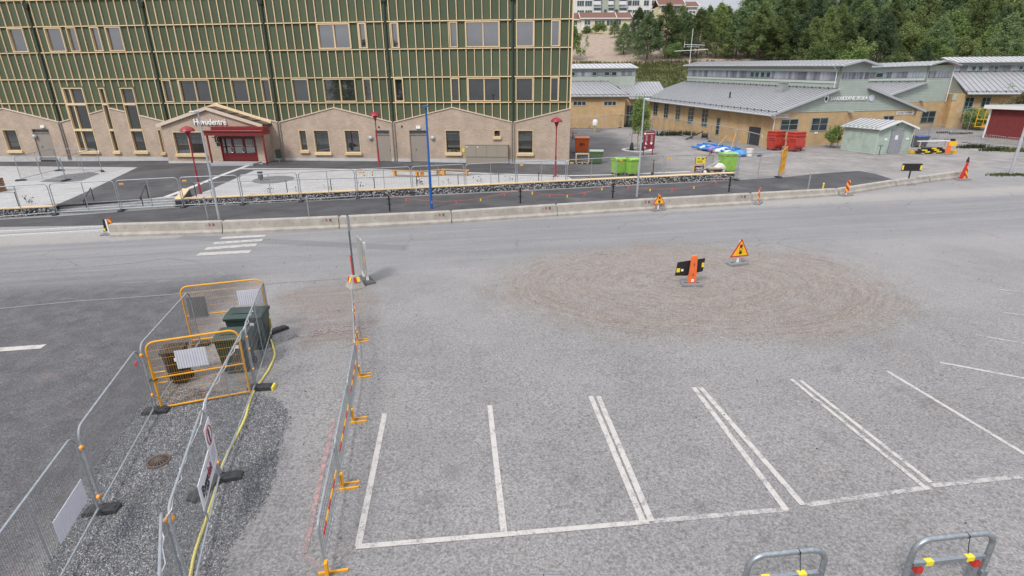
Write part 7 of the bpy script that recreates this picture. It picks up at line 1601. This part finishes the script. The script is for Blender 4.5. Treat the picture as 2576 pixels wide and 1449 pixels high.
def plate(root, x0, x1, z0, z1, label, m, y=-.04, ribs=12):
    """corrugated plate hung on a fence (a thing of its own, placed in the fence's frame)"""
    Mx = root.matrix_basis; t = thing('sign_plate', label, 'plate', Mx @ Vector((x0, y, z0)), root.rotation_euler.z)
    w, h = x1-x0, z1-z0; b = MB()
    for i in range(ribs): b.prism([(w*i/ribs, 0, 0), (w*(i+.5)/ribs, -.012, 0), (w*(i+1)/ribs, 0, 0), (w*(i+1)/ribs, .006, 0), (w*i/ribs, .006, 0)], (0, 0, h))
    b.build('sheet', m, t); return t
bpy.context.view_layer.update()
PWH = mat('corrugated_white', (.60, .60, .66), .5, var=.06); PGR = mat('corrugated_grey', (.17, .165, .165), .6, var=.08)
plate(g1, .62, 1.32, 1.10, 1.60, 'white corrugated plate on the front yellow gate', PWH); plate(g2, 1.62, 2.35, 1.12, 1.62, 'white corrugated plate on the rear yellow gate', PWH); plate(g2, .14, .68, .86, 1.55, 'grey corrugated plate on the rear yellow gate', PGR)
plate(fA[0], 2.0, 3.1, .64, 1.10, 'white corrugated plate on the near left site fence', PWH, y=-.03, ribs=22)
# lettered banner on the right fence (faces the parking lot)
Lb = (B2-B3).length; bt_ = thing('site_banner', 'white builder banner with black and red lettering on the right fence', 'banner', fB[2].matrix_basis @ Vector((Lb*.46, -.045, .62)), fB[2].rotation_euler.z)
MB().bb(0, Lb*.50, -.006, .006, 0, .56).build('sheet', mat('banner_white', (.70, .70, .74), .5, var=.04), bt_)
tx = text('Bygg', .32, mat('black_letter', (.02, .02, .02)), bt_, (Lb*.13, -.012, .27), bold=True, ext=.002); tx2 = text('dialog', .32, mat('letter_red', (.30, .05, .06), .5), bt_, (Lb*.30, -.012, .27), bold=True, ext=.002); tx.scale.x = Lb*.17/tx.dimensions.x; tx2.scale.x = Lb*.17/tx2.dimensions.x
MB().tube([(Lb*.445, -.012, .30), (Lb*.445, -.0065, .30)], .10, 16).build('round_mark', mat('mark_grey', (.35, .30, .34), .5), bt_); MB().bb(Lb*.18, Lb*.34, -.011, -.0065, .44, .465).build('print_line', mat('mark_grey', (.35, .30, .34)), bt_); MB().bb(Lb*.06, Lb*.2, -.011, -.0065, .07, .095).build('print_line', mat('mark_grey', (.35, .30, .34)), bt_)
ns = thing('prohibition_sign', 'small white no entry notice above the builder banner', 'sign', fB[2].matrix_basis @ Vector((Lb*.80, -.06, .72)), fB[2].rotation_euler.z)
MB().bb(0, Lb*.17, -.004, .004, 0, .92).build('sheet', mat('banner_white', (.70, .70, .74)), ns); w = Lb*.17
MB().tube([(w*.5+w*.36*math.cos(i*.3927), -.008, .66+w*.36*math.sin(i*.3927)) for i in range(16)], .014, 5, closed=True).build('red_ring', mat('faded_red', (.42, .10, .10), .6), ns); MB().prism([(w*.42, -.009, .48), (w*.56, -.009, .48), (w*.6, -.009, .72), (w*.5, -.009, .84), (w*.4, -.009, .7)], (0, .004, 0)).build('figure', BLK, ns)
for k in range(6): MB().bb(w*.15, w*.85, -.008, -.0045, .08+.055*k, .10+.055*k).build('print_line', mat('mark_grey', (.35, .30, .34)), ns)
# bins between the gates
def cartbin(c, rz, label, m, w, d, h, lid_tilt=0.0):
    p = Vector((c.x, c.y, G(c.x, c.y))); t = thing('wheelie_bin', label, 'waste bin', p, rz, 'dark bins between the yellow gates'); x, y = w/2, d/2; b = MB()
    hexa(b, [(-x*.80, -y*.78, .05), (x*.80, -y*.78, .05), (x*.80, y*.85, .05), (-x*.80, y*.85, .05), (-x, -y, h-.06), (x, -y, h-.06), (x, y, h-.06), (-x, y, h-.06)]); b.build('body', m, t, bevel=.025)
    MB().bb(-x-.03, x+.03, -y-.03, y+.03, h-.075, h-.02).build('rim', m, t, bevel=.012)
    o = MB(); o.prism([(-x-.035, -y-.05, h-.018), (-x-.035, -y-.05, h+.02), (-x-.035, -y*.6, h+.065), (-x-.035, y*.7, h+.075), (-x-.035, y+.03, h+.03), (-x-.035, y+.03, h-.018)], (w+.07, 0, 0)); o = o.build('lid', m, t, bevel=.018)
    MB().bb(-x*.7, x*.7, -y*.5, y*.6, h+.074, h+.084).build('lid_panel', m, o, bevel=.006); MB().tube([(-x*.8, y+.09, h-.02), (x*.8, y+.09, h-.02)], .018, 6).build('handle', m, t); MB().bb(-x, -x+.05, y, y+.1, h-.05, h).bb(x-.05, x, y, y+.1, h-.05, h).build('handle_arm', m, t)
    for s in (-1, 1): MB().tube([(s*x*.82-.03, y*.85, .10), (s*x*.82+.03, y*.85, .10)], .10, 14).build('wheel', RUB, t)
    for s in (-.5, 0, .5): MB().bb(s*w*.6-.02, s*w*.6+.02, -y*.93-.004, -y*.85, .2, h-.2).build('rib', m, t)
    MB().box((x*.45, -y-.014, h-.22), (.12, .012, .1)).build('label_sticker', WHP, t)
    return t
cartbin(gp(458, 958), rad(12), 'small dark brown wheelie bin behind the front yellow gate', DBRN, .50, .52, 1.02)
cartbin(gp(588, 845, 1.05), rad(8), 'near large dark green bin beside the right fence', DGRN, .80, .80, 1.12); cartbin(gp(622, 792, 1.08), rad(8), 'far large dark green bin in front of the rear yellow gate', DGRN, 1.05, .85, 1.15)
# yellow hose
hp_ = [(668, 838, 0), (664, 826, .02), (664, 812, .25), (670, 792, .62), (678, 800, .62), (682, 825, .2), (680, 850, .02), (688, 876, 0), (690, 895, 0), (678, 925, 0), (662, 950, 0), (647, 972, 0), (636, 990, 0), (626, 1015, 0), (619, 1045, 0), (606, 1075, 0), (590, 1105, 0), (573, 1140, 0), (560, 1170, 0), (549, 1205, .0), (540, 1240, 0), (524, 1290, 0), (509, 1335, 0), (492, 1385, 0), (482, 1430, 0), (474, 1490, 0)]
P = [gp(x, y, z+.03) for x, y, z in hp_]; S_ = []
for i in range(len(P)-1):
    for k in range(4):
        t_ = k/4; a, b_, c_, d = P[max(0, i-1)], P[i], P[i+1], P[min(len(P)-1, i+2)]
        S_.append(.5*((2*b_)+(c_-a)*t_+(2*a-5*b_+4*c_-d)*t_*t_+(3*b_-a-3*c_+d)*t_**3))
o = P[0].copy(); hs = MB().tube([p-o for p in S_], .030, 8).build('garden_hose', mat('hose_yellow', (.66, .58, .16), .5, var=.1, scale=20), smooth=True); hs.location = o; tag(hs, 'pale yellow hose snaking along the right site fence', 'hose')
# storm drain grate in the gravel
c_ = gp(400, 1163); dr_ = thing('drain_grate', 'round rusty drain grate lying in the gravel', 'drain', c_); RST = mat('rusty_iron', (.14, .105, .085), .75, .3, var=.3, scale=18, bump=.3); R_ = .215
MB().tube([(R_*math.cos(i*.2618), R_*math.sin(i*.2618), .03) for i in range(24)], .028, 6, closed=True).build('ring', RST, dr_, smooth=True); MB().lathe([(R_, .012), (R_-.01, .02), (.01, .02)], n=20).build('pit', DARKM, dr_); MB().lathe([(.05, .02), (.05, .085), (.01, .09)], n=12).build('hub', RST, dr_)
for i in range(16): a = i*math.pi/8; MB().beam((.04*math.cos(a), .04*math.sin(a), .075), (R_*math.cos(a), R_*math.sin(a), .035), .022, .02).build('bar', RST, dr_)
# ---------------------------------------------------------------- row of crowd barriers in the parking lot
CBR = [gp(818, 1453), gp(857, 1226), gp(885, 1060), gp(902, 948), gp(897, 860), gp(893, 792)]; lab = ['nearest crowd barrier of the row in the parking lot', 'second crowd barrier from the front in the parking lot row', 'third crowd barrier from the front in the parking lot row', 'fourth crowd barrier from the front in the parking lot row', 'farthest crowd barrier of the row in the parking lot']
for i in range(5):
    a, b_ = CBR[i], CBR[i+1]; d = (b_-a).normalized(); t, L_, sh = crowd(a+d*.03, b_-d*.03, lab[i], 'crowd barriers in the parking lot', h=1.08, nb=17, br=.009)
    n = 6
    for k in range(n): MB().bb(L_*(.12+.76*k/n)+.002, L_*(.12+.76*(k+1)/n)-.002, -.03, -.018, .63, .70).build('reflector', SIGNR if k % 2 == 0 else mat('sign_amber', (.86, .46, .015)), t)
fl = ['nearest', 'second', 'third', 'fourth', 'fifth']
for i in range(5):
    p = CBR[i]; d = (CBR[i+1]-p); t = thing('barrier_stand', '%s yellow stand under the row of crowd barriers' % fl[i].capitalize(), 'stand', p, math.atan2(d.y, d.x)-math.pi/2, 'yellow crowd barrier stands')
    for s in (-.08, .08): MB().bb(-.12, .37, s-.018, s+.018, .0, .04).build('bar', YELP, t)
    MB().bb(.02, .07, -.05, .05, .046, .34).build('upright', YELP, t)
# ---------------------------------------------------------------- folding parking hoops at the bottom edge
HG = mat('hoop_galvanised', (.30, .325, .345), .38, .6, var=.25, scale=14)
for i, (pa, pb, lab) in enumerate((((1886, 1402), (2082, 1380), 'left steel parking hoop with yellow bands at the bottom edge'), ((2306, 1362), (2508, 1338), 'right steel parking hoop with yellow bands at the bottom edge'), ((1246, 1460), (1442, 1452), 'parking hoop just peeping over the bottom edge'))):
    a, b_ = gp(*pa, 1.0), gp(*pb, 1.0); a.z, b_.z = G(a.x, a.y), G(b_.x, b_.y); d = b_-a; L_ = math.hypot(d.x, d.y); t = thing('parking_hoop', lab, 'parking barrier', a, math.atan2(d.y, d.x), 'steel parking hoops'); c_ = .26
    MB().tube([(0, 0, .22), (0, 0, 1.02-c_)]+arc(c_, 1.02-c_, c_, 180, 90, 8)[1:]+arc(L_-c_, 1.02-c_, c_, 90, 0, 8)+[(L_, 0, .22)], .045, 14).build('hoop', HG, t, smooth=True)
    MB().bb(.05, L_-.05, -.035, .035, .50, .575).build('crossbar', HG, t, bevel=.006)
    for x in (.33, L_-.33): MB().bb(x-.065, x+.065, -.039, .039, .496, .579).build('yellow_band', SIGNY, t)
    for x in (.18, L_-.18): MB().bb(x-.045, x+.045, -.045, .045, 0, .36).build('leg', HG, t); MB().bb(x-.05, x+.05, -.05, .05, .361, .47).build('red_sleeve', SIGNR, t); MB().bb(x-.16, x+.16, -.12, .12, .001, .014).build('foot_plate', HG, t)
    for x in (0, L_): MB().bb(x-.06, x+.06, -.06, .06, .14, .26).build('hinge', HG, t)
    MB().bb(.12, L_-.12, -.16, .16, -.12, .0).build('footing', CONC, t); MB().tube([(L_*.62, -.05, 1.06), (L_*.63, -.06, .9), (L_*.66, -.07, .7)], .006, 5).tube([(L_*.62+.0, .05*math.cos(k*1.05), 1.02+.05*math.sin(k*1.05)) for k in range(6)], .007, 4, closed=True).build('cable_tie', BLK, t)
# loose stones and scraps on the asphalt
def place_scrap(rg):
    x, y = rg.uniform(-14, 22), rg.uniform(7, 30); return (x, y, G(x, y)+.008)
sc = stones(420, place_scrap, (.008, .03), [SM[0], SM[1], SM[0]], 'x').build('loose_stones'); tag(sc, 'scattered loose stones on the asphalt', 'stones'); stuff(sc)
def place_sand(rg):
    r = rg.random()**.5*1.02; a = rg.random()*6.283; x, y = 7.3+8.4*r*math.cos(a), 20.2+5.4*r*math.sin(a); return (x, y, G(x, y)+.004)
sc = stones(9000, place_sand, (.006, .018), [SM[1], SM[2], SM[3], SM[3]], 'x').build('grit'); tag(sc, 'fine grit swept over the brown sandy patch', 'grit'); stuff(sc)
